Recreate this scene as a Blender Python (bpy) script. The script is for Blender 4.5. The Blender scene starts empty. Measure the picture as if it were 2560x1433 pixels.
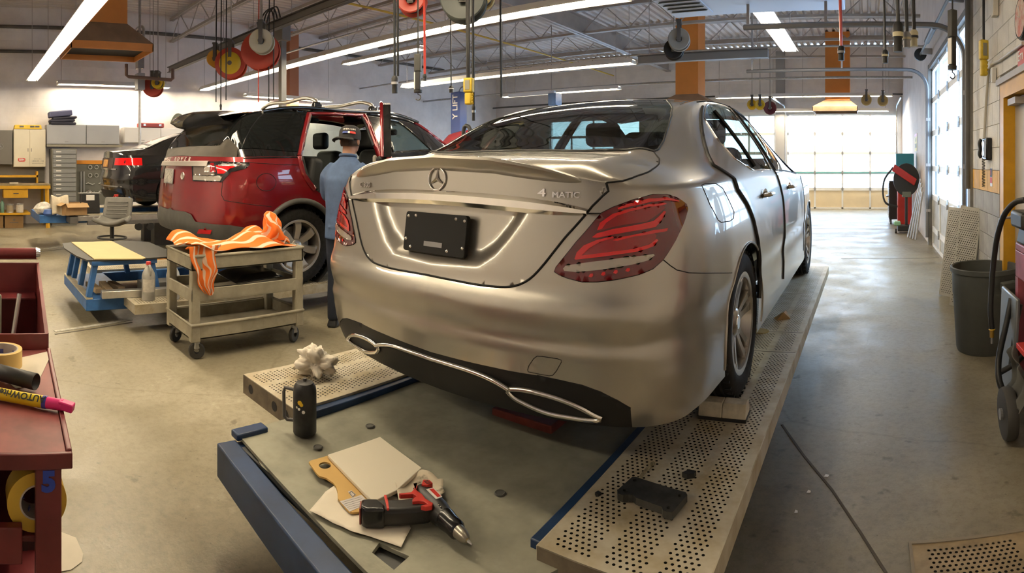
import bpy, bmesh, math, random
import numpy as np
from mathutils import Vector, Matrix, Euler
from mathutils.geometry import delaunay_2d_cdt
from mathutils.bvhtree import BVHTree
R=math.radians; PI=math.pi
scene=bpy.context.scene; COL=scene.collection
random.seed(7)
# ---------------- camera: hand-held phone sweep = upright cylinder, 1432 px per radian
F=1432.0; PX0=2168.0; PYH=406.0; CAMZ=1.47
cd=bpy.data.cameras.new('camera'); cam=bpy.data.objects.new('camera',cd); COL.objects.link(cam)
cam.location=(0,0,CAMZ); cam.rotation_euler=(R(90),0,0)
cd.type='PANO'; cd.panorama_type='CENTRAL_CYLINDRICAL'
cd.central_cylindrical_range_u_min=(0-PX0)/F; cd.central_cylindrical_range_u_max=(2560-PX0)/F
cd.central_cylindrical_range_v_min=(PYH-1433)/F; cd.central_cylindrical_range_v_max=PYH/F
cd.central_cylindrical_radius=1.0; cd.clip_start=.02; cd.clip_end=300
scene.camera=cam
# ---------------- light and exposure
vs=scene.view_settings; vs.view_transform='Standard'; vs.look='None'; vs.gamma=1; vs.use_curve_mapping=False; vs.exposure=0.75
w=bpy.data.worlds.new('sky'); scene.world=w; w.use_nodes=True
bg=w.node_tree.nodes['Background']; bg.inputs[0].default_value=(.56,.77,1.0,1); bg.inputs[1].default_value=6.2
TUBE=40.0            # emission of the fluorescent tubes
scene.cycles.max_bounces=8; scene.cycles.diffuse_bounces=4; scene.cycles.glossy_bounces=4; scene.cycles.transmission_bounces=6; scene.cycles.transparent_max_bounces=12
scene.cycles.caustics_reflective=False; scene.cycles.caustics_refractive=False; scene.cycles.sample_clamp_indirect=6
# ---------------- helpers: photo pixel -> place
def th(x): return (x-PX0)/F
def Pr(x,y,r): a=th(x); return Vector((r*math.sin(a),r*math.cos(a),CAMZ+r*(PYH-y)/F))
def Pz(x,y,z=0.0): return Pr(x,y,(CAMZ-z)*F/(y-PYH))
def PX(x,y,X): return Pr(x,y,X/math.sin(th(x)))
def PY(x,y,Y): return Pr(x,y,Y/math.cos(th(x)))
# ---------------- materials
MATS={}
def M(name,col,rough=.5,metal=0.0,var=0.0,vs_=8.0,bump=0.0,bs=60.0,coat=0.0,spec=.5,emit=None,es=0.0,trans=0.0,alpha=1.0,col2=None,ior=1.45,detail=4.0,lo=.35,hi=.65,coatr=.03):
    if name in MATS: return MATS[name]
    m=bpy.data.materials.new(name); m.use_nodes=True; nt=m.node_tree; b=nt.nodes['Principled BSDF']
    c=(*col,1); b.inputs['Base Color'].default_value=c; b.inputs['Roughness'].default_value=rough; b.inputs['Metallic'].default_value=metal
    b.inputs['Specular IOR Level'].default_value=spec; b.inputs['IOR'].default_value=ior
    b.inputs['Coat Weight'].default_value=coat; b.inputs['Coat Roughness'].default_value=coatr
    b.inputs['Transmission Weight'].default_value=trans; b.inputs['Alpha'].default_value=alpha
    if emit: b.inputs['Emission Color'].default_value=(*emit,1); b.inputs['Emission Strength'].default_value=es
    if var or col2 or bump:
        tc=nt.nodes.new('ShaderNodeTexCoord')
    if var or col2:
        n=nt.nodes.new('ShaderNodeTexNoise'); n.inputs['Scale'].default_value=vs_; n.inputs['Detail'].default_value=detail; n.inputs['Roughness'].default_value=.62
        nt.links.new(tc.outputs['Object'],n.inputs['Vector'])
        r=nt.nodes.new('ShaderNodeValToRGB'); e=r.color_ramp.elements
        k2=col2 or tuple(max(0,x*(1-var)) for x in col); k1=col if col2 else tuple(min(1,x*(1+var*.6)) for x in col)
        e[0].position=lo; e[1].position=hi; e[0].color=(*k2,1); e[1].color=(*k1,1)
        nt.links.new(n.outputs['Fac'],r.inputs['Fac']); nt.links.new(r.outputs['Color'],b.inputs['Base Color'])
    if bump:
        n2=nt.nodes.new('ShaderNodeTexNoise'); n2.inputs['Scale'].default_value=bs; n2.inputs['Detail'].default_value=3
        nt.links.new(tc.outputs['Object'],n2.inputs['Vector'])
        bp=nt.nodes.new('ShaderNodeBump'); bp.inputs['Strength'].default_value=bump; bp.inputs['Distance'].default_value=.01
        nt.links.new(n2.outputs['Fac'],bp.inputs['Height']); nt.links.new(bp.outputs['Normal'],b.inputs['Normal'])
    MATS[name]=m; return m
def glassM(name,tint,mixf=.25,rough=.0,ior=1.5):
    # pane: tinted see-through with a mirror coat by Fresnel
    if name in MATS: return MATS[name]
    m=bpy.data.materials.new(name); m.use_nodes=True; nt=m.node_tree; nt.nodes.clear()
    o=nt.nodes.new('ShaderNodeOutputMaterial'); t=nt.nodes.new('ShaderNodeBsdfTransparent'); t.inputs[0].default_value=(*tint,1)
    g=nt.nodes.new('ShaderNodeBsdfGlossy'); g.inputs['Roughness'].default_value=rough; f=nt.nodes.new('ShaderNodeFresnel'); f.inputs[0].default_value=ior
    ge=nt.nodes.new('ShaderNodeNewGeometry'); mr=nt.nodes.new('ShaderNodeMapRange'); mr.inputs['To Min'].default_value=ior; mr.inputs['To Max'].default_value=1/ior; nt.links.new(ge.outputs['Backfacing'],mr.inputs['Value']); nt.links.new(mr.outputs[0],f.inputs[0])   # same mirror share on both faces of a pane
    x=nt.nodes.new('ShaderNodeMixShader'); nt.links.new(f.outputs[0],x.inputs[0]); nt.links.new(t.outputs[0],x.inputs[1]); nt.links.new(g.outputs[0],x.inputs[2]); nt.links.new(x.outputs[0],o.inputs[0])
    MATS[name]=m; return m
# ---------------- mesh builder
class MB:
    def __init__(s): s.v=[]; s.f=[]
    def add(s,vs,fs):
        o=len(s.v); s.v+= [tuple(p) for p in vs]; s.f+=[tuple(i+o for i in f) for f in fs]; return s
    def box(s,c,d,rot=None,tw=1.0,tl=1.0):
        # centre c, size d, optional Euler, top shrunk by tw (x) and tl (y)
        x,y,z=[k/2 for k in d]
        P=[(-x,-y,-z),(x,-y,-z),(x,y,-z),(-x,y,-z),(-x*tw,-y*tl,z),(x*tw,-y*tl,z),(x*tw,y*tl,z),(-x*tw,y*tl,z)]
        m=Euler(rot).to_matrix() if rot else None
        P=[(m@Vector(p) if m else Vector(p))+Vector(c) for p in P]
        return s.add(P,[(0,3,2,1),(4,5,6,7),(0,1,5,4),(1,2,6,5),(2,3,7,6),(3,0,4,7)])
    def bx(s,x0,x1,y0,y1,z0,z1): return s.box(((x0+x1)/2,(y0+y1)/2,(z0+z1)/2),(abs(x1-x0),abs(y1-y0),abs(z1-z0)))
    def beam(s,a,b,w,h,up=(0,0,1)):
        a=Vector(a);b=Vector(b);d=(b-a); L=d.length; d=d/L; u=Vector(up); x=d.cross(u)
        if x.length<1e-4: x=d.cross(Vector((1,0,0)))
        x.normalize(); u=x.cross(d)
        P=[]
        for e in (a,b):
            for i,j in ((-1,-1),(1,-1),(1,1),(-1,1)): P.append(e+x*(i*w/2)+u*(j*h/2))
        return s.add(P,[(3,2,1,0),(4,5,6,7),(0,1,5,4),(1,2,6,5),(2,3,7,6),(3,0,4,7)])
    def cyl(s,a,b,r0,r1=None,n=16,caps=True):
        r1=r0 if r1 is None else r1
        a=Vector(a);b=Vector(b);d=(b-a).normalized(); x=d.orthogonal().normalized(); y=d.cross(x)
        P=[]
        for e,r in ((a,r0),(b,r1)):
            for i in range(n): t=2*PI*i/n; P.append(e+x*(r*math.cos(t))+y*(r*math.sin(t)))
        fs=[(i,(i+1)%n,n+(i+1)%n,n+i) for i in range(n)]
        if caps: fs+=[tuple(range(n-1,-1,-1)),tuple(range(n,2*n))]
        return s.add(P,fs)
    def tube(s,pts,r,n=8,closed=False,caps=True):
        pts=[Vector(p) for p in pts]; k=len(pts); P=[]; rr=r if isinstance(r,(list,tuple)) else [r]*k
        pre=None
        for i,p in enumerate(pts):
            a=pts[(i-1)%k] if (closed or i>0) else p; b=pts[(i+1)%k] if (closed or i<k-1) else p
            d=(b-a); d=d.normalized() if d.length>1e-9 else Vector((0,0,1))
            if pre is None: x=d.orthogonal().normalized()
            else:
                x=pre-d*pre.dot(d); x=x.normalized() if x.length>1e-6 else d.orthogonal().normalized()
            pre=x; y=d.cross(x)
            for j in range(n): t=2*PI*j/n; P.append(p+x*(rr[i]*math.cos(t))+y*(rr[i]*math.sin(t)))
        fs=[]
        for i in range(k if closed else k-1):
            for j in range(n):
                a=i*n+j; b=i*n+(j+1)%n; c=((i+1)%k)*n+(j+1)%n; d=((i+1)%k)*n+j; fs.append((a,b,c,d))
        if caps and not closed: fs+=[tuple(range(n-1,-1,-1)),tuple(range((k-1)*n,k*n))]
        return s.add(P,fs)
    def lathe(s,prof,n=24,c=(0,0,0),axis='Z',closed=False,a0=0.0,a1=2*PI):
        full=abs(a1-a0-2*PI)<1e-6; P=[]; m=n if full else n+1
        for i in range(m):
            t=a0+(a1-a0)*i/n; co,si=math.cos(t),math.sin(t)
            for r,z in prof:
                p=(r*co,r*si,z) if axis=='Z' else ((z,r*co,r*si) if axis=='X' else (r*si,z,r*co))
                P.append((p[0]+c[0],p[1]+c[1],p[2]+c[2]))
        k=len(prof); fs=[]; kk=k if closed else k-1
        for i in range(n):
            for j in range(kk):
                a=i*k+j; b=((i+1)%m)*k+j; c2=((i+1)%m)*k+(j+1)%k; d=i*k+(j+1)%k; fs.append((a,b,c2,d))
        return s.add(P,fs)
    def prism(s,poly,z0,z1,mat=None):
        n=len(poly); P=[(x,y,z0) for x,y in poly]+[(x,y,z1) for x,y in poly]
        if mat is not None: P=[mat@Vector(p) for p in P]
        return s.add(P,[tuple(range(n-1,-1,-1)),tuple(range(n,2*n))]+[(i,(i+1)%n,n+(i+1)%n,n+i) for i in range(n)])
    def sheet(s,pts,nu,nv):
        return s.add(pts,[(j*nu+i,j*nu+i+1,(j+1)*nu+i+1,(j+1)*nu+i) for j in range(nv-1) for i in range(nu-1)])
    def build(s,name,mat,parent=None,smooth=None,bevel=0,seg=2,solid=0,world=False,sub=0,wn=False):
        me=bpy.data.meshes.new(name); v=np.array(s.v,float)
        org=None
        if parent is None:
            lo=v.min(0);hi=v.max(0); org=np.array([(lo[0]+hi[0])/2,(lo[1]+hi[1])/2,lo[2]]); v=v-org
        elif world:
            pm=parent
            off=Vector((0,0,0)); mi=world_matrix(parent).inverted(); v=np.array([tuple(mi@Vector(p)) for p in v])
        me.from_pydata([tuple(p) for p in v],[],s.f); me.update()
        o=bpy.data.objects.new(name,me); COL.objects.link(o)
        if org is not None: o.location=org
        if parent: o.parent=parent
        if mat: me.materials.append(mat)
        fin(o,smooth,bevel,seg,solid,sub,wn)
        return o
def fin(o,smooth=None,bevel=0,seg=2,solid=0,sub=0,wn=False):
    me=o.data
    if smooth is not None:
        me.shade_smooth()
        if smooth<180: me.set_sharp_from_angle(angle=R(smooth))
    if sub: md=o.modifiers.new('sub','SUBSURF'); md.levels=sub; md.render_levels=sub
    if solid: md=o.modifiers.new('solid','SOLIDIFY'); md.thickness=solid; md.offset=-1
    if bevel:
        md=o.modifiers.new('bev','BEVEL'); md.width=bevel; md.segments=seg; md.limit_method='ANGLE'; md.angle_limit=R(35); md.harden_normals=False
        if smooth is None: me.shade_smooth(); me.set_sharp_from_angle(angle=R(40))
def world_matrix(o):
    m=Matrix.LocRotScale(o.location,o.rotation_euler,o.scale)
    return (world_matrix(o.parent)@m) if o.parent else m
def tag(o,label,cat,group=None,kind=None):
    if label: o['label']=label
    if cat: o['category']=cat
    if group: o['group']=group
    if kind: o['kind']=kind
    return o
def thing(name,label,cat,loc=(0,0,0),rz=0,group=None,rot=None):
    o=bpy.data.objects.new(name,None); COL.objects.link(o); o.location=loc; o.rotation_euler=rot or (0,0,rz); o.empty_display_size=.1
    return tag(o,label,cat,group)
def dup(o,parent=None,loc=None,rz=None,label=None,group=None):
    c=o.copy(); COL.objects.link(c); c.parent=parent
    if loc is not None: c.location=loc
    if rz is not None: c.rotation_euler=(0,0,rz)
    if label: c['label']=label
    if group: c['group']=group
    for ch in list(o.children): dup(ch,c)
    return c
def share(o,parent,loc=None,rot=None,scale=None,name=None):
    c=o.copy(); COL.objects.link(c); c.parent=parent
    if name: c.name=name
    if loc is not None: c.location=loc
    if rot is not None: c.rotation_euler=rot
    if scale is not None: c.scale=scale
    return c
def struct(o): o['kind']='structure'; return o
FONT={}
def text(s,size,mat,parent,loc,rot,name='lettering',ext=.001,shear=0,align='CENTER',sx=1.0,bold=0.0):
    c=bpy.data.curves.new(name,'FONT'); c.body=s; c.size=size; c.extrude=ext; c.shear=shear; c.align_x=align; c.align_y='CENTER'; c.offset=bold; c.resolution_u=3
    o=bpy.data.objects.new('tmp',c); COL.objects.link(o)
    dg=bpy.context.evaluated_depsgraph_get(); me=bpy.data.meshes.new_from_object(o.evaluated_get(dg)); bpy.data.objects.remove(o)
    me.name=name; n=bpy.data.objects.new(name,me); COL.objects.link(n); me.materials.clear(); me.materials.append(mat)
    n.parent=parent; n.location=loc; n.rotation_euler=rot; n.scale=(sx,1,1); return n
def spl(xs,ys,q):
    # shape-preserving cubic through (xs,ys)
    xs=np.asarray(xs,float); ys=np.asarray(ys,float); q=np.clip(np.asarray(q,float),xs[0],xs[-1]); h=np.diff(xs); d=np.diff(ys)/h; m=np.zeros(len(xs))
    for i in range(1,len(xs)-1):
        if d[i-1]*d[i]>0: w1=2*h[i]+h[i-1]; w2=h[i]+2*h[i-1]; m[i]=(w1+w2)/(w1/d[i-1]+w2/d[i])
    m[0]=d[0]; m[-1]=d[-1]
    k=np.clip(np.searchsorted(xs,q)-1,0,len(xs)-2); t=(q-xs[k])/h[k]
    return (2*t**3-3*t**2+1)*ys[k]+(t**3-2*t**2+t)*h[k]*m[k]+(-2*t**3+3*t**2)*ys[k+1]+(t**3-t**2)*h[k]*m[k+1]
def cat(xs,ys,q):
    # smoother cubic (Catmull-Rom slopes)
    xs=np.asarray(xs,float); ys=np.asarray(ys,float); q=np.clip(np.asarray(q,float),xs[0],xs[-1]); m=np.gradient(ys,xs); h=np.diff(xs)
    k=np.clip(np.searchsorted(xs,q)-1,0,len(xs)-2); t=(q-xs[k])/h[k]
    return (2*t**3-3*t**2+1)*ys[k]+(t**3-2*t**2+t)*h[k]*m[k]+(-2*t**3+3*t**2)*ys[k+1]+(t**3-t**2)*h[k]*m[k+1]
def arc(c,r,a0,a1,n,plane='XZ'):
    o=[]
    for i in range(n+1):
        t=a0+(a1-a0)*i/n; u,v=r*math.cos(t),r*math.sin(t)
        o.append((c[0]+u,c[1],c[2]+v) if plane=='XZ' else ((c[0],c[1]+u,c[2]+v) if plane=='YZ' else (c[0]+u,c[1]+v,c[2])))
    return o
def smooth_path(pts,n=6):
    # Catmull-Rom through 3-D points
    p=np.array([tuple(q) for q in pts],float); k=len(p); t=np.r_[0,np.cumsum(np.linalg.norm(np.diff(p,axis=0),axis=1)+1e-6)]
    q=np.linspace(0,t[-1],(k-1)*n+1); return [Vector((cat(t,p[:,0],x),cat(t,p[:,1],x),cat(t,p[:,2],x))) for x in q]
# ================= materials
def floor_mat():
    m=bpy.data.materials.new('concrete_floor'); m.use_nodes=True; nt=m.node_tree; b=nt.nodes['Principled BSDF']; L=nt.links.new
    tc=nt.nodes.new('ShaderNodeTexCoord')
    def noise(sc,det=6,rough=.65):
        n=nt.nodes.new('ShaderNodeTexNoise'); n.inputs['Scale'].default_value=sc; n.inputs['Detail'].default_value=det; n.inputs['Roughness'].default_value=rough; L(tc.outputs['Object'],n.inputs['Vector']); return n
    def ramp(src,stops):
        r=nt.nodes.new('ShaderNodeValToRGB'); e=r.color_ramp.elements
        while len(e)<len(stops): e.new(.5)
        for k,(p,c) in enumerate(stops): e[k].position=p; e[k].color=(*c,1)
        L(src,r.inputs['Fac']); return r
    def mix(a,bb,f,t='MULTIPLY'):
        x=nt.nodes.new('ShaderNodeMixRGB'); x.blend_type=t
        if isinstance(f,float): x.inputs[0].default_value=f
        else: L(f,x.inputs[0])
        L(a,x.inputs[1]); L(bb,x.inputs[2]); return x
    base=ramp(noise(1.1,8).outputs['Fac'],[(.3,(.175,.150,.098)),(.5,(.245,.215,.148)),(.7,(.33,.295,.215))])
    fine=ramp(noise(26,8,.8).outputs['Fac'],[(.3,(.58,.57,.54)),(.55,(1,1,1))])
    c=mix(base.outputs[0],fine.outputs[0],.75)
    spots=ramp(noise(9,5,.55).outputs['Fac'],[(.28,(.45,.42,.37)),(.36,(1,1,1))]); c=mix(c.outputs[0],spots.outputs[0],.8)
    tiny=ramp(noise(55,2,.5).outputs['Fac'],[(.24,(.3,.28,.25)),(.29,(1,1,1))]); c=mix(c.outputs[0],tiny.outputs[0],.7)
    pale=ramp(noise(4.3,9,.75).outputs['Fac'],[(.6,(0,0,0)),(.75,(.12,.115,.1))]); c=mix(c.outputs[0],pale.outputs[0],1.0,'ADD')
    vo=nt.nodes.new('ShaderNodeTexVoronoi'); vo.feature='DISTANCE_TO_EDGE'; vo.inputs['Scale'].default_value=.33
    wn=noise(3,5); mx=nt.nodes.new('ShaderNodeMixRGB'); mx.inputs[0].default_value=.12; L(tc.outputs['Object'],mx.inputs[1]); L(wn.outputs['Color'],mx.inputs[2]); L(mx.outputs[0],vo.inputs['Vector'])
    cr=ramp(vo.outputs['Distance'],[(.0,(.45,.42,.36)),(.0012,(1,1,1))]); c=mix(c.outputs[0],cr.outputs[0],.35)
    L(c.outputs[0],b.inputs['Base Color'])
    rr=ramp(noise(2.2,5).outputs['Fac'],[(.35,(.32,.32,.32)),(.65,(.55,.55,.55))]); L(rr.outputs[0],b.inputs['Roughness'])
    bp=nt.nodes.new('ShaderNodeBump'); bp.inputs['Strength'].default_value=.25; bp.inputs['Distance'].default_value=.004; L(noise(40,6).outputs['Fac'],bp.inputs['Height']); L(bp.outputs[0],b.inputs['Normal'])
    return m
FLOOR=floor_mat()
def wall_mat(name,col,bsx=.4,bsy=.2):
    m=M(name,col,.75,var=.08,vs_=2.0); nt=m.node_tree; b=nt.nodes['Principled BSDF']
    tc=nt.nodes.new('ShaderNodeTexCoord'); mp=nt.nodes.new('ShaderNodeMapping'); mp.inputs['Rotation'].default_value=(R(90),0,0)
    br=nt.nodes.new('ShaderNodeTexBrick'); br.inputs['Scale'].default_value=1; br.inputs['Brick Width'].default_value=bsx; br.inputs['Row Height'].default_value=bsy; br.inputs['Mortar Size'].default_value=.006
    br.inputs['Color1'].default_value=(1,1,1,1); br.inputs['Color2'].default_value=(1,1,1,1); br.inputs['Mortar'].default_value=(0,0,0,1)
    # brick runs along the horizontal of the wall: x+y, z
    sx=nt.nodes.new('ShaderNodeSeparateXYZ'); cx=nt.nodes.new('ShaderNodeCombineXYZ'); ad=nt.nodes.new('ShaderNodeMath'); ad.operation='ADD'
    L=nt.links.new; L(tc.outputs['Object'],sx.inputs[0]); L(sx.outputs[0],ad.inputs[0]); L(sx.outputs[1],ad.inputs[1]); L(ad.outputs[0],cx.inputs[0]); L(sx.outputs[2],cx.inputs[1]); L(cx.outputs[0],br.inputs['Vector'])
    bp=nt.nodes.new('ShaderNodeBump'); bp.inputs['Strength'].default_value=.5; bp.inputs['Distance'].default_value=.004; L(br.outputs['Color'],bp.inputs['Height']); L(bp.outputs[0],b.inputs['Normal'])
    return m
WALL=wall_mat('painted_block',(.80,.76,.75)); 
BLK_W=M('block_white',(.72,.68,.60),.7,var=.12,vs_=5,bump=.3,bs=90); BLK_G=M('block_grey',(.33,.32,.30),.7,var=.2,vs_=4,bump=.3,bs=90); BLK_Y=M('block_yellow',(.72,.42,.08),.6,var=.2,vs_=5,bump=.3,bs=90)
MORT=M('mortar',(.60,.56,.50),.9)
DECK=M('deck_white',(.62,.57,.55),.55,var=.06,vs_=1.5); STEEL=M('painted_steel',(.38,.35,.33),.5,var=.1,vs_=3); DKSTEEL=M('dark_steel',(.10,.095,.09),.5,var=.2,vs_=3); GALV=M('galvanised',(.42,.42,.42),.38,.7,var=.15,vs_=20)
ORANGE=M('orange_duct',(.62,.235,.05),.5,var=.08,vs_=2); HOODM=M('hood_bronze',(.26,.165,.10),.5,var=.2,vs_=3); BLK=M('black_rubber',(.018,.018,.018),.5); BLKG=M('black_gloss',(.012,.012,.013),.2)
WHT=M('white_enamel',(.82,.80,.76),.35); TUBEM=M('lit_tube',(1,1,1),.5,emit=(1,.84,.60),es=TUBE); CHROME=M('chrome',(.82,.80,.77),.08,1.0); ALU=M('aluminium',(.62,.60,.56),.35,.8,var=.12,vs_=9)
YEL=M('safety_yellow',(.78,.50,.03),.4,var=.12,vs_=5); REDP=M('red_paint',(.42,.03,.025),.3,var=.15,vs_=4); BLUEP=M('rack_blue',(.035,.125,.34),.42,var=.3,vs_=5); GREYP=M('grey_paint',(.33,.33,.34),.45,var=.1,vs_=4)
# ================= room shell   (floor z=0, x: -13.7..1.11, y: -4..18.1)
XL,XR,YB,YF,ZC=-13.7,1.11,-4.0,18.1,5.2
b=MB(); nx,ny=2,2
floor=struct(MB().bx(XL-.2,XR+.2,YB-.2,YF+.2,-.2,0).build('floor',FLOOR))
JOINT=M('joint_dirt',(.09,.08,.065),.9); PALE=M('joint_filler',(.46,.44,.38),.9,var=.3,vs_=30)
def strip(name,pts,w,mat,h=.003):
    mb=MB(); P=[Vector(p) for p in pts]
    for i in range(len(P)-1): mb.beam(P[i],P[i+1],w,h)
    o=mb.build(name,mat,floor,world=True); return o
def fl(*px): return [Pz(x,y,.0005) for x,y in px]
strip('floor_joint',fl((1955,1062),(2010,1140),(2080,1225),(2150,1330),(2215,1433)),.012,JOINT)
strip('floor_joint',[(-.4,8.75,.0005),(1.1,8.75,.0005)],.012,JOINT)
strip('floor_joint',[(-13.6,12.6,.0005),(1.1,12.6,.0005)],.012,JOINT)
strip('floor_joint',fl((137,836),(330,806)),.02,JOINT); strip('floor_joint',fl((0,638),(170,622),(330,600)),.02,JOINT)
strip('joint_filler',fl((137,829),(328,799)),.05,PALE,.008)
strip('joint_filler',fl((0,633),(170,616)),.07,PALE,.006)
def wallbox(name,*a): return struct(MB().bx(*a).build(name,WALL))
# left wall, back wall
wallbox('wall_left',XL-.2,XL,YB,YF,0,ZC); wallbox('wall_back',XL,XR,YB-.2,YB,0,ZC)
# far wall with two openings
FD=[(-2.54,.97,3.0),(-6.35,-2.95,3.0),(-11.2,-7.6,3.0)]
mb=MB(); xs=[XL]+[v for d in sorted(FD) for v in d[:2]]+[XR]
for i in range(0,len(xs),2): mb.bx(xs[i],xs[i+1],YF,YF+.2,0,ZC)
for d in FD: mb.bx(d[0],d[1],YF,YF+.2,d[2],ZC)
struct(mb.build('wall_far',WALL))
# right wall: overhead-door opening y 6.1..10.1, a person door near, block pier between
mb=MB(); mb.bx(XR,XR+.2,10.15,YF,0,ZC).bx(XR,XR+.2,6.05,10.15,3.15,ZC).bx(XR,XR+.2,YB,3.2,0,ZC)
wr=struct(mb.build('wall_right',WALL))
core=MB().bx(XR+.03,XR+.2,4.7,6.05,0,ZC).bx(XR+.03,XR+.2,3.2,4.7,2.12,ZC).build('mortar',MORT,wr,world=True)
# blocks of the near pier and over the door, each its own part
proto={}
for row in range(26):
    z=row*.2; off=(row%2)*.2
    y=3.2-.4+off
    while y<6.05:
        y0=max(y,3.2,(4.7 if z<2.1 else 3.2)); y1=min(y+.4,6.05)
        if y1-y0>.06:
            L_=round(y1-y0,2); mt=BLK_G if z<1.15 else (BLK_Y if z<1.35 else BLK_W); k=(L_,mt.name)
            if k not in proto:
                o=MB().bx(0,.05,.0025,L_-.0025,.0025,.1975).build('block',mt,wr); proto[k]=o
            else: o=proto[k].copy(); COL.objects.link(o)
            o.location=Vector((XR,y0,z))-wr.location
        y+=.4
# ceiling deck: flutes run along y
mb=MB(); pr=[]; p=.2
x=XL
while x<XR: pr+= [(x,ZC),(x+.09,ZC),(x+.115,ZC+.06),(x+.175,ZC+.06)]; x+=p
pr.append((XR+.1,ZC)); n=len(pr)
mb.add([(a,YB,c) for a,c in pr]+[(a,YF+.1,c) for a,c in pr],[(i,i+1,n+i+1,n+i) for i in range(n-1)])
struct(mb.build('ceiling',DECK,solid=.01))
# open-web roof joists across the hall
JY=[-1.8,.5,2.8,5.1,7.4,9.7,12.0,14.3,16.6]; JB,JT=4.52,5.14
web=None
for k,yy in enumerate(JY):
    lab=['white steel open web roof joist nearest the far wall','white steel roof joist second from the far wall','white steel roof joist third from the far wall','white steel roof joist fourth from the far wall','white steel roof joist fifth from the far wall over the red vehicle','white steel roof joist over the left hose reels','white steel roof joist above the orange hood by the cabinets','white steel roof joist above the maroon cart','white steel roof joist nearest the back wall'][len(JY)-1-k]
    t=thing('roof_joist',lab,'joist',(XL,yy,JB),0,'roof joists')
    if k==0:
        pt=[MB().bx(0,XR-XL,-.055,-.008,.55,.62).bx(0,XR-XL,.008,.055,.55,.62).build('top_chord',STEEL,t),
            MB().bx(0,XR-XL,-.055,-.008,0,.055).bx(0,XR-XL,.008,.055,0,.055).build('bottom_chord',STEEL,t)]
        web=MB().cyl((0,0,.03),(.6,0,.59),.012,n=6).build('web_bar',STEEL,t); web2=MB().cyl((0,0,.59),(.6,0,.03),.012,n=6).build('web_bar',STEEL,t); web2.location.x=.6
        for i in range(1,12): share(web,t,(1.2*i,0,0)); share(web2,t,(1.2*i+.6,0,0))
        j0=t
    else:
        for ch in list(j0.children): share(ch,t)
# ridge girder along the hall (seen at left) and bridging
mb=MB().bx(-6.6,-6.42,-4,18,4.9,4.93).bx(-6.6,-6.42,-4,18,4.5,4.53).bx(-6.52,-6.5,-4,18,4.5,4.93)
tag(mb.build('roof_girder',STEEL),'grey steel roof girder running down the hall under the deck','girder')
# ================= fluorescent fixtures
def fixture(a,b,label,wid=.26,group='fluorescent ceiling lights',n=1,tubes=2):
    a=Vector(a);b=Vector(b);d=b-a; rz=math.atan2(d.y,d.x); L=d.length
    t=thing('fluorescent_light',label,'light',a,rz,group)
    prof=[(-wid/2,0),(-wid/2+.02,.015),(-.06,.075),(.06,.075),(wid/2-.02,.015),(wid/2,0),(wid/2,.012),(.07,.1),(-.07,.1),(-wid/2,.012)]
    mb=MB(); k=len(prof); mb.add([(0,y,z) for y,z in prof]+[(L,y,z) for y,z in prof],[(i,(i+1)%k,k+(i+1)%k,k+i) for i in range(k)]); mb.build('reflector',WHT,t)
    m=max(1,round(L/2.44)); s=L/m
    for i in range(m):
        mb=MB()
        for q in ((-.055,.055) if tubes==2 else (0,)): mb.cyl((i*s+.04,q,.03),(i*s+s-.04,q,.03),.019,n=8)
        mb.build('tube',TUBEM,t,smooth=60)
        MB().bx(i*s,i*s+.03,-.09,.09,.0,.06).build('lamp_holder',WHT,t)
    MB().bx(L-.03,L,-.09,.09,0,.06).build('lamp_holder',WHT,t)
    for i in range(m+1):
        x=min(max(.1,i*s),L-.1); MB().cyl((x,0,.1),(x,0,ZC-a.z-.02),.006,n=5,caps=False).build('hanger_rod',STEEL,t)
    return t
ZL=3.3
fixture((-13.4,5.84,ZL),(-2.6,5.84,ZL),'longest row of lit fluorescent tubes slanting over the red vehicle')
fixture((-10.2,9.74,ZL),(-4.2,9.74,ZL),'lit fluorescent row hanging over the roof of the silver sedan')
fixture((-11.3,8.75,3.9),(-8.6,8.75,3.9),'short lit fluorescent fixture just under the longest row')
fixture((-12.8,1.44,ZL),(-2.2,1.44,ZL),'bright fluorescent row at the upper left in front of the orange hood')
fixture((-13.3,2.1,ZL),(-13.3,4.9,ZL),'thin fluorescent strip on the left wall behind the small red reel')
fixture((-13.3,7.0,ZL-.1),(-13.3,9.8,ZL-.1),'fluorescent strip on the left wall behind the roof of the red vehicle')
fixture((-1.26,6.5,ZL),(-1.26,9.4,ZL),'fluorescent fixture pointing away beside the orange duct at the right')
fixture((-4.3,15.9,ZL),(.7,15.9,ZL),'long fluorescent row in front of the far overhead door')
fixture((-9.6,13.0,ZL),(-6.0,13.0,ZL),'fluorescent row beyond the blue hoist box')
fixture((-3.0,17.5,3.03),(.66,17.5,3.03),'lowest fluorescent row right above the far overhead door')
fixture((-9,-2.2,ZL),(-2,-2.2,ZL),'unseen fluorescent row added behind the photographer')  # added out of view to brighten the near floor
fixture((-4.2,2.4,3.9),(-.6,2.4,3.9),'unseen fluorescent row above the silver sedan boot')  # another row out of view, lighting the foreground from above
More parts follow.
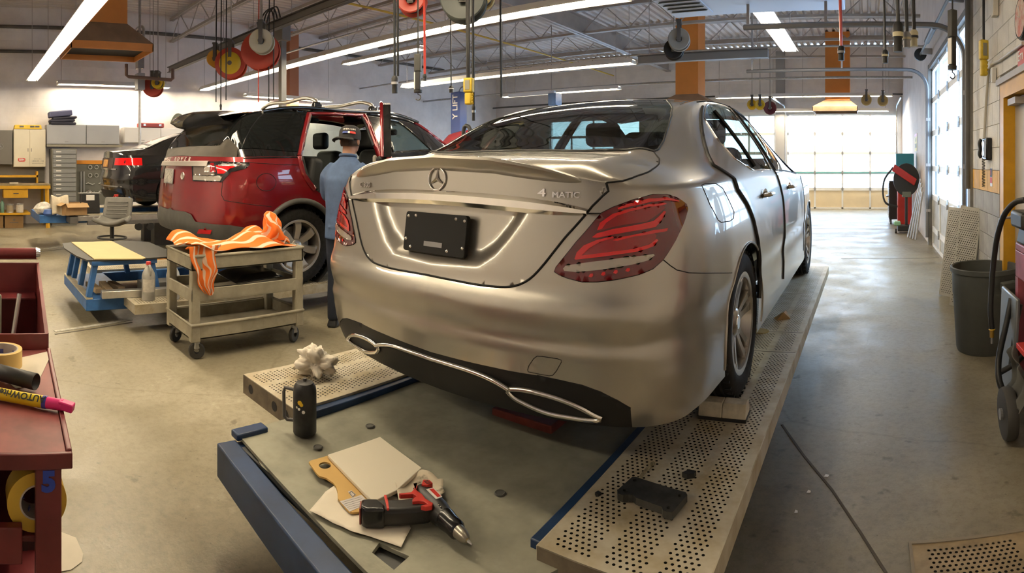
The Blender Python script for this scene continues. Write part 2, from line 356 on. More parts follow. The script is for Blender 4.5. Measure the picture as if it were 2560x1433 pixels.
# ================= overhead doors
PANE=glassM('door_pane',(.95,.97,1.0),ior=1.12); DBEIGE=M('door_beige',(.74,.62,.42),.5,var=.06,vs_=2); DWHITE=M('door_white',(.82,.82,.80),.45,var=.08,vs_=3); TEAL=M('teal_weatherstrip',(.10,.36,.38),.5)
def overhead_door(name,w,rows,cols,loc,rz,mats,label):
    # door in local x (0..w), outside is +y ; rows = list of (z0,z1,glazed)
    t=struct(thing(name,None,None,loc,rz))
    t['label']=label
    for z0,z1,gl in rows:
        fr=MB(); m=.045
        fr.bx(0,w,-.02,.03,z0,z0+m).bx(0,w,-.02,.03,z1-m,z1)
        for i in range(cols+1):
            x=i*w/cols; fr.bx(max(0,x-m/1.6),min(w,x+m/1.6),-.02,.03,z0,z1)
        s=fr.build('section_frame',mats[0],t)
        for i in range(cols):
            x0=i*w/cols+.02;x1=(i+1)*w/cols-.02
            if gl: MB().bx(x0,x1,.004,.010,z0+.02,z1-.02).build('pane',PANE,s)
            else: MB().bx(x0,x1,.0,.02,z0+.02,z1-.02).build('panel',mats[1],s)
        for i in range(1,cols):
            x=i*w/cols; MB().prism([(0,-.07),(.035,0),(0,.07),(-.035,0)],0,.025,Matrix.Translation((x,-.02,z1))@Euler((R(90),0,0)).to_matrix().to_4x4()).build('hinge',GALV,s)
    return t
far=[(0,.62,0),(.62,1.14,1),(1.14,1.76,1),(1.76,2.38,1),(2.38,3.0,1)]
overhead_door('door_1',3.51,far,4,(-2.54,YF+.06,0),0,(DWHITE,DBEIGE),'wide glazed overhead door at the right end of the far wall')
overhead_door('door_2',3.40,far,4,(-6.35,YF+.06,0),0,(DWHITE,DBEIGE),'glazed overhead door in the far wall just past the sedan roof')
overhead_door('door_3',3.60,far,4,(-11.2,YF+.06,0),0,(DWHITE,DBEIGE),'glazed overhead door in the far wall behind the red vehicle')
side=[(0,.30,0),(.30,.86,0),(.86,1.36,1),(1.36,1.98,1),(1.98,2.56,1),(2.56,3.12,1)]
overhead_door('door_4',4.0,side,4,(XR+.06,10.1,0),R(-90),(DWHITE,M('door_grey',(.46,.46,.44),.5,var=.15,vs_=6)),'glazed overhead door in the right wall behind the leaning ramps')
for X0,X1,zt in FD:
    mb=MB().bx(X0-.09,X0,YF-.03,YF+.1,0,zt+.09).bx(X1,X1+.09,YF-.03,YF+.1,0,zt+.09).bx(X0,X1,YF-.03,YF+.1,zt,zt+.09); struct(mb.build('trim_1',DWHITE))
    struct(MB().bx(X0,X1,YF+.02,YF+.04,1.125,1.155).build('trim_2',TEAL))
GREYJ=M('jamb_grey',(.24,.23,.21),.5,var=.2,vs_=5)
struct(MB().bx(XR-.03,XR+.12,5.95,6.08,0,3.2).build('trim_3',GREYJ)); struct(MB().bx(XR-.03,XR+.12,10.1,10.2,0,3.2).build('trim_3',GREYJ)); struct(MB().bx(XR-.02,XR+.12,6.08,10.1,3.12,3.2).build('trim_3',GREYJ))
# outside: paving and a pale building opposite
OUT=M('outside_paving',(.62,.64,.68),.8,var=.1,vs_=1)
struct(MB().bx(-40,60,18.35,80,-.3,-.02).build('ground_outside',OUT)); struct(MB().bx(1.35,60,-30,18.35,-.3,-.02).build('ground_outside',OUT))
# baseboards
# ================= vehicle body surfaces: horizontal slices (L) below the belt, lofted sections (T) above
class Shell:
    def __init__(s,d):
        s.d=d; s.n=len(d['kx']); s.cam=None
        kx=np.array(d['kx']); dy=np.array(d['dy']); t=np.r_[0,np.cumsum(np.hypot(np.diff(kx)*d['w0'],np.diff(dy)))]; s.k=t/t[-1]
        s.kx=kx; s.dy=dy
    def L(s,S,V):
        d=s.d; S=np.clip(np.asarray(S,float),0,1); V=np.asarray(V,float)
        kx=cat(s.k,s.kx,S); dy=cat(s.k,s.dy,S)
        zs=spl(d['zs_y'],d['zs'],dy); zs=np.where(dy<d['zs_y'][1],np.interp(kx,d['zr_k'],d['zr']),zs)
        zb=spl(d['zb_y'],d['zb'],dy); z=zb+(zs-zb)*V
        w=spl(d['z'],d['w'],z); yr=spl(d['z'],d['yr'],z); yf=spl(d['z'],d['yf'],z)
        Lf=s.dy[-1]; rear=np.clip(1-dy/d['rl'],0,1)**2*(3-2*np.clip(1-dy/d['rl'],0,1)); fr=np.clip((dy-(Lf-d['fl']))/d['fl'],0,1)**2
        cr=spl(d['z'],d['cr'],z) if 'cr' in d else 1.0
        x=kx*w*(1-(1-cr)*np.clip(1-dy/d['rl'],0,1)**2*np.clip(kx,0,1)**2)
        return np.stack([x,dy+yr*rear-(Lf-yf)*fr,z],-1)
    def setT(s,st,acol=(0,.35,.6,.76,.9,1.0),yend=None):
        # st rows: yc,zc,xe,ze ; first row lies on the rear seam, the corner is at fraction d['sc'] of s
        d=s.d; n=len(st); s.b=np.linspace(0,1,n); sc=d['sc']
        ss=np.linspace(sc,1,600); P=s.L(ss,np.ones(600)); ys=P[:,1]
        sv=[sc]
        for j in range(1,n): sv.append(float(np.interp(st[j][0]+d.get('ys_off',0)*(1-j/(n-1)),ys,ss)))
        s.sb=np.array(sv); s.a=np.array(acol); C=np.zeros((n,6,3))
        for j,(yc,zc,xe,ze) in enumerate(st):
            q=s.L(sv[j],1.0)
            if j==0: C[j]=s.L(np.array(acol)*sc,np.ones(6))
            else:
                cx=[0,xe*.52,xe*.86,xe]; cz=[zc,zc-(zc-ze)*.2,zc-(zc-ze)*.62,ze]
                for k in range(4): C[j,k]=(cx[k],yc+(q[1]-yc)*(cx[k]/q[0])**2,cz[k])
                f=d.get('bulge',.56); C[j,4]=(xe+(q[0]-xe)*f,q[1],ze+(q[2]-ze)*.5); C[j,5]=q
        s.C=C
    def T(s,A,B):
        A=np.clip(np.asarray(A,float),0,1); B=np.clip(np.asarray(B,float),0,1); sh=np.broadcast(A,B).shape; A=np.broadcast_to(A,sh); B=np.broadcast_to(B,sh)
        cols=[]
        for k in range(5): cols.append(np.stack([cat(s.b,s.C[:,k,c],B) for c in range(3)],-1))
        cols.append(s.L(np.interp(B,s.b,s.sb),np.ones(sh)))
        a=s.a; Y=np.stack(cols,0); m=np.zeros_like(Y)
        for k in range(6):
            if k==0: mk=(Y[1]-Y[0])/(a[1]-a[0]); mk=mk*np.array([1,0,0.0])   # flat over the centre line
            elif k==5: mk=(Y[5]-Y[4])/(a[5]-a[4])
            else: mk=(Y[k+1]-Y[k-1])/(a[k+1]-a[k-1])
            m[k]=mk
        i=np.clip(np.searchsorted(a,A,side='right')-1,0,4); h=(a[i+1]-a[i]); t=((A-a[i])/h)[...,None]; h=h[...,None]
        ta=lambda Z,i: np.take_along_axis(Z,i[None,...,None],0)[0]
        return (2*t**3-3*t**2+1)*ta(Y,i)+(t**3-2*t**2+t)*h*ta(m,i)+(-2*t**3+3*t**2)*ta(Y,i+1)+(t**3-t**2)*h*ta(m,i+1)
    def prep(s,base):
        s.base=Vector(base); s.bv={}
        for nm,fn,nu,nv in (('L',s.L,240,70),('T',s.T,70,220)):
            u,v=np.meshgrid(np.linspace(0,1,nu),np.linspace(0,1,nv)); P=fn(u.ravel(),v.ravel()); uv=np.c_[u.ravel(),v.ravel()]
            f=[]
            for j in range(nv-1):
                for i in range(nu-1): a=j*nu+i; f+=[(a,a+1,a+nu+1),(a,a+nu+1,a+nu)]
            s.bv[nm]=(BVHTree.FromPolygons([tuple(p) for p in P],f),P,uv,f)
    def hit(s,o,dr,which='LT',mirror=False):
        best=None
        o=Vector(o)-s.base; dr=Vector(dr)
        if mirror: o.x=-o.x; dr.x=-dr.x
        for nm in which:
            bvh,P,uv,f=s.bv[nm]; l,n,i,dist=bvh.ray_cast(o,dr)
            if i is None: continue
            if best is None or dist<best[3]:
                a,b,c=f[i]; w=bary(l,P[a],P[b],P[c]); best=(nm,w[0]*uv[a]+w[1]*uv[b]+w[2]*uv[c],l,dist)
        return best
    def px(s,x,y,which='LT',mirror=False):
        a=th(x); return s.hit((0,0,CAMZ),(math.sin(a),math.cos(a),(PYH-y)/F),which,mirror)
    def side(s,y,z,which='T'): # from the right side, car coordinates
        return s.hit(Vector((3,y,z))+s.base,(-1,0,0),which)
    def fn(s,nm): return s.L if nm=='L' else s.T
def bary(p,a,b,c):
    a,b,c,p=map(np.asarray,(a,b,c,tuple(p))); v0,v1,v2=b-a,c-a,p-a; d00,d01,d11,d20,d21=v0@v0,v0@v1,v1@v1,v2@v0,v2@v1; dn=d00*d11-d01*d01
    v=(d11*d20-d01*d21)/dn; w=(d00*d21-d01*d20)/dn; return (1-v-w,v,w)
def dens(poly,step,closed=True):
    o=[]; n=len(poly)
    for i in range(n if closed else n-1):
        a=np.array(poly[i],float);b=np.array(poly[(i+1)%n],float); k=max(1,int(np.ceil(np.abs((b-a)/step).max())))
        for j in range(k): o.append(tuple(a+(b-a)*j/k))
    if not closed: o.append(tuple(poly[-1]))
    return o
def inside(poly,x,y):
    poly=np.asarray(poly); r=np.zeros(len(x),bool); j=len(poly)-1
    for i in range(len(poly)):
        xi,yi=poly[i];xj,yj=poly[j]
        c=((yi>y)!=(yj>y))&(x<(xj-xi)*(y-yi)/((yj-yi)+1e-15)+xi); r^=c; j=i
    return r
def patch(fn,poly,step,holes=(),rings=()):
    """poly/holes in parameter space -> (verts, tris) lying on the surface fn; step=(du,dv)"""
    poly=dens(poly,np.array(step)); P=np.array(poly); lo=P.min(0);hi=P.max(0)
    V=[Vector(p) for p in poly]; E=[(i,(i+1)%len(poly)) for i in range(len(poly))]
    hs=[]
    for h in list(holes)+list(rings):
        h=dens(h,np.array(step)); hs.append(h); o=len(V); V+=[Vector(p) for p in h]; E+=[(o+i,o+(i+1)%len(h)) for i in range(len(h))]
    gu=np.arange(lo[0]+step[0]*.5,hi[0],step[0]); gv=np.arange(lo[1]+step[1]*.5,hi[1],step[1])
    if len(gu) and len(gv):
        U,W=np.meshgrid(gu,gv); U=U.ravel();W=W.ravel(); k=inside(poly,U,W)
        for q in holes: k&=~inside(q,U,W)
        # keep clear of the edges
        ed=np.array(poly+[p for h in hs for p in h])/np.array(step)
        G=np.c_[U,W]/np.array(step)
        keep=[]
        for i in np.where(k)[0]:
            if np.min(np.abs(ed-G[i]).max(1))>.45: keep.append(i)
        V+=[Vector((U[i],W[i])) for i in keep]
    V=[Vector((p[0]/step[0],p[1]/step[1])) for p in V]
    ov,oe,of,*_=delaunay_2d_cdt(V,E,[],0,1e-5)
    ov=np.array([tuple(p) for p in ov])*np.array(step); cen=np.array([ov[list(f)].mean(0) for f in of]); k=inside(poly,cen[:,0],cen[:,1])
    for q in holes: k&=~inside(q,cen[:,0],cen[:,1])
    of=[f for f,g in zip(of,k) if g]
    used=sorted({i for f in of for i in f}); mp={a:i for i,a in enumerate(used)}; uv=ov[used]
    return fn(uv[:,0],uv[:,1]),[tuple(mp[i] for i in f) for f in of],uv
def pmesh(name,parts,mat,parent,mirror=False,both=False,off=0.0,thick=0.0,smooth=180,weld=.0015,edit=None):
    """join surface patches [(verts,faces)] into one mesh in car coordinates"""
    me=bpy.data.meshes.new(name); bm=bmesh.new()
    for sx in ((1,-1) if both else ((-1,) if mirror else (1,))):
        for P,f in parts:
            vs=[bm.verts.new((sx*p[0],p[1],p[2])) for p in P]
            for t in f:
                try: bm.faces.new([vs[i] for i in (t if sx>0 else t[::-1])])
                except ValueError: pass
    bmesh.ops.remove_doubles(bm,verts=bm.verts,dist=weld)
    bmesh.ops.recalc_face_normals(bm,faces=bm.faces)
    # outward = away from the cabin axis
    c=Vector((0,2.3,.7)); sm=sum((f.calc_center_median()-c).dot(f.normal)*f.calc_area() for f in bm.faces)
    if sm<0: bmesh.ops.reverse_faces(bm,faces=bm.faces)
    bm.normal_update()
    if off:
        for v,n in [(v,v.normal.copy()) for v in bm.verts]: v.co+=n*off
    if edit: edit(bm)
    bm.to_mesh(me); bm.free(); me.materials.append(mat)
    o=bpy.data.objects.new(name,me); COL.objects.link(o); o.parent=parent
    fin(o,smooth,solid=thick); return o
def mir(o,parent=None):
    """mirror image of a part across the car's middle plane"""
    me=o.data.copy(); 
    for v in me.vertices: v.co.x*=-1
    me.flip_normals(); c=o.copy(); c.data=me; COL.objects.link(c); c.parent=parent or o.parent; c.location.x*=-1
    for ch in o.children: mir(ch,c)
    return c
def wheel(parent,loc,R_,rim,w,side=1,spokes=5,rimM=None,tyreM=None,discM=None,face=.02,twin=True,capM=None):
    t=bpy.data.objects.new('wheel',None); COL.objects.link(t); t.parent=parent; t.location=loc; t.rotation_euler=(0,0,0 if side>0 else PI)
    h=w/2; pr=[(rim-.012,-h*.8),(rim+.005,-h*.93),(rim+.03,-h),(R_-.03,-h*.98),(R_-.008,-h*.85),(R_,-h*.6),(R_,h*.6),(R_-.008,h*.85),(R_-.03,h*.98),(rim+.03,h),(rim+.005,h*.93),(rim-.012,h*.8)]
    ty=MB().lathe(pr,56,axis='X',closed=True).build('tyre',tyreM,t,smooth=50)
    gr=MB()
    for q in (-.55,-.2,.2,.55): gr.lathe([(R_-.004,q*h-.006),(R_+.0012,q*h-.005),(R_+.0012,q*h+.005),(R_-.004,q*h+.006)],56,axis='X',closed=True)
    for i in range(44):
        a=2*PI*i/44
        for q in (-.82,.82): gr.box((q*h,(R_-.006)*math.sin(a),(R_-.006)*math.cos(a)),(h*.22,.006,.011),(-a,0,0))
    gr.build('tread_groove',BLK,t)
    ri=MB().lathe([(rim,h*.86),(rim+.006,h*.92),(rim-.006,h*.94),(rim-.02,h*.9),(rim-.028,h*.6),(rim-.05,-h*.2),(rim-.05,-h*.8),(rim,-h*.85)],56,axis='X').build('rim',rimM,t,smooth=40)
    for i in range(spokes):
        a=2*PI*i/spokes
        mb=MB()
        for q in ((-.5,.5) if twin else (0,)):
            # tapering spoke from hub to rim, dished
            pts=[]
            for k in range(7):
                u=k/6; r=.045+(rim-.02-.045)*u; an=a+q*(.42-.06*u) if twin else a+.10*math.sin(u*PI)
                ww=(.024-.006*math.sin(u*PI)) if twin else (.034+.012*u); xx=h*(.62+.24*u**1.5)+face*0; 
                c=Vector((xx,r*math.sin(an),r*math.cos(an))); tn=Vector((0,math.cos(an),-math.sin(an)))
                pts+= [c-tn*ww-Vector((.03,0,0)),c-tn*ww*.8,c+tn*ww*.8,c+tn*ww-Vector((.03,0,0))]
            mb.add(pts,[(4*k+j,4*k+j+1,4*k+j+5,4*k+j+4) for k in range(6) for j in range(3)])
        mb.build('spoke',rimM,t,smooth=35,solid=.006)
    MB().lathe([(.0,h*.72),(.05,h*.7),(.066,h*.6),(.07,h*.3)],24,axis='X').build('hub',rimM,t,smooth=40)
    MB().lathe([(0,h*.745),(.03,h*.74),(.034,h*.7)],20,axis='X').build('hub_cap',capM or CHROME,t,smooth=40)
    MB().lathe([(.06,h*.1),(rim*.72,h*.1),(rim*.72,h*-.02),(.06,-.02*h)],36,axis='X',closed=True).build('brake_disc',discM or GALV,t,smooth=40)
    MB().lathe([(.02,-h*.75),(rim-.05,-h*.75)],36,axis='X').build('wheel_back',BLK,t)
    return t
# ================= silver sedan
SILVER=M('silver_paint',(.41,.39,.345),.32,.75,coat=1.0,coatr=.02); SHUT=M('shut_gap',(.006,.006,.006),.8); TRIM=M('black_trim',(.012,.012,.012),.5,spec=.25); SEAL=M('door_seal',(.01,.01,.01),.55)
TYRE=M('tyre',(.018,.017,.016),.75,spec=.2,var=.3,vs_=30); RIMS=M('alloy',(.50,.48,.45),.25,.9); DARKG=glassM('tinted_glass',(.16,.18,.155),ior=1.5); SIDEG=glassM('side_glass',(.45,.52,.5),ior=1.5); SEATM=M('dark_upholstery',(.03,.029,.028),.7)
LENS=M('lamp_lens',(.11,.002,.005),.06,coat=1.0,coatr=.01); LRED=M('lamp_red',(.66,.006,.008),.12,coat=1.0); LDEEP=M('lamp_deep_red',(.26,.004,.007),.12,coat=1.0); LCLR=M('lamp_clear',(.42,.37,.33),.1,.3,coat=1.0)
d=dict(
 kx=[0,.2,.4,.6,.75,.86,.925,.962,.985,1.0,1.0,.995,.99,.985,.965,.90,.72,.42,0],
 dy=[0,.007,.025,.058,.096,.150,.225,.36,.64,1.06,1.6,2.4,3.1,3.7,4.1,4.4,4.57,4.66,4.69],w0=.9,
 z =[.10,.20,.30,.37,.41,.445,.48,.53,.565,.60,.64,.70,.80,.90,1.0,1.08],
 w =[.86,.885,.893,.895,.896,.893,.892,.897,.902,.903,.902,.900,.893,.872,.838,.80],
 yr=[.20,.085,.042,.027,.018,.010,.016,.004,.0,.006,.022,.030,.044,.056,.066,.072],
 yf=[4.5,4.6,4.64,4.66,4.67,4.68,4.69,4.69,4.68,4.66,4.63,4.58,4.45,4.3,4.15,4.0],
 cr=[.99,1,1.01,1.01,1,1,1,1,1,1,1,.995,.985,.965,.945,.93],
 rl=1.0,fl=.9, zs_y=[0,.30,.6,1.0,1.5,2.2,3.0,3.6,4.2,4.5,4.69],zs=[1.0,.965,.968,.972,.972,.962,.945,.92,.86,.78,.70],
 zr_k=[0,.3,.55,.72,.9],zr=[1.048,1.038,1.008,.985,.965], zb_y=[0,.35,.7,1.2,4.0,4.69],zb=[.21,.20,.20,.20,.19,.22], sc=.0)
S1=Shell(d); CB=(-1.43,1.47,.425)
kk=S1.k; d['sc']=float(np.interp(.79,S1.kx[:9],kk[:9]))
st=[(0,0,0,0),(.20,1.066,.55,1.040),(.38,1.082,.56,1.058),(.56,1.094,.575,1.075),(.72,1.150,.575,1.125),(.95,1.250,.565,1.22),(1.20,1.335,.552,1.30),(1.45,1.392,.548,1.352),(1.75,1.428,.548,1.385),(2.15,1.440,.548,1.396),(2.55,1.418,.548,1.374),(2.85,1.345,.56,1.30),(3.2,1.19,.60,1.15),(3.5,1.045,.64,1.02),(3.85,.965,.66,.95),(4.25,.87,.6,.865),(4.5,.80,.45,.80)]
S1.setT(st); S1.prep(CB)
car=thing('sedan','silver four-door sedan with rear facing the camera on the perforated runways','car',CB)
def zz(ox,oy,pts): return [(ox+x/3.981,oy+y/3.981) for x,y in pts]
def hits(S,pts,which='LT',mirror=False):
    o=[]
    for x,y in pts:
        h=S.px(x,y,which,mirror)
        if h: o.append(h)
    return o
def bside(S,y):   # parameter b whose side point has this y
    bb=np.linspace(0,1,400); return float(np.interp(y,S.T(np.ones(400),bb)[:,1],bb))
def bmid(S,y): bb=np.linspace(0,1,400); return float(np.interp(y,S.T(np.zeros(400),bb)[:,1],bb))
def sy(S,y,v=1.0): ss=np.linspace(S.d['sc'],1,600); P=S.L(ss,np.full(600,v)); return float(np.interp(y,P[:,1],ss))
def uvs(h): return [tuple(q[1]) for q in h]
# --- outlines read off the photo and laid on the body
light=uvs(hits(S1,zz(1280,360,[(425,1270),(440,1230),(640,980),(830,760),(890,690),(1000,635),(1200,560),(1400,505),(1540,505),(1660,550),(1730,600),(1745,650),(1720,740),(1660,880),(1580,1030),(1500,1150),(1400,1240),(1250,1300),(1050,1345),(850,1370),(700,1370),(560,1335),(470,1300)]),'L'))
iT=4; iO=15
lidL=uvs(hits(S1,zz(1280,360,[(960,470),(900,520),(800,620),(745,690),(640,810),(540,920),(400,1095),(300,1220),(200,1325),(100,1390),(0,1418)]),'L'))
lidbot=uvs(hits(S1,[(1240,717),(1190,711)],'L'))
lidL[-1]=(max(lidL[-1][0],.004),lidL[-1][1])
ext_=[p for p in uvs(hits(S1,[(1240,717),(1195,712),(1155,705)],'L')) if p[0]>.003]
lidL=[p for p in lidL if p[0]>.002]+ext_
vb=lidL[-1][1]+.25*(lidL[-1][1]-lidL[-2][1])
tail_=np.array(lidL[4:]); tt_=np.r_[0,np.cumsum(np.hypot(np.diff(tail_[:,0])*6,np.diff(tail_[:,1])*.8))]; qq_=np.linspace(0,tt_[-1],28)
lidL=lidL[:4]+[(float(cat(tt_,tail_[:,0],q)),float(cat(tt_,tail_[:,1],q))) for q in qq_]
lidT=uvs(hits(S1,zz(1280,360,[(1100,370),(1240,320),(1400,250),(1460,200),(1465,150),(1410,75)]),'T'))
split=uvs(hits(S1,zz(1280,360,[(1500,1150),(1580,1215),(1640,1255),(1760,1283),(1980,1286),(2190,1284)]),'L'))
def arch(S,yc,zc,r,a0,a1,n):
    o=[]
    for i in range(n+1):
        t=a0+(a1-a0)*i/n; h=S.side(yc+r*math.cos(t),zc+r*math.sin(t),'L')
        if h: o.append(tuple(h[1]))
    return o
ARW=.362
ar=arch(S1,1.056,.32,ARW,R(180+14),R(-14),40)
# the split line meets the arch
P_=S1.L(*np.array(ar).T); zsp=float(S1.L(*split[-1])[2]); isp=int(np.argmin(np.abs(P_[:20,2]-zsp)))
gap1=uvs(hits(S1,[(1795,432),(1820,450),(1843,475),(1866,510),(1882,550),(1893,600),(1898,650),(1899,700),(1897,745)],'L'))
gap1=[g for g in gap1 if g[1]<.99]
gap1T=uvs(hits(S1,[(1757,268),(1753,300),(1755,330),(1761,360),(1770,390),(1783,415)],'T'))
s_g1=gap1[0][0]; 
s2=sy(S1,2.17); s3=sy(S1,3.42)
s_l=lidL[0][0]; seam=[x for x in np.linspace(0,1,420)]
def seamS(a,b): return [a]+[x for x in seam if min(a,b)<x<max(a,b)][::(1 if b>a else -1)]+[b]
def TB(s_): return (1.0,float(np.interp(s_,S1.sb,S1.b))) if s_>=S1.d['sc'] else (s_/S1.d['sc'],0.0)
LS=(.0045,.032); TS=(.035,.0075)
# --- boot lid (rear face + deck) with plate recess
rec=[(1280,360,[(-700,600)])]
recpx=zz(1280,360,[(170,712),(100,820),(0,960),(-150,1130),(-330,1255)])
recuv=uvs(hits(S1,recpx,'L')); rp=S1.L(*np.array(recuv).T); 
wr_=float(rp[0][0]); 
lid_poly=[(x,1.0) for x in seamS(0,s_l)]+lidL[1:]+[(0,vb)]
winb=bmid(S1,.56); aw=lidT[-1][0]
lidT_poly=[TB(x) for x in seamS(0,s_l)]+lidT+[(aw*.5,winb),(0,winb)]
zlo=float(rp[-1][2])-.012
RP=[(0,zlo)]+[(float(p[0]),float(p[2])) for p in rp[::-1]]+[(float(rp[0][0])+.012,.90)]
RPp=np.array(RP+[(0,.90)])
def recdepth(bm):
    # sunk number-plate field under the chrome strip, soft lower and side edges
    vs=list(bm.verts); X=np.array([abs(v.co.x) for v in vs]); Z=np.array([v.co.z for v in vs]); ins=inside(RPp,X+1e-6,Z)
    D=np.full(len(vs),9.0)
    for (x0,z0),(x1,z1) in zip(RP[:-1],RP[1:]):
        dx,dz=x1-x0,z1-z0; t=np.clip(((X-x0)*dx+(Z-z0)*dz)/(dx*dx+dz*dz),0,1); D=np.minimum(D,np.hypot(X-x0-t*dx,Z-z0-t*dz))
    for v,i,q in zip(vs,ins,D):
        if i: k=min(1,q/.075); v.co.y+=.038*(k**3*(k*(6*k-15)+10))**.75
A_=patch(S1.L,lid_poly,(.0022,.016)); B_=patch(S1.T,lidT_poly,TS)
lid=pmesh('boot_lid',[A_[:2],B_[:2]],SILVER,car,both=True,edit=recdepth)
# --- rear quarter panels
def quarter(side):
    polyL=[lidL[3]]+light[iT:iO+1]+split[1:-1]+ar[isp:]+[(sy(S1,1.41,0),0),(gap1[-1][0],0)]+gap1[::-1]+[(s_g1,1.0)]+[(x,1.0) for x in seamS(s_g1,s_l)][1:]+lidL[1:3]
    g0=gap1T[::-1]
    polyT=[TB(x) for x in seamS(s_l,s_g1)]+g0+[(.735,g0[-1][1])]+[(.735,wtop[0][1]+.004)]+wtop+lidT[::-1]
    return polyL,polyT
wtop=uvs(hits(S1,[(1657,247),(1667,251),(1680,268),(1679,289),(1672,314),(1659,352),(1645,374)],'T'))
qL,qT=quarter(1)
qa=patch(S1.L,qL,LS); qb=patch(S1.T,qT,TS)
qp=pmesh('quarter_panel',[qa[:2],qb[:2]],SILVER,car); mir(qp)
# --- bumper, black diffuser
blk=uvs(hits(S1,zz(1280,720,[(0,830),(250,870),(480,920),(700,970),(880,1035),(1050,1120),(1180,1197)]),'L'))
blkc=[(0,blk[0][1]-.01)]+blk
e=blk[-1]
bump=[(e[0],0.0),(sy(S1,.72,0),0)]+ar[:isp+1]+split[::-1][1:]+light[iO+1:]+light[:iT+1]+lidL[3:]+[(0,vb)]+blkc+[(e[0],0.0)][:0]
bp_=patch(S1.L,bump,(.003,.02)); bum=pmesh('rear_bumper',[bp_[:2]],SILVER,car,both=True)
dif=[(0,0),(e[0],0)]+blkc[::-1]
df_=patch(S1.L,dif,(.004,.03)); dfo=pmesh('diffuser',[df_[:2]],TRIM,car,both=True)
# --- doors, sills, front body
def door(name,sa,sb,gL,gR,polyT,win,lab=None):
    pa=patch(S1.L,gL,LS); hs=[win] if win else []
    pb=patch(S1.T,polyT,TS,holes=hs); return pmesh(name,[pa[:2],pb[:2]],SILVER,car)
def edge(y,top=1.0,n=10): return [(sy(S1,y+.0*k,1-k*(1-.13)/n),1-k*(1-.13)/n) for k in range(n+1)]
vs0=.13
g1=[(s_g1,1.0)]+[g for g in gap1 if g[1]>vs0]; g1e=(np.interp(vs0,[g[1] for g in gap1[::-1]],[g[0] for g in gap1[::-1]]),vs0)
g2=edge(2.17); g3=edge(3.42)
b2,b3=TB(s2)[1],TB(s3)[1]; RL=.735
wr1=[(.985,bside(S1,1.50)),(.985,bside(S1,2.10)),(.765,bside(S1,2.12)),(.765,bside(S1,1.6)),(.82,bside(S1,1.33)),(.9,bside(S1,1.23)),(.95,bside(S1,1.27))]
wf1=[(.985,bside(S1,2.24)),(.985,bside(S1,3.3)),(.93,bside(S1,3.16)),(.765,bside(S1,2.76)),(.765,bside(S1,2.22))]
rdL=g1+[g1e]+g2[::-1]+[(x,1.0) for x in seamS(s2,s_g1)][1:-1]
rdT=[TB(x) for x in seamS(s_g1,s2)]+[(RL,b2),(RL,gap1T[0][1])]+gap1T
rd=door('rear_door',s_g1,s2,rdL,None,rdT,wr1)
bA=bside(S1,2.72)
fdL=g2+g3[::-1]+[(x,1.0) for x in seamS(s3,s2)][1:-1]
fdT=[TB(x) for x in seamS(s2,s3)]+[(.86,bside(S1,3.12)),(RL,bA),(RL,b2)]
fd=door('front_door',s2,s3,fdL,None,fdT,wf1)
sill=[(sy(S1,1.42,0),0),(sy(S1,3.54,0),0),(sy(S1,3.42,vs0),vs0)]+[(s_,vs0) for s_ in np.linspace(sy(S1,3.42,vs0),g1e[0],20)[1:]]+[(gap1[-1][0],.02)]
si=pmesh('sill',[patch(S1.L,sill,LS)[:2]],SILVER,car)
ar2=arch(S1,3.896,.32,.362,R(194),R(-14),40)
frL=g3+[(sy(S1,3.54,0),0)]+ar2+[(sy(S1,4.24,0),0),(1,0),(1,1)]+[(x,1.0) for x in seamS(1,s3)][1:-1]
fr=pmesh('front_wing',[patch(S1.L,frL,(.006,.04))[:2]],SILVER,car)
bW=bmid(S1,3.46)
hood=[TB(x) for x in seamS(s3,1)]+[(0,1),(0,bW),(.74,bW-.02)]
hd=pmesh('bonnet',[patch(S1.T,hood,TS)[:2]],SILVER,car,both=True)
apil=[TB(s3),(.74,bW-.02),(RL,bA),(.86,bside(S1,3.12))]
ap=pmesh('windscreen_pillar',[patch(S1.T,apil,TS)[:2]],SILVER,car)
roof=[(0,wtop[0][1]+.006),(.5,wtop[0][1]+.006),(.735,wtop[0][1]+.004),(RL,bA),(0,bmid(S1,2.74))]
rf=pmesh('roof',[patch(S1.T,roof,TS)[:2]],SILVER,car,both=True)
glz=[(0,winb),(aw*.5,winb)]+[lidT[-1]]+wtop[::-1]+[(.5,wtop[0][1]+.006),(0,wtop[0][1]+.006)]
gl_=patch(S1.T,glz,TS); rw=pmesh('rear_window',[gl_[:2]],DARKG,car,both=True)
for p in (rd,fd,si,fr,ap): mir(p)
w1=pmesh('rear_door_window',[patch(S1.T,wr1,TS)[:2]],SIDEG,car,off=-.004); w2=pmesh('front_door_window',[patch(S1.T,wf1,TS)[:2]],SIDEG,car,off=-.004); mir(w1); mir(w2)
ws=pmesh('windscreen',[patch(S1.T,[(0,bmid(S1,2.74)),(RL,bA),(.74,bW-.02),(0,bW)],TS)[:2]],glassM('windscreen_glass',(.75,.85,.78)),car,both=True)
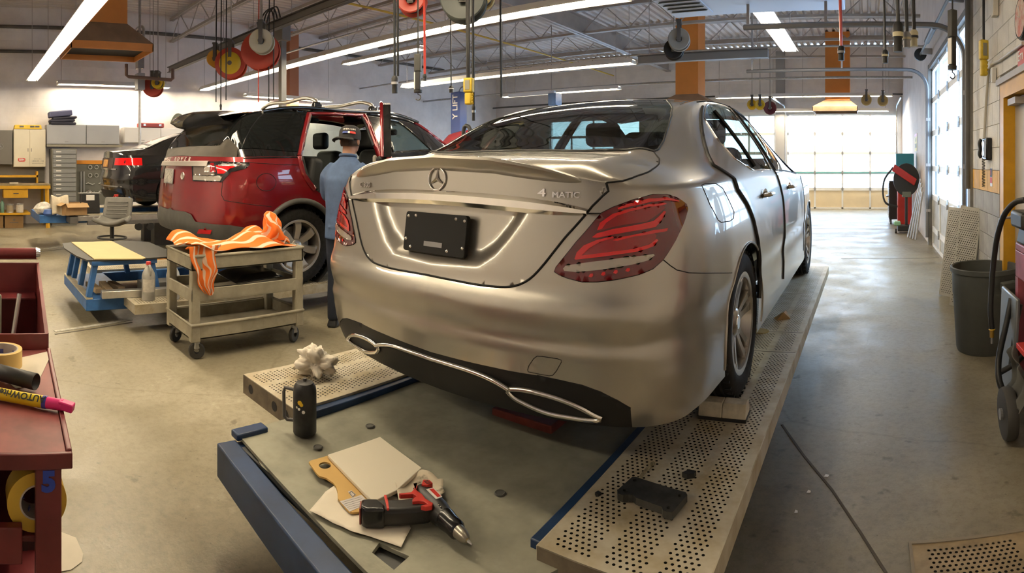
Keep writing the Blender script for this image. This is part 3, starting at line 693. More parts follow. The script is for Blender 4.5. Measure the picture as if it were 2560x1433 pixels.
# --- black lines: shut gaps, window frame
def line(name,nm,uv,r,mat,off=0,parent=car,both=True,n=6,closed=False,smoothn=0):
    q=np.array(dens(uv,np.array([.004,.03] if nm=='L' else [.03,.006]),closed)); P=S1.fn(nm)(q[:,0],q[:,1])
    o=None
    for sx in ((1,-1) if both else (1,)):
        o=MB().tube([(sx*p[0],p[1],p[2]) for p in P],r,n,closed).build(name,mat,parent,smooth=60)
    return o
line('shut_line','L',[(s_l,1.0)]+lidL+[(0,vb)],.0042,SHUT); line('shut_line','T',[TB(s_l)]+lidT,.0035,SHUT)
line('shut_line','L',split,.0018,SHUT); line('shut_line','L',light,.003,SHUT,closed=True); line('shut_line','L',[light[iT],lidL[3]],.002,SHUT)
line('door_seal','L',[(s_g1,1.0)]+gap1,.013,SEAL); line('door_seal','T',[TB(s_g1)]+gap1T[::-1],.011,SEAL)
line('door_seal','L',g2,.010,SEAL); line('door_seal','T',[TB(s2),(RL,b2)],.009,SEAL); line('shut_line','L',g3,.004,SHUT)
line('window_seal','T',wr1,.006,CHROME,closed=True); line('window_seal','T',wf1,.006,TRIM,closed=True)
line('window_divider','T',[(.8,bside(S1,1.62)),(.975,bside(S1,1.62))],.012,TRIM)
line('window_seal','T',[lidT[-1]]+wtop[::-1],.005,SEAL); line('window_seal','T',[(0,winb),(aw*.5,winb),lidT[-1]],.007,SEAL)
line('roof_seam','T',[(RL,gap1T[0][1]),(RL,bA)],.004,SHUT)
line('arch_lip','L',ar,.006,SILVER); line('arch_lip','L',ar2,.006,SILVER)
line('shut_line','L',blk[1:],.002,SHUT)
fuel=uvs(hits(S1,[(1754,463),(1762,459),(1790,459),(1806,470),(1824,505),(1835,530),(1834,546),(1825,553),(1803,556),(1795,550),(1774,510)],'L'))
line('fuel_flap_gap','L',fuel,.0018,SHUT,both=False,closed=True)
tow=uvs(hits(S1,zz(1280,720,[(155,815),(170,770),(215,705),(250,680),(300,682),(450,705),(490,720),(490,740),(440,830),(405,870),(370,875),(230,850),(160,835)]),'L'))
line('tow_cap_gap','L',tow,.0013,SHUT,both=False,closed=True)
# --- lamps
def lamp(mirror):
    t=pmesh('tail_lamp',[patch(S1.L,light,(.0025,.018))[:2]],LENS,car,mirror=mirror,off=.004)
    def inner(name,px,mat,off,res=(.0015,.01)):
        uv=uvs(hits(S1,zz(1280,360,px),'L')); return pmesh(name,[patch(S1.L,uv,res)[:2]],mat,t,mirror=mirror,off=off)
    inner('lamp_bowl',[(860,850),(900,770),(1030,700),(1200,660),(1400,625),(1500,615),(1515,640),(1420,720),(1340,775),(1150,800),(1000,830),(880,865)],LDEEP,.006)
    inner('light_guide',[(850,862),(880,785),(1000,700),(1150,652),(1350,605),(1500,590),(1530,600),(1500,612),(1350,630),(1180,672),(1050,715),(940,785),(900,845)],LRED,.0075)
    inner('light_guide',[(1050,640),(1150,600),(1350,548),(1520,535),(1640,565),(1650,580),(1520,565),(1380,580),(1180,625),(1060,655)],LRED,.0075)
    inner('lamp_band',[(800,930),(850,890),(1000,850),(1200,815),(1400,770),(1500,670),(1520,680),(1480,760),(1420,830),(1200,870),(1000,905),(850,935)],LRED,.0075)
    inner('lamp_band',[(1000,960),(1100,925),(1400,860),(1540,840),(1530,870),(1420,890),(1200,925),(1050,965)],LRED,.0075)
    inner('lamp_bowl',[(700,1090),(760,1020),(900,950),(1050,930),(1400,880),(1430,910),(1420,960),(1350,1000),(1200,1040),(900,1090),(720,1115)],LDEEP,.006)
    inner('light_guide',[(628,1145),(650,1080),(720,1010),(850,955),(1000,920),(1020,935),(880,975),(770,1040),(700,1110),(900,1085),(1200,1045),(1360,1000),(1430,945),(1445,960),(1400,1020),(1250,1070),(950,1115),(640,1152)],LRED,.0075)
    inner('reversing_lens',[(515,1240),(540,1210),(800,1172),(1100,1132),(1400,1095),(1412,1108),(1350,1158),(1200,1200),(900,1250),(640,1275),(525,1262)],LCLR,.0075)
    for q in ((790,1310),(910,1295),(1030,1275),(1150,1255)):
        x,y=q; inner('reflector_dot',[(x-22,y+8),(x-8,y-18),(x+20,y-22),(x+24,y+2),(x+5,y+18)],LRED,.0075)
    return t
lamp(False); lamp(True)
# --- chrome strip, spoiler lip, badges, plate
def rearpt(x,z,o=0.0):
    h=S1.hit(Vector((abs(x),-1,z))+S1.base,(0,1,0),'L'); return Vector((x,h[2].y-o,z))
def strip_on(name,xs,z0,z1,mat,o,par=car,lo=None):
    P=[]; n=len(xs)
    for x,a,b_ in zip(xs,z0,z1):
        p=rearpt(x,(a+b_)/2); 
        for zz_,oo in ((b_,.001),((a*.25+b_*.75),o),((a*.7+b_*.3),o),(a,o*.3),(a,-.03)): P.append((x,p.y-oo+.0,zz_))
    return MB().sheet(P,5,n).build(name,mat,par,smooth=35)
xs=list(np.linspace(-.585,.585,41))
zc=[.918-.030*(abs(x)/.585)**2 for x in xs]; 
strip_on('chrome_strip',xs,[z-.027+.018*(abs(x)/.585)**6 for x,z in zip(xs,zc)],[z+.025-.016*(abs(x)/.585)**6 for x,z in zip(xs,zc)],CHROME,.016)
# spoiler lip: wedge section swept along the rear edge of the lid
P=[]; n=81; XS=.555
ls_=np.linspace(0,S1.d['sc'],80); lx_=S1.L(ls_,np.ones(80))[:,0]
for i in range(n):
    x=-XS+2*XS*i/(n-1); q=S1.L(float(np.interp(abs(x),lx_,ls_)),1.0)
    f=max(0,1-(abs(x)/XS)**5)**.7; y0,z0=q[1],q[2]-.004*(1-f)
    sec=[(y0+.10,z0+.010),(y0+.05,z0+.014*f+.004),(y0,z0+.022*f),(y0-.030*f-.002,z0+.026*f-.002),(y0-.036*f-.003,z0+.018*f-.003),(y0-.028*f-.003,z0-.004*f-.004),(y0-.004*f-.002,z0-.022*f-.006),(y0+.004,z0-.03*f-.008)]
    P+=[(x,a,c) for a,c in sec]
MB().sheet(P,8,n).build('spoiler_lip',SILVER,car,smooth=40)
# star emblem
def frame_at(x,z,o):
    p=rearpt(x,z,o); a=rearpt(x+.02,z,o)-rearpt(x-.02,z,o); b_=rearpt(x,z+.02,o)-rearpt(x,z-.02,o); a.normalize(); n=a.cross(b_).normalized(); b_=n.cross(a)
    m=Matrix((a,b_,n)).transposed().to_4x4(); m.translation=p; return m
m=frame_at(0,.985,.004)
em=bpy.data.objects.new('star_emblem',None); COL.objects.link(em); em.parent=car; em.matrix_local=m
MB().tube([(.041*math.cos(t),.041*math.sin(t),0) for t in np.linspace(0,2*PI,40)[:-1]],.0035,8,True).build('emblem_ring',CHROME,em,smooth=60)
for k in range(3):
    t=R(90+120*k); c=Vector((math.cos(t),math.sin(t),0)); s_=Vector((-math.sin(t),math.cos(t),0))
    MB().add([c*.040,s_*.007+c*.004,-c*.004,-s_*.007+c*.004,Vector((0,0,.006))],[(0,1,4),(1,2,4),(2,3,4),(3,0,4)]).build('emblem_arm',CHROME,em)
def badge(txt,x,z,size,sx=1.0):
    m=frame_at(x,z,.003); o=text(txt,size,CHROME,car,(0,0,0),(0,0,0),'badge',.003,sx=1,bold=.0006); o.matrix_local=m@Matrix.Diagonal((sx,1,1,1)); return o
badge('4',.43,.945,.036,1.6); badge('MATIC',.51,.940,.026,1.2); badge('C 300',-.46,.948,.030,1.3)
m=frame_at(0,.785,.012); m.translation.y+=.020
pl=bpy.data.objects.new('plate_holder',None); COL.objects.link(pl); pl.parent=car; pl.matrix_local=m
def rrect(w,h,r,n=5):
    o=[]
    for cx,cy,a in ((w/2-r,h/2-r,0),(-w/2+r,h/2-r,90),(-w/2+r,-h/2+r,180),(w/2-r,-h/2+r,270)):
        for i in range(n+1): t=R(a+90*i/n); o.append((cx+r*math.cos(t),cy+r*math.sin(t)))
    return o
MB().prism(rrect(.305,.148,.012),-.012,.006).build('plate_base',TRIM,pl,bevel=.002)
for x,y in ((-.138,.056),(-.1,.06),(.1,.06),(.14,.055),(-.142,-.03),(.14,-.04),(-.115,-.058),(.07,-.057)): MB().lathe([(0,.010),(.004,.009),(.006,.006)],12,(x,y,0)).build('screw',CHROME,pl,smooth=60)
MB().bx(-.045,.045,-.048,-.03,.006,.0068).build('part_label',GREYP,pl)
# --- exhaust finishers and diffuser trim
def exhaust(mirror):
    sx=-1 if mirror else 1
    uv=[q for q in hits(S1,zz(1280,720,[(-30,1000),(100,1005),(300,1045),(500,1105),(700,1190),(830,1262),(895,1293)]),'L')]
    top=[h[2] for h in uv]
    uv=[q for q in hits(S1,zz(1280,720,[(880,1305),(800,1308),(600,1282),(350,1232),(150,1150),(0,1060),(-35,1015)]),'L')]
    lo=[h[2] for h in uv]; P=top+lo
    P=[Vector((sx*p.x,p.y-.006,p.z)) for p in P]
    t=MB().tube(smooth_path(P+[P[0]],4)[:-1],.009,8,True).build('exhaust_frame',CHROME,car,smooth=60)
    c=sum(P,Vector())/len(P); 
    mb=MB(); k=len(P); In=[c+(p-c)*.8+Vector((0,.09,0)) for p in P]; mb.add(P+In,[(i,(i+1)%k,k+(i+1)%k,k+i) for i in range(k)]+[tuple(range(k,2*k))]); mb.build('exhaust_duct',BLK,t)
    MB().cyl(c+Vector((-sx*.10,.03,0)),c+Vector((-sx*.10,.12,0)),.02,n=10).build('tail_pipe',GALV,t,smooth=40)
    return P
exhaust(False); exhaust(True)
q=hits(S1,zz(640,720,[(2548,1060),(2300,960),(2000,890),(1700,780)]),'L')
bar=[h[2] for h in q]; cz=bar[-1].z
ex=max(b_.x for b_ in bar)
pts=[(x,float(S1.L(float(np.interp(abs(x),S1.L(np.linspace(0,.2,60),np.full(60,.1))[:,0],np.linspace(0,.2,60))),.13)[1])-.008,.335-.035*(abs(x)/ex)**4) for x in np.linspace(-ex,ex,31)]
MB().tube(pts,.009,8).build('diffuser_trim',CHROME,car,smooth=60)
# --- wheels, underbody, handles, mirrors
for y in (1.056,3.896):
    for s_ in (1,-1): wheel(car,(s_*.775,y,.322),.322,.222,.215,s_,5,RIMS,TYRE,face=.02)
    for s_ in (1,-1): MB().lathe([(.37,-.14),(.385,.10)],28,(s_*.76,y,.32),'X',a0=R(-100),a1=R(100)).build('wheel_housing',BLK,car,smooth=60)
MB().bx(-.62,.62,.25,4.5,.17,.45).build('underbody',BLK,car,bevel=.05)
for y,z in ((1.62,.865),(2.62,.865)):
    h=S1.side(y,z,'L')[2]; 
    for sx in (1,-1):
        hp=MB().lathe([(0,0),(.035,.002),(.04,.006)],20,axis='X'); 
        o=hp.build('handle_cup',CHROME,car,smooth=60); o.location=(sx*(h.x+.002),y-.06,z); o.scale=(sx*.4,2.0,1.0)
        MB().tube([(sx*(h.x+.004),y-.13,z+.005),(sx*(h.x+.035),y-.10,z+.008),(sx*(h.x+.035),y+.03,z+.008),(sx*(h.x+.004),y+.06,z+.005)],.011,8).build('door_handle',SILVER,car,smooth=60)
for sx in (): MB().lathe([(0,-.13),(.05,-.12),(.075,-.05),(.08,.03),(.06,.10),(0,.13)],16,axis='X').build('wing_mirror',SILVER,car,smooth=60).location=(sx*1.0,3.18,1.02)
# --- cabin
MB().bx(-.72,.72,.9,3.5,.28,.42).build('cabin_floor',BLK,car)
MB().bx(-.66,.66,.55,1.08,1.02,1.05).build('parcel_shelf',BLK,car,bevel=.01)
MB().box((0,1.18,.78),(1.28,.16,.62),(R(-18),0,0)).build('rear_backrest',SEATM,car,bevel=.05,seg=4)
MB().box((0,1.55,.55),(1.3,.6,.2)).build('rear_bench',SEATM,car,bevel=.06,seg=4)
for x in (-.38,.38):
    MB().box((x,1.16,1.12),(.26,.10,.15)).build('headrest',SEATM,car,bevel=.04,seg=4)
    MB().box((x,2.25,.82),(.5,.16,.66),(R(-14),0,0),.8).build('front_backrest',SEATM,car,bevel=.06,seg=4); MB().box((x,2.17,1.24),(.26,.10,.17)).build('headrest',SEATM,car,bevel=.045,seg=4); MB().box((x,2.6,.5),(.5,.5,.2)).build('front_seat',SEATM,car,bevel=.05,seg=4)
MB().box((0,3.35,.86),(1.3,.4,.2)).build('dashboard',SEATM,car,bevel=.06,seg=4)
MB().tube([(-.38+.18*math.cos(t),3.0-.06*math.sin(t),.9+.17*math.sin(t)) for t in np.linspace(0,2*PI,28)[:-1]],.014,8,True).build('steering_wheel',BLK,car,smooth=60)
# ================= drive-on frame rack under the sedan
RZ=.425
PERF=M('perforated_alloy',(.60,.55,.43),.5,.35,var=.25,vs_=7,col2=(.42,.34,.20),lo=.3,hi=.6); RUBMAT=M('rubber_mat',(.25,.245,.19),.75,var=.22,vs_=5,bump=.3,bs=25); UNDER=M('opening_shade',(.03,.028,.025),.8)
def perf_mesh(name,wid,length,bands,pitch,hole,mat,yp=None):
    """flat plate 0..wid, 0..length with staggered round holes in lengthwise bands [(x0,n)]"""
    mb=MB(); yp=yp or pitch; rows=int(length/yp); y_off=(length-rows*yp)/2; edges=[0]
    quad=lambda x0,x1,y0,y1: mb.add([(x0,y0,0),(x1,y0,0),(x1,y1,0),(x0,y1,0)],[(0,1,2,3)]) if x1-x0>1e-6 else None
    xs=0
    for x0,n in bands:
        quad(xs,x0,0,length); xe=x0+(n+.5)*pitch; quad(x0,xe,0,y_off+yp); quad(x0,xe,length-y_off-yp,length); xs=xe
        for j in range(1,rows-1):
            y=y_off+j*yp; sh=(j%2)*pitch/2
            if sh: quad(x0,x0+sh,y,y+yp)
            else: quad(xe-pitch/2,xe,y,y+yp)
            for i in range(n):
                cx=x0+sh+(i+.5)*pitch; cy=y+yp/2; o=[]; h=[]
                for k in range(8):
                    t=PI/4*k; c,s_=math.cos(t),math.sin(t); f=1/max(abs(c),abs(s_)); o.append((cx+c*f*pitch/2,cy+s_*f*yp/2,0)); h.append((cx+c*hole,cy+s_*hole,0))
                mb.add(o+h,[(k,(k+1)%8,8+(k+1)%8,8+k) for k in range(8)])
    quad(xs,wid,0,length)
    return mb
BLUEP_=BLUEP; BLUEP=M('rack_navy',(.010,.032,.09),.45,var=.3,vs_=5)
rack=thing('frame_rack','blue frame rack with two perforated runways under the silver sedan','vehicle rack',(-1.44,1.3,0))
BANDS=[(.025,6),(.175,6),(.325,5)]
def runway(x0,segs,name,par):
    for y0,y1 in segs:
        k=round(y1-y0,2)
        o=perf_mesh('runway_plate',.46,y1-y0-.006,BANDS,.019,.0049,PERF,.0195).build('runway_plate',PERF,par,world=False); o.location=Vector((x0,y0,RZ))-par.location
    y0,y1=segs[0][0],segs[-1][1]
    for a,b_ in ((x0-.004,x0+.004),(x0+.456,x0+.464)): MB().bx(a,b_,y0,y1,RZ-.075,RZ-.0005).build('runway_side',PERF,par,world=True)
    MB().bx(x0+.01,x0+.45,y0+.01,y1-.01,RZ-.03,RZ-.025).build('runway_shade',UNDER,par,world=True)  # dark sheet below the plate stands in for shade in the holes
    mb=MB().bx(x0,x0+.46,y0-.004,y0,RZ-.09,RZ-.0005); return mb.build('runway_end',M('runway_end_brown',(.16,.13,.09),.7,var=.3,vs_=10),par,world=True)  # end plate in a mottled brown, darker than the deck
SEG=[(1.31,3.12),(3.12,3.49),(3.49,4.53),(4.53,5.75)]
runway(-.85,SEG,'r',rack); runway(-2.50,SEG,'l',rack)
for x,w_ in ((-2.46,.09),(-2.3,.09)): 
    pass
for x in (-2.02,-.87): MB().bx(x-.025,x+.025,1.34,5.6,RZ-.12,RZ-.012).build('long_beam',BLUEP,rack,world=True,bevel=.004)
MB().beam((-2.03,.985,.306),(-.62,.868,.306),.08,.132).build('end_beam',BLUEP,rack,world=True,bevel=.006)
MB().bx(-2.03,-1.97,.98,1.36,.25,.36).build('side_beam',BLUEP,rack,world=True,bevel=.006); MB().bx(-.92,-.86,.98,1.36,.25,.36).build('side_beam',BLUEP,rack,world=True,bevel=.006)
MB().bx(-2.06,-2.0,1.02,1.16,.372,.40).build('end_bracket',BLUEP,rack,world=True,bevel=.006)
for y in (1.9,2.5,3.3,4.2,5.2): MB().bx(-2.0,-.9,y-.06,y+.06,.27,.35).build('cross_beam',M('dark_blue',(.015,.03,.07),.5),rack,world=True,bevel=.005)
MB().bx(-1.97,-.92,1.02,2.6,.335,.365).build('floor_pan',M('rack_pan',(.05,.052,.05),.6,var=.2,vs_=6),rack,world=True)
for x in (-1.9,-1.0):
    for y in (1.9,4.6): MB().bx(x-.12,x+.12,y-.3,y+.3,0,.30).build('pedestal',BLUEP,rack,world=True,bevel=.01)
for x in (-2.27,-.62):
    for y in (2.2,4.9): MB().beam((x,y,.02),(x,y+.5,RZ-.09),.06,.06).build('lift_arm',DKSTEEL,rack,world=True)
MB().bx(-1.75,-1.2,2.15,2.45,.365,.372).build('pan_plate',GALV,rack,world=True); MB().box((-1.35,2.05,.39),(.3,.2,.05)).build('red_carrier',M('rust_red',(.16,.03,.02),.6,var=.3,vs_=10),rack,world=True,bevel=.005)
# end cut-outs of the left runway, as dark discs for the shaded holes
for x in (-2.42,-2.2,-2.1): MB().lathe([(.0,0),(.022,0)],20,(x,1.3045,RZ-.045),'Y').build('cut_out',UNDER,rack,world=True)
# rubber mat with plug holes
MZ=.385
mo=[Pz(x,y,MZ) for x,y in ((632,1068),(700,1050),(765,1030),(850,1005),(960,985),(1060,945))]
mat_poly=[(p.x,p.y) for p in mo]+[(-1.62,2.45),(-.93,2.45),(-.885,1.9),(-.86,1.62),(-.83,1.52),(-.79,1.44),(-.77,1.36),(-.785,1.30),(-.82,1.22),(-.85,1.08),(-.93,.962),(-1.161,.973),(-1.6,1.008),(-2.0,1.04)]
hole=[(Pz(x,y,MZ).x,Pz(x,y,MZ).y) for x,y in ((930,1383),(948,1358),(1023,1393),(985,1427))]
ident=lambda u,v: np.stack([u,v,np.full(np.shape(u),MZ)+.004*np.sin(u*3.1+1)*np.sin(v*4.0)],-1)
Pm,Fm,_=patch(ident,mat_poly,(.05,.05),holes=[hole]); mb=MB(); mb.add(Pm,Fm)
mat_o=mb.build('rubber_mat',RUBMAT,solid=.012); tag(mat_o,'grey green rubber mat covering the rack platform behind the sedan','mat')
for x,y in ((925,1065),(795,1118),(1250,1233)):
    p=Pz(x,y,MZ+.004); MB().lathe([(0,.001),(.012,.001),(.016,.003),(.019,0)],16,p).build('plug',M('plug_grey',(.08,.08,.07),.7),mat_o,world=True)

BLUEP=BLUEP_
# ================= red sport-utility vehicle
REDC=M('candy_red',(.185,.004,.008),.3,.35,coat=1.0,coatr=.02,var=.12,vs_=2); CLAD=M('grey_cladding',(.075,.075,.07),.6,var=.2,vs_=6); BGLOSS=M('black_gloss_paint',(.008,.008,.008),.12,coat=1.0)
PRIV=M('privacy_glass',(.006,.007,.007),.06); DUST=M('dusty_red',(.30,.05,.045),.55)
d2=dict(kx=[0,.25,.5,.7,.84,.92,.965,.99,1,1,.995,.99,.98,.95,.85,.6,.3,0],dy=[0,.012,.045,.09,.15,.23,.34,.52,.82,1.3,2.2,3.0,3.8,4.3,4.6,4.76,4.83,4.85],w0=.98,
 z=[.40,.5,.62,.8,1.0,1.15,1.27,1.34],w=[.92,.955,.975,.985,.985,.972,.945,.92],yr=[.09,.03,.0,.01,.035,.05,.085,.12],yf=[4.7,4.8,4.85,4.85,4.8,4.72,4.6,4.5],
 cr=[1,1,1,1,1,.99,.97,.96],rl=1.0,fl=.9,zs_y=[0,.3,1.0,2.2,3.4,4.3,4.85],zs=[1.26,1.27,1.28,1.27,1.24,1.14,1.02],zr_k=[0,.5,.92],zr=[1.29,1.28,1.27],zb_y=[0,.5,1.0,4.0,4.85],zb=[.50,.46,.42,.42,.48],sc=0.)
S2=Shell(d2); d2['sc']=float(np.interp(.88,S2.kx[:9],S2.k[:9])); SB=(-5.72,2.12,.25)
S2.setT([(0,0,0,0),(.24,1.42,.76,1.40),(.38,1.57,.72,1.55),(.55,1.71,.68,1.67),(.85,1.79,.66,1.73),(1.4,1.83,.655,1.765),(2.0,1.84,.655,1.77),(2.6,1.82,.655,1.75),(2.95,1.75,.665,1.68),(3.35,1.53,.71,1.47),(3.75,1.29,.76,1.25),(4.2,1.22,.74,1.2),(4.6,1.14,.62,1.13)])
S2.prep(SB)
suv=thing('sport_utility_vehicle','red sport utility vehicle with black roof and open rear door','car',SB)
def lineS(S,name,nm,uv,r,mat,parent,sides=(1,),closed=False,off=0):
    q=np.array(dens(uv,np.array([.004,.03] if nm=='L' else [.03,.006]),closed)); P=S.fn(nm)(q[:,0],q[:,1]); o=None
    for sx in sides: o=MB().tube([(sx*p[0],p[1],p[2]) for p in P],r,6,closed).build(name,mat,parent,smooth=60)
    return o
def zs_(k,ox,oy,pts): return [(ox+x/k,oy+y/k) for x,y in pts]
Z2=lambda pts: zs_(2.844,350,220,pts)
SG=(.006,.04); TG=(.04,.012)
def archs(S,y,z,r): return arch(S,y,z,r,R(200),R(-20),30)
a1=[(p[0],max(p[1],0)) for p in archs(S2,.99,.40,.44)]; a2=[(p[0],max(p[1],0)) for p in archs(S2,3.913,.40,.44)]
apTl=uvs(hits(S2,Z2([(1200,185),(1188,230),(1172,300),(1155,370),(1146,430)]),'T')); apTr=uvs(hits(S2,Z2([(1590,195),(1625,260),(1660,360),(1685,430)]),'T'))
apLl=uvs(hits(S2,Z2([(1138,520),(1160,610),(1200,670),(1240,720)]),'L'))
sl=apLl[0][0]; yr_=float(S2.T(*apTr[-1])[1]); sr=sy(S2,yr_)
tb=lambda S,s_: (1.0,float(np.interp(s_,S.sb,S.b)))
holeT=[tb(S2,sl)]+apTl[::-1]+apTr+[tb(S2,sr)]
holeL=[(sl,1.0)]+apLl+[(sy(S2,1.62,.3),.3),(sy(S2,1.75,.1),.1),(sr,.1),(sr,1.0)]
bodyL=[(0,0)]+[(a1[0][0],0)]+a1+[(a1[-1][0],0),(a2[0][0],0)]+a2+[(a2[-1][0],0),(1,0),(1,1),(0,1)]
pmesh('body_side',[patch(S2.L,bodyL,SG,holes=[holeL])[:2]],REDC,suv); pmesh('body_side',[patch(S2.L,bodyL,SG)[:2]],REDC,suv,mirror=True)
fw=uvs(hits(S2,Z2([(1722,220),(1830,238),(1900,290),(2075,445),(1800,455)]),'T'))
bb=lambda y: bside(S2,y)
RG=[(0,.065),(.5,.065),(.70,.07),(.71,bb(.30)),(.62,bb(.46)),(.4,bmid(S2,.47)),(0,bmid(S2,.47))]
WS=[(0,bmid(S2,2.98)),(.74,bside(S2,3.0)),(.74,bside(S2,3.62)),(0,bmid(S2,3.66))]
blkT=[(0,0),(1,0),(1,bside(S2,3.62)),(.74,bside(S2,3.62)),(.74,bside(S2,3.0)),(0,bmid(S2,2.98))]
lw=[(.985,bb(1.15)),(.985,bb(3.35)),(.775,bb(2.75)),(.775,bb(1.15))]
pmesh('roof_side',[patch(S2.T,blkT,TG,holes=[holeT,fw])[:2]],BGLOSS,suv); pmesh('roof_side',[patch(S2.T,blkT,TG,holes=[lw])[:2]],BGLOSS,suv,mirror=True)
pmesh('bonnet',[patch(S2.T,[(0,bmid(S2,3.66)),(.74,bside(S2,3.62)),(1,bside(S2,3.62)),(1,1),(0,1)],TG)[:2]],REDC,suv,both=True)
pmesh('windscreen',[patch(S2.T,WS,TG)[:2]],SIDEG,suv,both=True)
pmesh('front_window',[patch(S2.T,fw,TG)[:2]],SIDEG,suv,off=-.005); pmesh('side_window',[patch(S2.T,lw,TG)[:2]],SIDEG,suv,mirror=True,off=-.005)
tgf=[(0,0)]+[(a,0) for a in (.4,.7,.9,1.0)]+[(1.0,bb(.34)),(.78,bb(.47)),(0,bmid(S2,.52))]
TAUPE=M('dusty_tailgate',(.055,.047,.037),.8,var=.3,vs_=3)
pmesh('tailgate_frame',[patch(S2.T,tgf,TG)[:2]],TAUPE,suv,both=True,off=.002)
pmesh('rear_window',[patch(S2.T,RG,TG)[:2]],PRIV,suv,both=True,off=.006)
qg=uvs(hits(S2,Z2([(540,415),(640,250),(700,170),(1185,165),(1165,290),(1120,455),(700,435)]),'T'))
q_=pmesh('quarter_window',[patch(S2.T,qg,TG)[:2]],PRIV,suv,off=.005); mir(q_)
lineS(S2,'window_divider','T',uvs(hits(S2,Z2([(895,180),(720,430)]),'T')),.008,BGLOSS,suv)
lineS(S2,'door_frame','T',[tb(S2,sl)]+apTl[::-1],.028,REDC,suv); lineS(S2,'door_frame','T',[apTl[0],apTr[0]],.024,REDC,suv); lineS(S2,'door_frame','T',apTr+[tb(S2,sr)],.035,REDC,suv)
lineS(S2,'door_frame','L',[(sl,1.0)]+apLl,.026,REDC,suv); lineS(S2,'door_seal','L',[(sl+.004,1.0)]+[(u+.006,v) for u,v in apLl],.016,BLK,suv); lineS(S2,'door_frame','L',[(sr,1.0),(sr,.1)],.03,REDC,suv); lineS(S2,'door_frame','L',[(sy(S2,1.75,.1),.1),(sr,.1)],.03,REDC,suv)
lineS(S2,'door_seal','T',[apTl[-1]]+[(a-.01,b+.006) for a,b in apTl[::-1]]+[(a-.012,b-.006) for a,b in apTr],.014,BLK,suv)
lineS(S2,'window_seal','T',fw,.012,BGLOSS,suv,closed=True); lineS(S2,'pillar_trim','T',[(.745,bside(S2,2.9)),(.745,bside(S2,3.62))],.022,REDC,suv,(1,-1))
lineS(S2,'belt_seal','L',[(sy(S2,.4),.985),(sl,.99)],.008,BGLOSS,suv,(1,-1))
# lamps
lo=uvs(hits(S2,Z2([(378,662),(372,545),(385,528),(560,524),(780,532),(778,550),(745,575),(650,598),(610,640),(585,668)]),'L'))
la=pmesh('tail_lamp',[patch(S2.L,lo,(.003,.02))[:2]],BLKG,suv,off=.006); lm=pmesh('tail_lamp',[patch(S2.L,lo,(.003,.02))[:2]],BLKG,suv,mirror=True,off=.006)
def inl(name,px,mat,off,par=la):
    u=uvs(hits(S2,Z2(px),'L')); return pmesh(name,[patch(S2.L,u,(.003,.02))[:2]],mat,par,off=off)
LGREY=M('lamp_grey',(.16,.13,.11),.12,.2,coat=1.0)
inl('lamp_bowl',[(385,620),(385,540),(530,540),(535,620)],LGREY,.008); inl('lamp_square',[(462,600),(460,552),(503,552),(503,598)],M('lamp_pearl',(.38,.34,.3),.15,.2,coat=1.0),.010); inl('lamp_red',[(505,600),(505,535),(530,535),(545,600)],LDEEP,.010)
inl('lamp_guide',[(555,610),(545,552),(720,548),(640,575),(600,610)],LRED,.010); inl('lamp_clear',[(385,655),(385,622),(590,628),(572,662)],M('lamp_white',(.36,.34,.30),.15,.2,coat=1.0),.010); inl('lamp_streak',[(560,556),(560,546),(715,546),(700,558)],M('lamp_white',(.62,.60,.55)),.012)
# fuel flap, panel gaps
fc=Z2([(898,670)])[0]; fl_=uvs(hits(S2,[(fc[0]+24.5*math.cos(t),fc[1]+22*math.sin(t)) for t in np.linspace(0,2*PI,25)[:-1]],'L')); lineS(S2,'fuel_flap_gap','L',fl_,.003,SHUT,suv,closed=True)
lineS(S2,'shut_line','L',uvs(hits(S2,Z2([(585,668),(578,760),(600,800),(800,830),(935,845)]),'L')),.003,SHUT,suv)
lineS(S2,'crease_shade','L',uvs(hits(S2,Z2([(560,522),(760,530),(1000,545),(1130,548)]),'L')),.003,SHUT,suv)  # dark line stands in for the shade along a body fold
# cladding: bumper wrap, arches, sills
vb1=.40
wrap=[(0,0),(a1[0][0],0)]+[p for p in a1[:8]]+[(sy(S2,.62,.18),.18)]+uvs(hits(S2,Z2([(800,1000),(650,975),(400,950),(370,900),(330,880),(240,868)]),'L'))+[(0,uvs(hits(S2,Z2([(240,868)]),'L'))[0][1]+.02)]
pmesh('bumper_cladding',[patch(S2.L,wrap,SG)[:2]],CLAD,suv,both=True,off=.012)
for sx in (1,-1):
    for A in (a1,a2): MB().tube([(sx*(p[0]+.004),p[1],p[2]) for p in S2.L(*np.array(A).T)],.028,8).build('arch_trim',CLAD,suv,smooth=60)
MB().bx(-.96,.96,1.5,3.4,.36,.47).build('sill',CLAD,suv,bevel=.02)
rl=uvs(hits(S2,Z2([(415,1030),(430,1000),(520,1005),(510,1035)]),'L'))
pmesh('rear_reflector',[patch(S2.L,rl,(.003,.02))[:2]],LRED,suv,off=.02)
def rear2(x,z,o=0): h=S2.hit(Vector((abs(x),-1,z))+S2.base,(0,1,0),'L'); return Vector((x,h[2].y-o,z))
def fr2(x,z,o):
    p=rear2(x,z,o); a=rear2(x+.03,z,o)-rear2(x-.03,z,o); b_=rear2(x,z+.008,o)-rear2(x,z-.02,o); a.normalize(); n=a.cross(b_).normalized(); b_=n.cross(a); m=Matrix((a,b_,n)).transposed().to_4x4(); m.translation=p; return m
PLATEM=M('plate_pale',(.42,.40,.36),.5,var=.5,vs_=40); BRUSH=M('brushed_trim',(.55,.50,.45),.35,.7)
P=[]; xs2=list(np.linspace(-.78,.66,25))
for x in xs2:
    for zz_,o in ((1.235,.004),(1.23,.02),(1.185,.02),(1.18,.0)): q=rear2(x,zz_,o); P.append(tuple(q))
MB().sheet(P,4,25).build('tailgate_strip',BRUSH,suv,smooth=35)
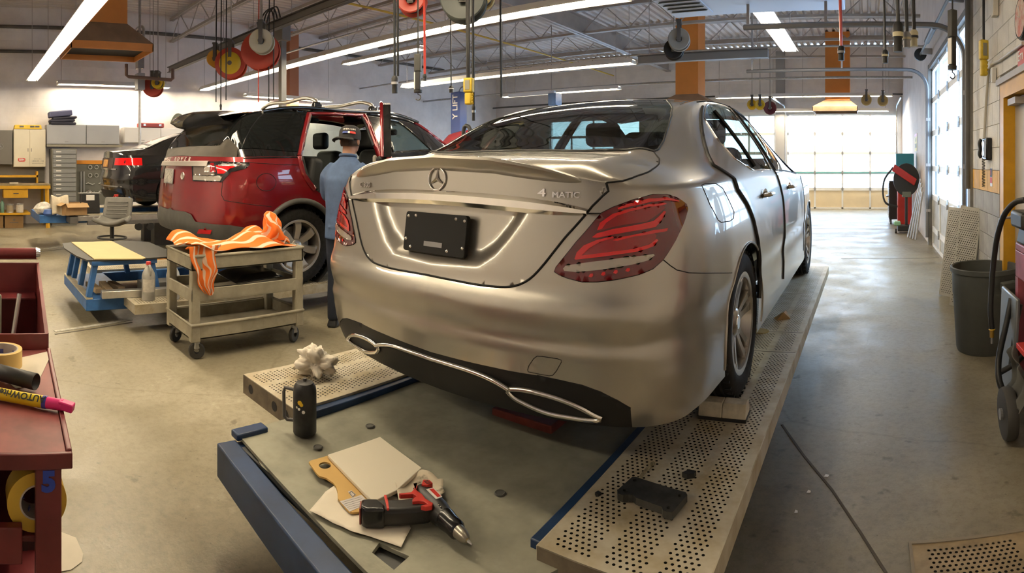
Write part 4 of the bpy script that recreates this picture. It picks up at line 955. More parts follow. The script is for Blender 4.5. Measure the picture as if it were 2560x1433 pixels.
for i,ch in enumerate('RANGE ROVER'):
    if ch==' ': continue
    x=-.62+i*.092; o=text(ch,.062,M('badge_bright',(.85,.8,.74),.35,.5),suv,(0,0,0),(0,0,0),'badge_letter',.003); o.matrix_local=fr2(x,1.252,.004)@Matrix.Diagonal((1.15,1,1,1))
pt=bpy.data.objects.new('number_plate',None); COL.objects.link(pt); pt.parent=suv; pt.matrix_local=fr2(-.16,1.07,.012)
MB().prism(rrect(.31,.16,.012),-.006,.004).build('plate_frame',GALV,pt,bevel=.002); MB().prism(rrect(.28,.13,.008),.004,.006).build('plate_face',PLATEM,pt)
MB().lathe([(0,.004),(.03,.004),(.036,.008),(.04,0)],20).build('round_badge',BRUSH,suv,smooth=50).matrix_local=fr2(.22,1.08,.002)
# spoiler, roof bars, rails
P=[]; n=21
for i in range(n):
    x=-.66+1.32*i/(n-1); f=1-.35*(abs(x)/.66)**4; P+= [(x,.70,1.775-.05*(abs(x)/.66)**2),(x,.45,1.77-.04*(abs(x)/.66)**2),(x,.22+.12*(1-f),1.755-.05*(abs(x)/.66)**2),(x,.20+.12*(1-f),1.735-.05*(abs(x)/.66)**2),(x,.27+.12*(1-f),1.685-.05*(abs(x)/.66)**2),(x,.46,1.60)]
MB().sheet(P,6,n).build('roof_spoiler',BGLOSS,suv,smooth=50)
for y in (1.45,2.25):
    MB().tube(smooth_path([(-.62,y,1.80),(-.60,y,1.885),(-.52,y,1.915),(0,y,1.925),(.52,y,1.915),(.60,y,1.885),(.62,y,1.80)],5),.022,8).build('roof_bar',M('bar_alloy',(.62,.58,.52),.3,.8),suv,smooth=60)
    for sx in (1,-1): MB().box((sx*.61,y,1.82),(.07,.16,.12),None,.8,.6).build('bar_foot',BGLOSS,suv,bevel=.02)
for sx in (1,-1): MB().tube(smooth_path([(sx*.655,.75,1.74),(sx*.655,.95,1.775),(sx*.65,1.8,1.80),(sx*.655,2.75,1.77),(sx*.66,2.95,1.72)],6),.02,8).build('roof_rail',BGLOSS,suv,smooth=60)
# wheels
for y in (.99,3.913):
    for s_ in (1,-1): wheel(suv,(s_*.83,y,.385),.385,.262,.265,s_,7,M('dusty_alloy',(.42,.38,.33),.35,.8),TYRE,twin=False)
    for s_ in (1,-1): MB().lathe([(.45,-.22),(.46,.13)],28,(s_*.83,y,.40),'X',a0=R(-105),a1=R(105)).build('wheel_housing',BLK,suv,smooth=60)
MB().bx(-.75,.75,.35,4.6,.32,.50).build('underbody',BLK,suv,bevel=.05); MB().tube([(-.4,.2,.42),(.4,.2,.42)],.05,10).build('silencer',M('rusty_steel',(.12,.07,.04),.7,.3,var=.4,vs_=20),suv,smooth=60)
# cabin
MB().bx(-.85,.85,1.0,3.5,.50,.58).build('cabin_floor',BLK,suv)
SEAT2=M('seat_black',(.02,.02,.02),.6)
for x in (-.5,.5):
    MB().box((x,1.30,.92),(.62,.18,.72),(R(-12),0,0),.85).build('rear_backrest',SEAT2,suv,bevel=.06,seg=4); MB().box((x,1.22,1.38),(.26,.1,.2)).build('headrest',SEAT2,suv,bevel=.05,seg=4)
    MB().box((x*.92,2.35,.98),(.56,.2,.8),(R(-12),0,0),.8).build('front_backrest',SEAT2,suv,bevel=.08,seg=4); MB().box((x*.92,2.26,1.5),(.28,.11,.22)).build('headrest',SEAT2,suv,bevel=.05,seg=4); MB().box((x*.92,2.65,.68),(.56,.55,.22)).build('front_seat',SEAT2,suv,bevel=.06,seg=4)
MB().box((0,1.65,.70),(1.4,.5,.2)).build('rear_bench',SEAT2,suv,bevel=.06,seg=4); MB().box((0,3.3,1.1),(1.5,.4,.24)).build('dashboard',SEAT2,suv,bevel=.08,seg=4); MB().box((.05,3.05,1.62),(.22,.05,.08)).build('inside_mirror',BLK,suv,bevel=.02)
# open rear door: hinged at the middle pillar, seen almost edge-on
dr=bpy.data.objects.new('rear_door',None); COL.objects.link(dr); dr.parent=suv; hx=float(S2.L(sr,.7)[0]); dr.location=(hx+.03,yr_-.02,0); dr.rotation_euler=(0,0,R(-90+50))
lowp=[(0,.52),(.62,.5),(.80,.72),(.98,.95),(1.04,1.28),(0,1.28)]
mm=Euler((R(90),0,0)).to_matrix().to_4x4()
MB().prism(lowp,-.06,.0,mm).build('door_skin',REDC,dr,bevel=.02); MB().prism([(x*.97+.015,z_) for x,z_ in lowp],.0,.09,mm).build('door_trim',SEAT2,dr,bevel=.03)
fo=[(0,1.27),(1.04,1.27),(.95,1.55),(.84,1.77),(.70,1.80),(.12,1.80)]; fi=[(.06,1.30),(.97,1.30),(.89,1.54),(.80,1.73),(.68,1.755),(.17,1.755)]
mb=MB(); k=6
for z0,z1 in ((-.05,.03),):
    V_=[mm@Vector((x,y,z0)) for x,y in fo]+[mm@Vector((x,y,z0)) for x,y in fi]+[mm@Vector((x,y,z1)) for x,y in fo]+[mm@Vector((x,y,z1)) for x,y in fi]
    for i in range(k):
        j=(i+1)%k; mb.add([V_[i],V_[j],V_[k+j],V_[k+i],V_[2*k+i],V_[2*k+j],V_[3*k+j],V_[3*k+i]],[(0,1,2,3),(7,6,5,4),(0,4,5,1),(3,2,6,7)])
mb.build('window_frame',BGLOSS,dr); MB().prism(fi,-.01,-.004,mm).build('door_window',SIDEG,dr)
MB().tube([Vector((.0,-.0,0))+mm@Vector((x,y,.035)) for x,y in fo[1:]],.018,6).build('frame_edge',REDC,dr,smooth=60)
MB().box((.45,-.11,.95),(.5,.05,.06)).build('arm_rest',SEAT2,dr,bevel=.02); MB().box((.86,-.10,1.2),(.10,.04,.18)).build('pillar_trim',M('beige_trim',(.32,.29,.25),.6),dr,bevel=.02)
# ================= worker beside the red vehicle
def remesh(o,vox,sm=4):
    md=o.modifiers.new('remesh','REMESH'); md.mode='VOXEL'; md.voxel_size=vox; md.use_smooth_shade=True
    if sm: q=o.modifiers.new('smooth','SMOOTH'); q.iterations=sm; q.factor=.5
    return o
def loft(mb,secs,n=20,caps=True):
    # secs: (x,y,z,rx,ry) ellipses stacked up
    P=[]
    for x,y,z,rx,ry in secs:
        for i in range(n): t=2*PI*i/n; P.append((x+rx*math.cos(t),y+ry*math.sin(t),z))
    f=[(k*n+i,k*n+(i+1)%n,(k+1)*n+(i+1)%n,(k+1)*n+i) for k in range(len(secs)-1) for i in range(n)]
    if caps: f+=[tuple(range(n-1,-1,-1)),tuple(range((len(secs)-1)*n,len(secs)*n))]
    return mb.add(P,f)
SKIN=M('skin',(.42,.22,.14),.55,var=.1,vs_=12); SHIRT=M('work_shirt_blue',(.06,.10,.19),.85,var=.2,vs_=7,bump=.5,bs=9); NAVY=M('navy_trousers',(.015,.02,.035),.85); HAIR=M('brown_hair',(.035,.02,.012),.8,bump=.6,bs=120)
pa=th(866); wk=thing('person','person in blue work shirt and dark cap leaning at the open red door','person',(5.1*math.sin(pa),5.1*math.cos(pa),0),R(27))
mb=MB()
loft(mb,[(0,.035,1.50,.055,.06),(0,.05,1.56,.056,.062),(0,.065,1.60,.06,.07)])
loft(mb,[(0,.10,1.545,.035,.05),(0,.10,1.575,.058,.075),(0,.095,1.62,.074,.092),(0,.085,1.68,.078,.100),(0,.08,1.74,.07,.09),(0,.08,1.775,.04,.05)])
mb.add([(-.012,.185,1.66),(.012,.185,1.66),(.018,.182,1.625),(-.018,.182,1.625),(0,.215,1.632)],[(0,1,4),(1,2,4),(2,3,4),(3,0,4)])
for sx in (1,-1):
    loft(mb,[(sx*.078,.075,1.62,.010,.016),(sx*.084,.07,1.645,.013,.022),(sx*.084,.07,1.67,.012,.02),(sx*.078,.075,1.69,.006,.01)],10)
    # forearm, palm, fingers reaching into the doorway
    el=Vector((sx*.235,.13,1.16)); wr=Vector((sx*.14,.38,1.20)); mb.tube([el,(el+wr)/2,wr],[.042,.036,.027],12)
    pm=wr+Vector((-sx*.02,.06,.0)); mb.tube([wr,pm,pm+Vector((0,.04,0))],[.028,.036,.034],10)
    for k,(dx,L_) in enumerate(((-.028,.065),(-.009,.075),(.010,.07),(.028,.055))):
        a=pm+Vector((dx,.045,0)); mb.tube([a,a+Vector((0,L_*.5,-.006)),a+Vector((0,L_*.8,-.03)),a+Vector((0,L_*.75,-.05))],[.0095,.009,.0085,.007],8)
    a=pm+Vector((-sx*.03,.0,-.005)); mb.tube([a,a+Vector((-sx*.03,.03,-.01)),a+Vector((-sx*.03,.06,-.02))],[.012,.011,.008],8)
loft(mb,[(0,.0,.84,.15,.10),(0,-.005,1.05,.15,.105),(0,-.01,1.3,.155,.10),(0,0,1.39,.13,.085),(0,.015,1.47,.09,.075),(0,.03,1.53,.055,.06)],20)
for sx in (1,-1):
    mb.tube([(sx*.11,.01,1.40),(sx*.165,.02,1.365),(sx*.205,.06,1.27),(sx*.225,.13,1.165),(sx*.205,.22,1.168)],[.035,.035,.036,.038,.036],10); mb.tube([(sx*.09,0,.88),(sx*.10,0,.66),(sx*.105,.01,.48),(sx*.11,-.01,.1)],[.085,.07,.058,.045],12)
remesh(mb.build('body',SKIN,wk),.009,2)
mb=MB(); loft(mb,[(0,.0,.79,.205,.15),(0,.0,.9,.20,.145),(0,-.005,1.05,.192,.14),(0,-.01,1.2,.20,.14),(0,-.01,1.32,.205,.14),(0,0,1.40,.185,.12),(0,.015,1.455,.135,.10),(0,.03,1.50,.085,.085),(0,.035,1.525,.07,.075)],28)
for sx in (1,-1): mb.tube(smooth_path([(sx*.12,.0,1.425),(sx*.185,.015,1.375),(sx*.222,.055,1.27),(sx*.235,.13,1.16),(sx*.195,.23,1.17),(sx*.15,.36,1.195)],3),[.06]*3+[.07]*3+[.07]*3+[.07]*3+[.062]*3+[.05],14)
# gathered folds at the waist and under the arms
for (x,y,z),(dx,dz) in (((-.12,-.13,1.03),(.16,-.03)),((.02,-.145,.99),(.13,.05)),((-.05,-.14,1.10),(.17,.06)),((.10,-.135,1.22),(.06,-.12)),((-.12,-.135,.90),(.2,.02)),((.13,-.12,1.30),(.03,-.13))):
    mb.tube([(x,y+.01,z),(x+dx*.5,y-.002,z+dz*.5),(x+dx,y+.01,z+dz)],[.006,.015,.006],8)
sh=remesh(mb.build('shirt',SHIRT,wk),.013,3)
mb=MB().tube([(.068*math.cos(t),.035+.074*math.sin(t),1.527-.012*math.sin(t)) for t in np.linspace(0,2*PI,25)[:-1]],.014,8,True); mb.build('collar',SHIRT,sh,smooth=60)
mb=MB(); loft(mb,[(0,0,.95,.185,.13),(0,0,.82,.19,.135),(0,0,.78,.18,.12)][::-1],24)
for sx in (1,-1): mb.tube([(sx*.095,0,.84),(sx*.10,.0,.66),(sx*.105,.01,.48),(sx*.11,-.01,.25),(sx*.115,-.01,.06)],[.105,.092,.078,.068,.062],16)
remesh(mb.build('trousers',NAVY,wk),.014,3)
for sx in (1,-1): MB().box((sx*.115,.06,.045),(.10,.29,.09),None,.8,.75).build('shoe',BLK,wk,bevel=.025,seg=4)
MB().lathe([(.082,-.02),(.086,.0),(.084,.03),(.08,.05)],24,(0,.07,1.635)).build('hair',HAIR,wk,smooth=60).scale=(1,1.12,1)
CAPM=M('cap_black',(.018,.017,.017),.8)
cp=MB().lathe([(.096,-.03),(.099,.0),(.096,.045),(.08,.08),(.05,.098),(.0,.104)],28,(0,.0,0)).build('cap',CAPM,wk,smooth=60); cp.location=(0,.075,1.70); cp.scale=(1,1.12,1); cp.rotation_euler=(R(-8),0,0)
D=math.atan2(-.97,-.25); br=MB(); P=[]
for i in range(17):
    t=-1.0+2.0*i/16
    for r,z in ((.09,-.02),(.125+.035*math.cos(t*1.4),-.028-.012*abs(t)),(.13+.045*math.cos(t*1.45),-.038-.02*abs(t))): P.append((r*math.cos(D+t),r*math.sin(D+t),z))
br.sheet(P,3,17); br.build('cap_brim',CAPM,cp,smooth=60,solid=.004)
MB().lathe([(.0,.106),(.008,.105),(.009,.1)],10).build('cap_button',CAPM,cp,smooth=60)
def on_cap(ang,z,r):
    n=Vector((math.cos(ang),math.sin(ang),.45)).normalized(); a=Vector((-math.sin(ang),math.cos(ang),0)); b_=n.cross(a); m=Matrix((a,b_,n)).transposed().to_4x4(); m.translation=Vector((r*math.cos(ang),r*math.sin(ang),z)); return m
WTX=M('patch_white',(.7,.66,.6),.7); D2=D+.62
for i,ch in enumerate('AMERICAN'): o=text(ch,.026,WTX,cp,(0,0,0),(0,0,0),'cap_letter',.001); o.matrix_local=on_cap(D2+(i-3.5)*.15,.052,.095)
for i in range(7):
    mt=M('patch_navy',(.03,.05,.2),.7) if i<3 else (WTX if i==3 else M('patch_red',(.45,.04,.03),.7)); MB().box((0,0,0),(.017,.022,.002)).build('cap_patch',mt,cp).matrix_local=on_cap(D2+(i-3)*.17,.022,.101)
# ================= utility cart with beach towel
BEIGE=M('cart_plastic',(.33,.30,.225),.6,var=.22,vs_=6,bump=.15,bs=30); CASTER=M('caster_rubber',(.035,.033,.03),.6)
ct=thing('utility_cart','beige plastic two shelf utility cart carrying an orange towel','cart',(-4.17,2.1,0))
W_,L_=.27,.49
def tray(z0,z1,name):
    mb=MB(); t=.018
    mb.bx(-W_,W_,-L_,L_,z0,z0+.015); mb.bx(-W_,-W_+t,-L_,L_,z0,z1).bx(W_-t,W_,-L_,L_,z0,z1).bx(-W_,W_,-L_,-L_+t,z0,z1).bx(-W_,W_,L_-t,L_,z0,z1)
    o=mb.build(name,BEIGE,ct,bevel=.004); 
    MB().tube([(-W_,-L_,z1),(W_,-L_,z1),(W_,L_,z1),(-W_,L_,z1)],.012,8,True).build('tray_rim',BEIGE,o,smooth=60); return o
tray(.665,.775,'top_tray'); tray(.155,.265,'bottom_tray')
mb=MB(); z=.455
MB().bx(-W_,-W_+.02,-L_,L_,.44,.53).bx(W_-.02,W_,-L_,L_,.44,.53).bx(-W_,W_,-L_,-L_+.02,.44,.53).bx(-W_,W_,L_-.02,L_,.44,.53).bx(-W_,W_,-L_,L_,.435,.45).build('middle_tray',BEIGE,ct,bevel=.004)
for sx in (1,-1):
    for sy_ in (1,-1):
        MB().box((sx*(W_-.03),sy_*(L_-.035),.42),(.065,.075,.57),None,.9,.9).build('post',BEIGE,ct,bevel=.008)
        c=MB().lathe([(.02,-.016),(.055,-.016),(.062,-.01),(.062,.01),(.055,.016),(.02,.016)],24,axis='X',closed=True).build('caster',CASTER,ct,smooth=40); c.location=(sx*(W_-.05),sy_*(L_-.06),.062); c.rotation_euler=(0,0,R(25*sx*sy_))
        MB().box((sx*(W_-.05),sy_*(L_-.06),.115),(.05,.05,.075),None,.7,.7).build('caster_fork',GALV,ct,bevel=.006)
MB().box((-.02,.15,.555),(.34,.5,.05),(0,R(6),R(8)),.7,.6).build('spare_panel',BLKG,ct,bevel=.02); MB().tube(smooth_path([(.1,-.3,.47),(.15,.0,.48),(.12,.35,.47)],5),.03,8).build('spare_moulding',BLK,ct,smooth=60)
bk=thing('parts_crate','black slotted parts crate at the far end of the cart tray','crate',(-4.12,2.42,.69))
MB().bx(-.16,.16,-.12,.12,0,.012).build('crate_base',BLK,bk)
for sx in (-.155,.155): MB().bx(sx-.005,sx+.005,-.12,.12,.012,.09).build('crate_wall',BLK,bk)
for k in range(12): MB().bx(-.15+k*.026,-.135+k*.026,-.12,-.11,.012,.09).build('crate_slat',BLK,bk)
for k in range(12): MB().bx(-.15+k*.026,-.135+k*.026,.11,.12,.012,.09).build('crate_slat',BLK,bk)
def towel_mat():
    m=bpy.data.materials.new('towel'); m.use_nodes=True; nt=m.node_tree; b=nt.nodes['Principled BSDF']; b.inputs['Roughness'].default_value=.95; L=nt.links.new
    tc=nt.nodes.new('ShaderNodeTexCoord'); wv=nt.nodes.new('ShaderNodeTexWave'); wv.wave_type='RINGS'; wv.inputs['Scale'].default_value=2.4; wv.inputs['Distortion'].default_value=7; wv.inputs['Detail'].default_value=1.5; wv.inputs['Detail Scale'].default_value=1.2
    vo=nt.nodes.new('ShaderNodeTexVoronoi'); vo.inputs['Scale'].default_value=8; mx=nt.nodes.new('ShaderNodeMath'); mx.operation='MULTIPLY'
    L(tc.outputs['UV'],wv.inputs['Vector']); L(tc.outputs['UV'],vo.inputs['Vector']); r=nt.nodes.new('ShaderNodeValToRGB'); e=r.color_ramp.elements; e[0].position=.74; e[0].color=(.78,.17,.02,1); e[1].position=.86; e[1].color=(.78,.60,.45,1)
    L(wv.outputs['Fac'],r.inputs['Fac']); L(r.outputs[0],b.inputs['Base Color'])
    n=nt.nodes.new('ShaderNodeTexNoise'); n.inputs['Scale'].default_value=300; bp=nt.nodes.new('ShaderNodeBump'); bp.inputs['Strength'].default_value=.4; bp.inputs['Distance'].default_value=.003; L(n.outputs['Fac'],bp.inputs['Height']); L(bp.outputs[0],b.inputs['Normal']); return m
TOW=towel_mat()
def cloth(name,mat,parent,nu,nv,fn,sub=1,solid=.004):
    mb=MB(); mb.sheet([fn(i/(nu-1),j/(nv-1)) for j in range(nv) for i in range(nu)],nu,nv); o=mb.build(name,mat,parent,smooth=180,solid=solid,sub=sub)
    uvl=o.data.uv_layers.new(name='UVMap')
    for l in o.data.loops: uvl.data[l.index].uv=((l.vertex_index%nu)/(nu-1)*.9,(l.vertex_index//nu)/(nv-1)*.6)
    return o
tw=thing('beach_towel','rumpled orange and white beach towel heaped on the beige cart','towel',(-4.17,2.1,.78))
def tfn(u,v):
    # u along the cart (-y..+y), v across (-x..+x)
    y=-.50+.92*u; x=-.27+.55*v
    h=.055+.03*math.sin(9*u+2*v)+.028*math.sin(5*v+7*u+1)+.018*math.sin(17*u-6*v)
    h*=min(1,u*9+.55)*min(1,(1-u)*8)
    ed=min(1,(1-v)*4); z=h*(.35+.65*ed)+.008
    if u<.2 and v>.55: z+=.06*(1-u/.2)*(v-.55)/.45
    return (x+.015*math.sin(12*u),y+.02*math.sin(9*v),z)
cloth('towel_body',TOW,tw,46,22,tfn)
def tcorner(u,v):
    # corner hanging over the near left edge
    a=u; w_=.13*(1-a)**.6+.012; x=.255+.035*math.sin(a*2.2)+.02*math.sin(9*v+4*a); y=-.40+(v-.5)*2*w_+.04*a+.012*math.sin(14*a); z=.05+.04*math.sin(PI*min(1,a*2.2))*(1-a)-.40*max(0,a-.12)**1.05
    return (x,y,z)
cloth('towel_corner',TOW,tw,22,14,tcorner)
def tknot(u,v):
    t=2*PI*v; z=.05+.23*u; r=(.085-.045*u)*(1+.22*math.sin(3*t+5*u)+.12*math.sin(5*t-9*u)); r*= (1 if u<.9 else (1-u)/.1*.8+.2); return (.05+.03*math.sin(4*u)+r*math.cos(t),.33-.03*u+r*1.1*math.sin(t),z)
cloth('towel_knot',TOW,tw,22,26,tknot)
def tfold(u,v): t=PI*v; return (.02+.13*math.cos(t)*(.8+.2*math.sin(5*u)),.30+.17*u,.02+.085*math.sin(t)*(1-.35*u)+.012*math.sin(11*u))
cloth('towel_fold',TOW,tw,12,16,tfold)
# ================= rack under the red vehicle, with bench, boards and jugs
rk=thing('frame_rack','low blue frame rack carrying the red vehicle','vehicle rack',(-5.72,1.1,0))
RZ2=.25
pl0=None
for x0 in (-5.15,-6.78):
    for y0 in (1.42,2.6,3.78,4.96):
        if pl0 is None: pl0=perf_mesh('runway_plate',.46,1.174,[(.03,7),(.25,7)],.025,.0065,PERF,.026).build('runway_plate',PERF,rk); o=pl0
        else: o=share(pl0,rk)
        o.location=Vector((x0,y0,RZ2))-rk.location
    for a in (x0-.004,x0+.456): MB().bx(a,a+.008,1.42,6.13,RZ2-.085,RZ2-.0005).build('runway_side',PERF,rk,world=True)
    MB().bx(x0,x0+.46,1.412,1.42,RZ2-.085,RZ2-.0005).build('runway_end',PERF,rk,world=True); MB().bx(x0+.01,x0+.45,1.43,6.1,RZ2-.03,RZ2-.025).build('runway_shade',UNDER,rk,world=True)  # the dark sheet again gives the holes their shade
MB().bx(-6.22,-5.04,1.06,1.5,.13,.235).build('tail_beam',BLUEP,rk,world=True,bevel=.006); MB().bx(-6.22,-5.04,1.06,1.12,.235,.25).build('tail_lip',PERF,rk,world=True)
for x in (-6.25,-5.2): MB().bx(x-.03,x+.03,1.5,6.0,.13,.235).build('long_beam',BLUEP,rk,world=True,bevel=.005)
for x in (-6.1,-5.35):
    for y in (2.2,5.0): MB().bx(x-.12,x+.12,y-.3,y+.3,0,.14).build('pedestal',DKSTEEL,rk,world=True)
bn=thing('bench_stand','blue welded bench stand under the beige board','stand',(-5.6,1.35,.25))
for x in (-.5,.52):
    for y,dy_ in ((-.20,-.06),(.34,.06)): MB().beam((x,y+dy_,.0),(x,y,.29),.06,.05).build('leg',BLUEP,bn,bevel=.004)
    MB().bx(x-.05,x+.05,-.24,.38,.285,.325).build('top_rail',BLUEP,bn,bevel=.004)
for y in (-.2,.33): MB().bx(-.5,.52,y-.025,y+.025,.285,.32).build('cross_rail',BLUEP,bn,bevel=.004)
for x in (-.25,.1): MB().beam((x,-.25,.02),(x,-.2,.28),.06,.05).build('leg',BLUEP,bn,bevel=.004)
pb=MB().prism([(x-5.6,y+1.35) for x,y in [(-.62,-.18),(-.55,-.32),(-.2,-.36),(.3,-.33),(.55,-.28),(.6,0),(.58,.5),(.45,.62),(-.4,.62),(-.6,.45)]],.576,.59).build('cargo_panel',M('panel_black',(.03,.03,.027),.6)); tag(pb,'dark cargo floor panel lying under the beige board','panel')
bd=MB().prism([(-6.15,1.13),(-6.12,1.36),(-6.16,1.58),(-4.98,1.60),(-4.94,1.56),(-5.04,1.135)],.592,.60).build('board',M('beige_board',(.60,.47,.24),.7,var=.05,vs_=4)); tag(bd,'flat beige hardboard sheet on top of the blue bench stand','board')
for k,(x,y,rx,L_) in enumerate(((-5.35,1.20,4,.34),(-5.30,1.31,-3,.42),(-5.35,1.42,6,.3))): tag(MB().box((x,y,.275+.0*k),(L_,.07,.045),(0,0,R(rx))).build('wood_block',M('old_wood',(.26,.19,.11),.8,var=.3,vs_=9),bevel=.003),['short old timber block nearest the front of the blue rack tail','longest timber block on the blue rack tail','timber block deepest under the blue bench stand'][k],'wood block','timber blocks on the blue rack')
tag(MB().box((-4.98,1.50,.285),(.09,.62,.065),(0,0,R(-4))).build('metal_channel',ALU,bevel=.004),'grey metal channel lying across the rack tail by the jugs','channel')
def jug(loc,label,body,liquid,h=.30,w_=.085,cap=None,group='jugs'):
    t=thing('jug',label,'jug',loc,0,group); s_=h/.30
    prof=[(0,0),(w_*.92,0),(w_,.01),(w_,.19*s_),(w_*.9,.215*s_),(w_*.5,.255*s_),(.02,.27*s_),(.02,.285*s_)]
    MB().lathe(prof,20).build('bottle',body,t,smooth=50)
    MB().lathe([(.0,.305*s_),(.02,.305*s_),(.023,.30*s_),(.023,.28*s_),(.0,.28*s_)],14).build('cap',cap or REDP,t,smooth=40)
    MB().tube(smooth_path([(w_*.85,0,.2*s_),(w_*.98,0,.245*s_),(w_*.5,0,.275*s_),(.015,0,.27*s_)],4),.011,8).build('handle',body,t,smooth=60)
    MB().lathe([(w_+.0008,.07*s_),(w_+.0008,.17*s_)],14,a0=R(-70),a1=R(40)).build('label',liquid,t); return t
MILK=M('milky_plastic',(.40,.39,.35),.45,var=.25,vs_=6); LAB=M('paper_label',(.62,.58,.5),.7,var=.15,vs_=40)
jug((-4.83,1.58,RZ2),'grey translucent jug with red cap standing on the runway end',MILK,LAB,.335,.06)
jug((-4.80,1.80,RZ2),'white jug partly hidden behind the beige cart post',M('white_plastic',(.65,.64,.6),.45),LAB,.335,.06,cap=WHT)
# ================= black saloon on the raised rack at the left
BLKC=M('black_car_paint',(.012,.012,.013),.2,.2,coat=1.0); KB=(-10.0,2.42,.62)
kc=thing('saloon_car','black saloon car with red tail lamp on the raised rack','car',KB)
fullL=[(0,0),(ar[0][0],0)]+[(u,max(v,0)) for u,v in ar]+[(ar[-1][0],0),(ar2[0][0],0)]+[(u,max(v,0)) for u,v in ar2]+[(ar2[-1][0],0),(1,0),(1,1),(0,1)]
pmesh('lower_body',[patch(S1.L,fullL,(.008,.05))[:2]],BLKC,kc,both=True); pmesh('upper_body',[patch(S1.T,[(0,0),(1,0),(1,1),(0,1)],(.06,.02))[:2]],BLKC,kc,both=True)
pmesh('rear_window',[patch(S1.T,glz,(.06,.015))[:2]],PRIV,kc,both=True,off=.004)
for wv_ in (wr1,wf1):
    for mr in (False,True): pmesh('side_window',[patch(S1.T,wv_,(.06,.015))[:2]],PRIV,kc,mirror=mr,off=.004)
def rl_(x0,x1,z0,z1,mat,name,par,off=.006):
    P=[]
    for x in np.linspace(x0,x1,9):
        for z in (z0,z1): h=S1.hit(Vector((abs(x),-1,z))+S1.base,(0,1,0),'L'); P.append((x,h[2].y-off,z))
    return MB().sheet(P,2,9).build(name,mat,par,smooth=60)
for sx in (1,-1): rl_(sx*.46,sx*.80,.80,.925,LRED,'tail_lamp',kc)
for sx in (1,): 
    P=[]
    for y in np.linspace(.20,.46,6):
        for z in (.80,.925): h=S1.hit(Vector((3,y,z))+S1.base,(-1,0,0),'L'); P.append((h[2].x+.005,y,z))
    MB().sheet(P,2,6).build('tail_lamp',LRED,kc,smooth=60)
rl_(-.40,.40,.745,.93,M('plate_recess',(.05,.03,.03),.4),'plate_recess',kc,.003); rl_(-.16,.16,.77,.90,M('plate_orange',(.55,.28,.08),.5,var=.4,vs_=12),'number_plate',kc,.012); rl_(-.55,.55,.725,.74,CHROME,'chrome_strip',kc,.012)
rl_(-.75,.75,.43,.45,GALV,'bumper_strip',kc,.006); pmesh('diffuser',[df_[:2]],TRIM,kc,both=True,off=.003)
for y in (1.056,3.896):
    for s_ in (1,-1): wheel(kc,(s_*.775,y,.322),.322,.222,.215,s_,5,RIMS,TYRE,twin=False)
MB().bx(-.62,.62,.25,4.5,.17,.45).build('underbody',BLK,kc,bevel=.05)
rk3=thing('frame_rack','raised rack with blue end box and alloy side beam under the black saloon','vehicle rack',(-10,1.3,0))
for x0 in (-9.42,-11.05):
    for k in range(3):
        o=share(pl0,rk3); o.location=Vector((x0,1.75+k*1.6,.62))-rk3.location; o.scale=(1,1.36,1)
    MB().bx(x0,x0+.46,1.75,6.5,.53,.612).build('runway_beam',ALU,rk3,world=True,bevel=.004)
MB().bx(-10.6,-9.30,1.18,1.62,.47,.60).build('end_box',BLUEP,rk3,world=True,bevel=.006); MB().bx(-9.44,-8.93,1.62,1.75,.50,.60).build('end_joint',DKSTEEL,rk3,world=True)
for x in (-10.6,-9.4): MB().bx(x-.03,x+.03,1.6,6.4,.46,.60).build('long_beam',BLUEP,rk3,world=True)
for x in (-10.3,-9.7):
    for y in (3.5,5.6): MB().bx(x-.1,x+.1,y-.25,y+.25,0,.5).build('pedestal',DKSTEEL,rk3,world=True)
for y in (2.75,2.95):
    MB().lathe([(.0,-.03),(.06,-.03),(.06,.03),(.0,.03)],16,(-8.93,y,.42),'X').build('guide_roller',BLK,rk3,world=True,smooth=40)
MB().bx(-8.98,-8.90,1.9,3.6,.47,.53).build('lower_rail',DKSTEEL,rk3,world=True)
# clutter on that rack
def box_open(name,label,cat,c,d,mat,rz=0,flaps=True,group=None):
    t=thing(name,label,cat,c,rz,group); x,y,z=[k/2 for k in d]
    MB().bx(-x,x,-y,y,0,.006).build('box_bottom',mat,t)
    for a in ((-x,-x+.006,-y,y),(x-.006,x,-y,y),(-x,x,-y,-y+.006),(-x,x,y-.006,y)): MB().bx(a[0],a[1],a[2],a[3],0,d[2]).build('box_side',mat,t)
    if flaps:
        MB().beam((x,-y,d[2]),(x+.09,-y,d[2]-.05),.004,.004); MB().add([(x,-y,d[2]),(x,y,d[2]),(x+.10,y,d[2]-.06),(x+.10,-y,d[2]-.06)],[(0,1,2,3)]).build('box_flap',mat,t,solid=.004); MB().add([(-x,-y,d[2]),(x,-y,d[2]),(x,-y-.09,d[2]-.04),(-x,-y-.09,d[2]-.04)],[(0,1,2,3)]).build('box_flap',mat,t,solid=.004)
    return t
CARD=M('cardboard',(.38,.24,.11),.8,var=.12,vs_=5); CARD2=M('cardboard_dark',(.22,.13,.05),.8,var=.12,vs_=5)
def onrk(x,y,z=.625): return Pz(x,y,z)
box_open('cardboard_box','open tan cardboard box on the rack beside the blue end box','box',PX(183,535,-9.15).xy.to_3d()+Vector((0,0,.623)),(.34,.36,.19),CARD,R(8))
rag=M('canvas_cream',(.62,.55,.42),.9,var=.2,vs_=10)
def seatcov(u,v): t=PI*.9*v; return (.10*math.cos(t)+.02*math.sin(9*u),-.14+.28*u,.30*math.sin(t)+.02*math.sin(7*u+3*v))
sc_=thing('canvas_cover','cream crumpled canvas cover on the raised rack','cover',(-9.25,1.50,.62)); cloth('canvas',rag,sc_,14,16,seatcov)
def bag(u,v): t=2*PI*v; r=.16*(1-abs(2*u-1)**2.2)*(1+.2*math.sin(4*t+6*u)+.15*math.sin(7*t)); return (r*1.1*math.cos(t),-.18+.36*u,.09+r*.7*math.sin(t))
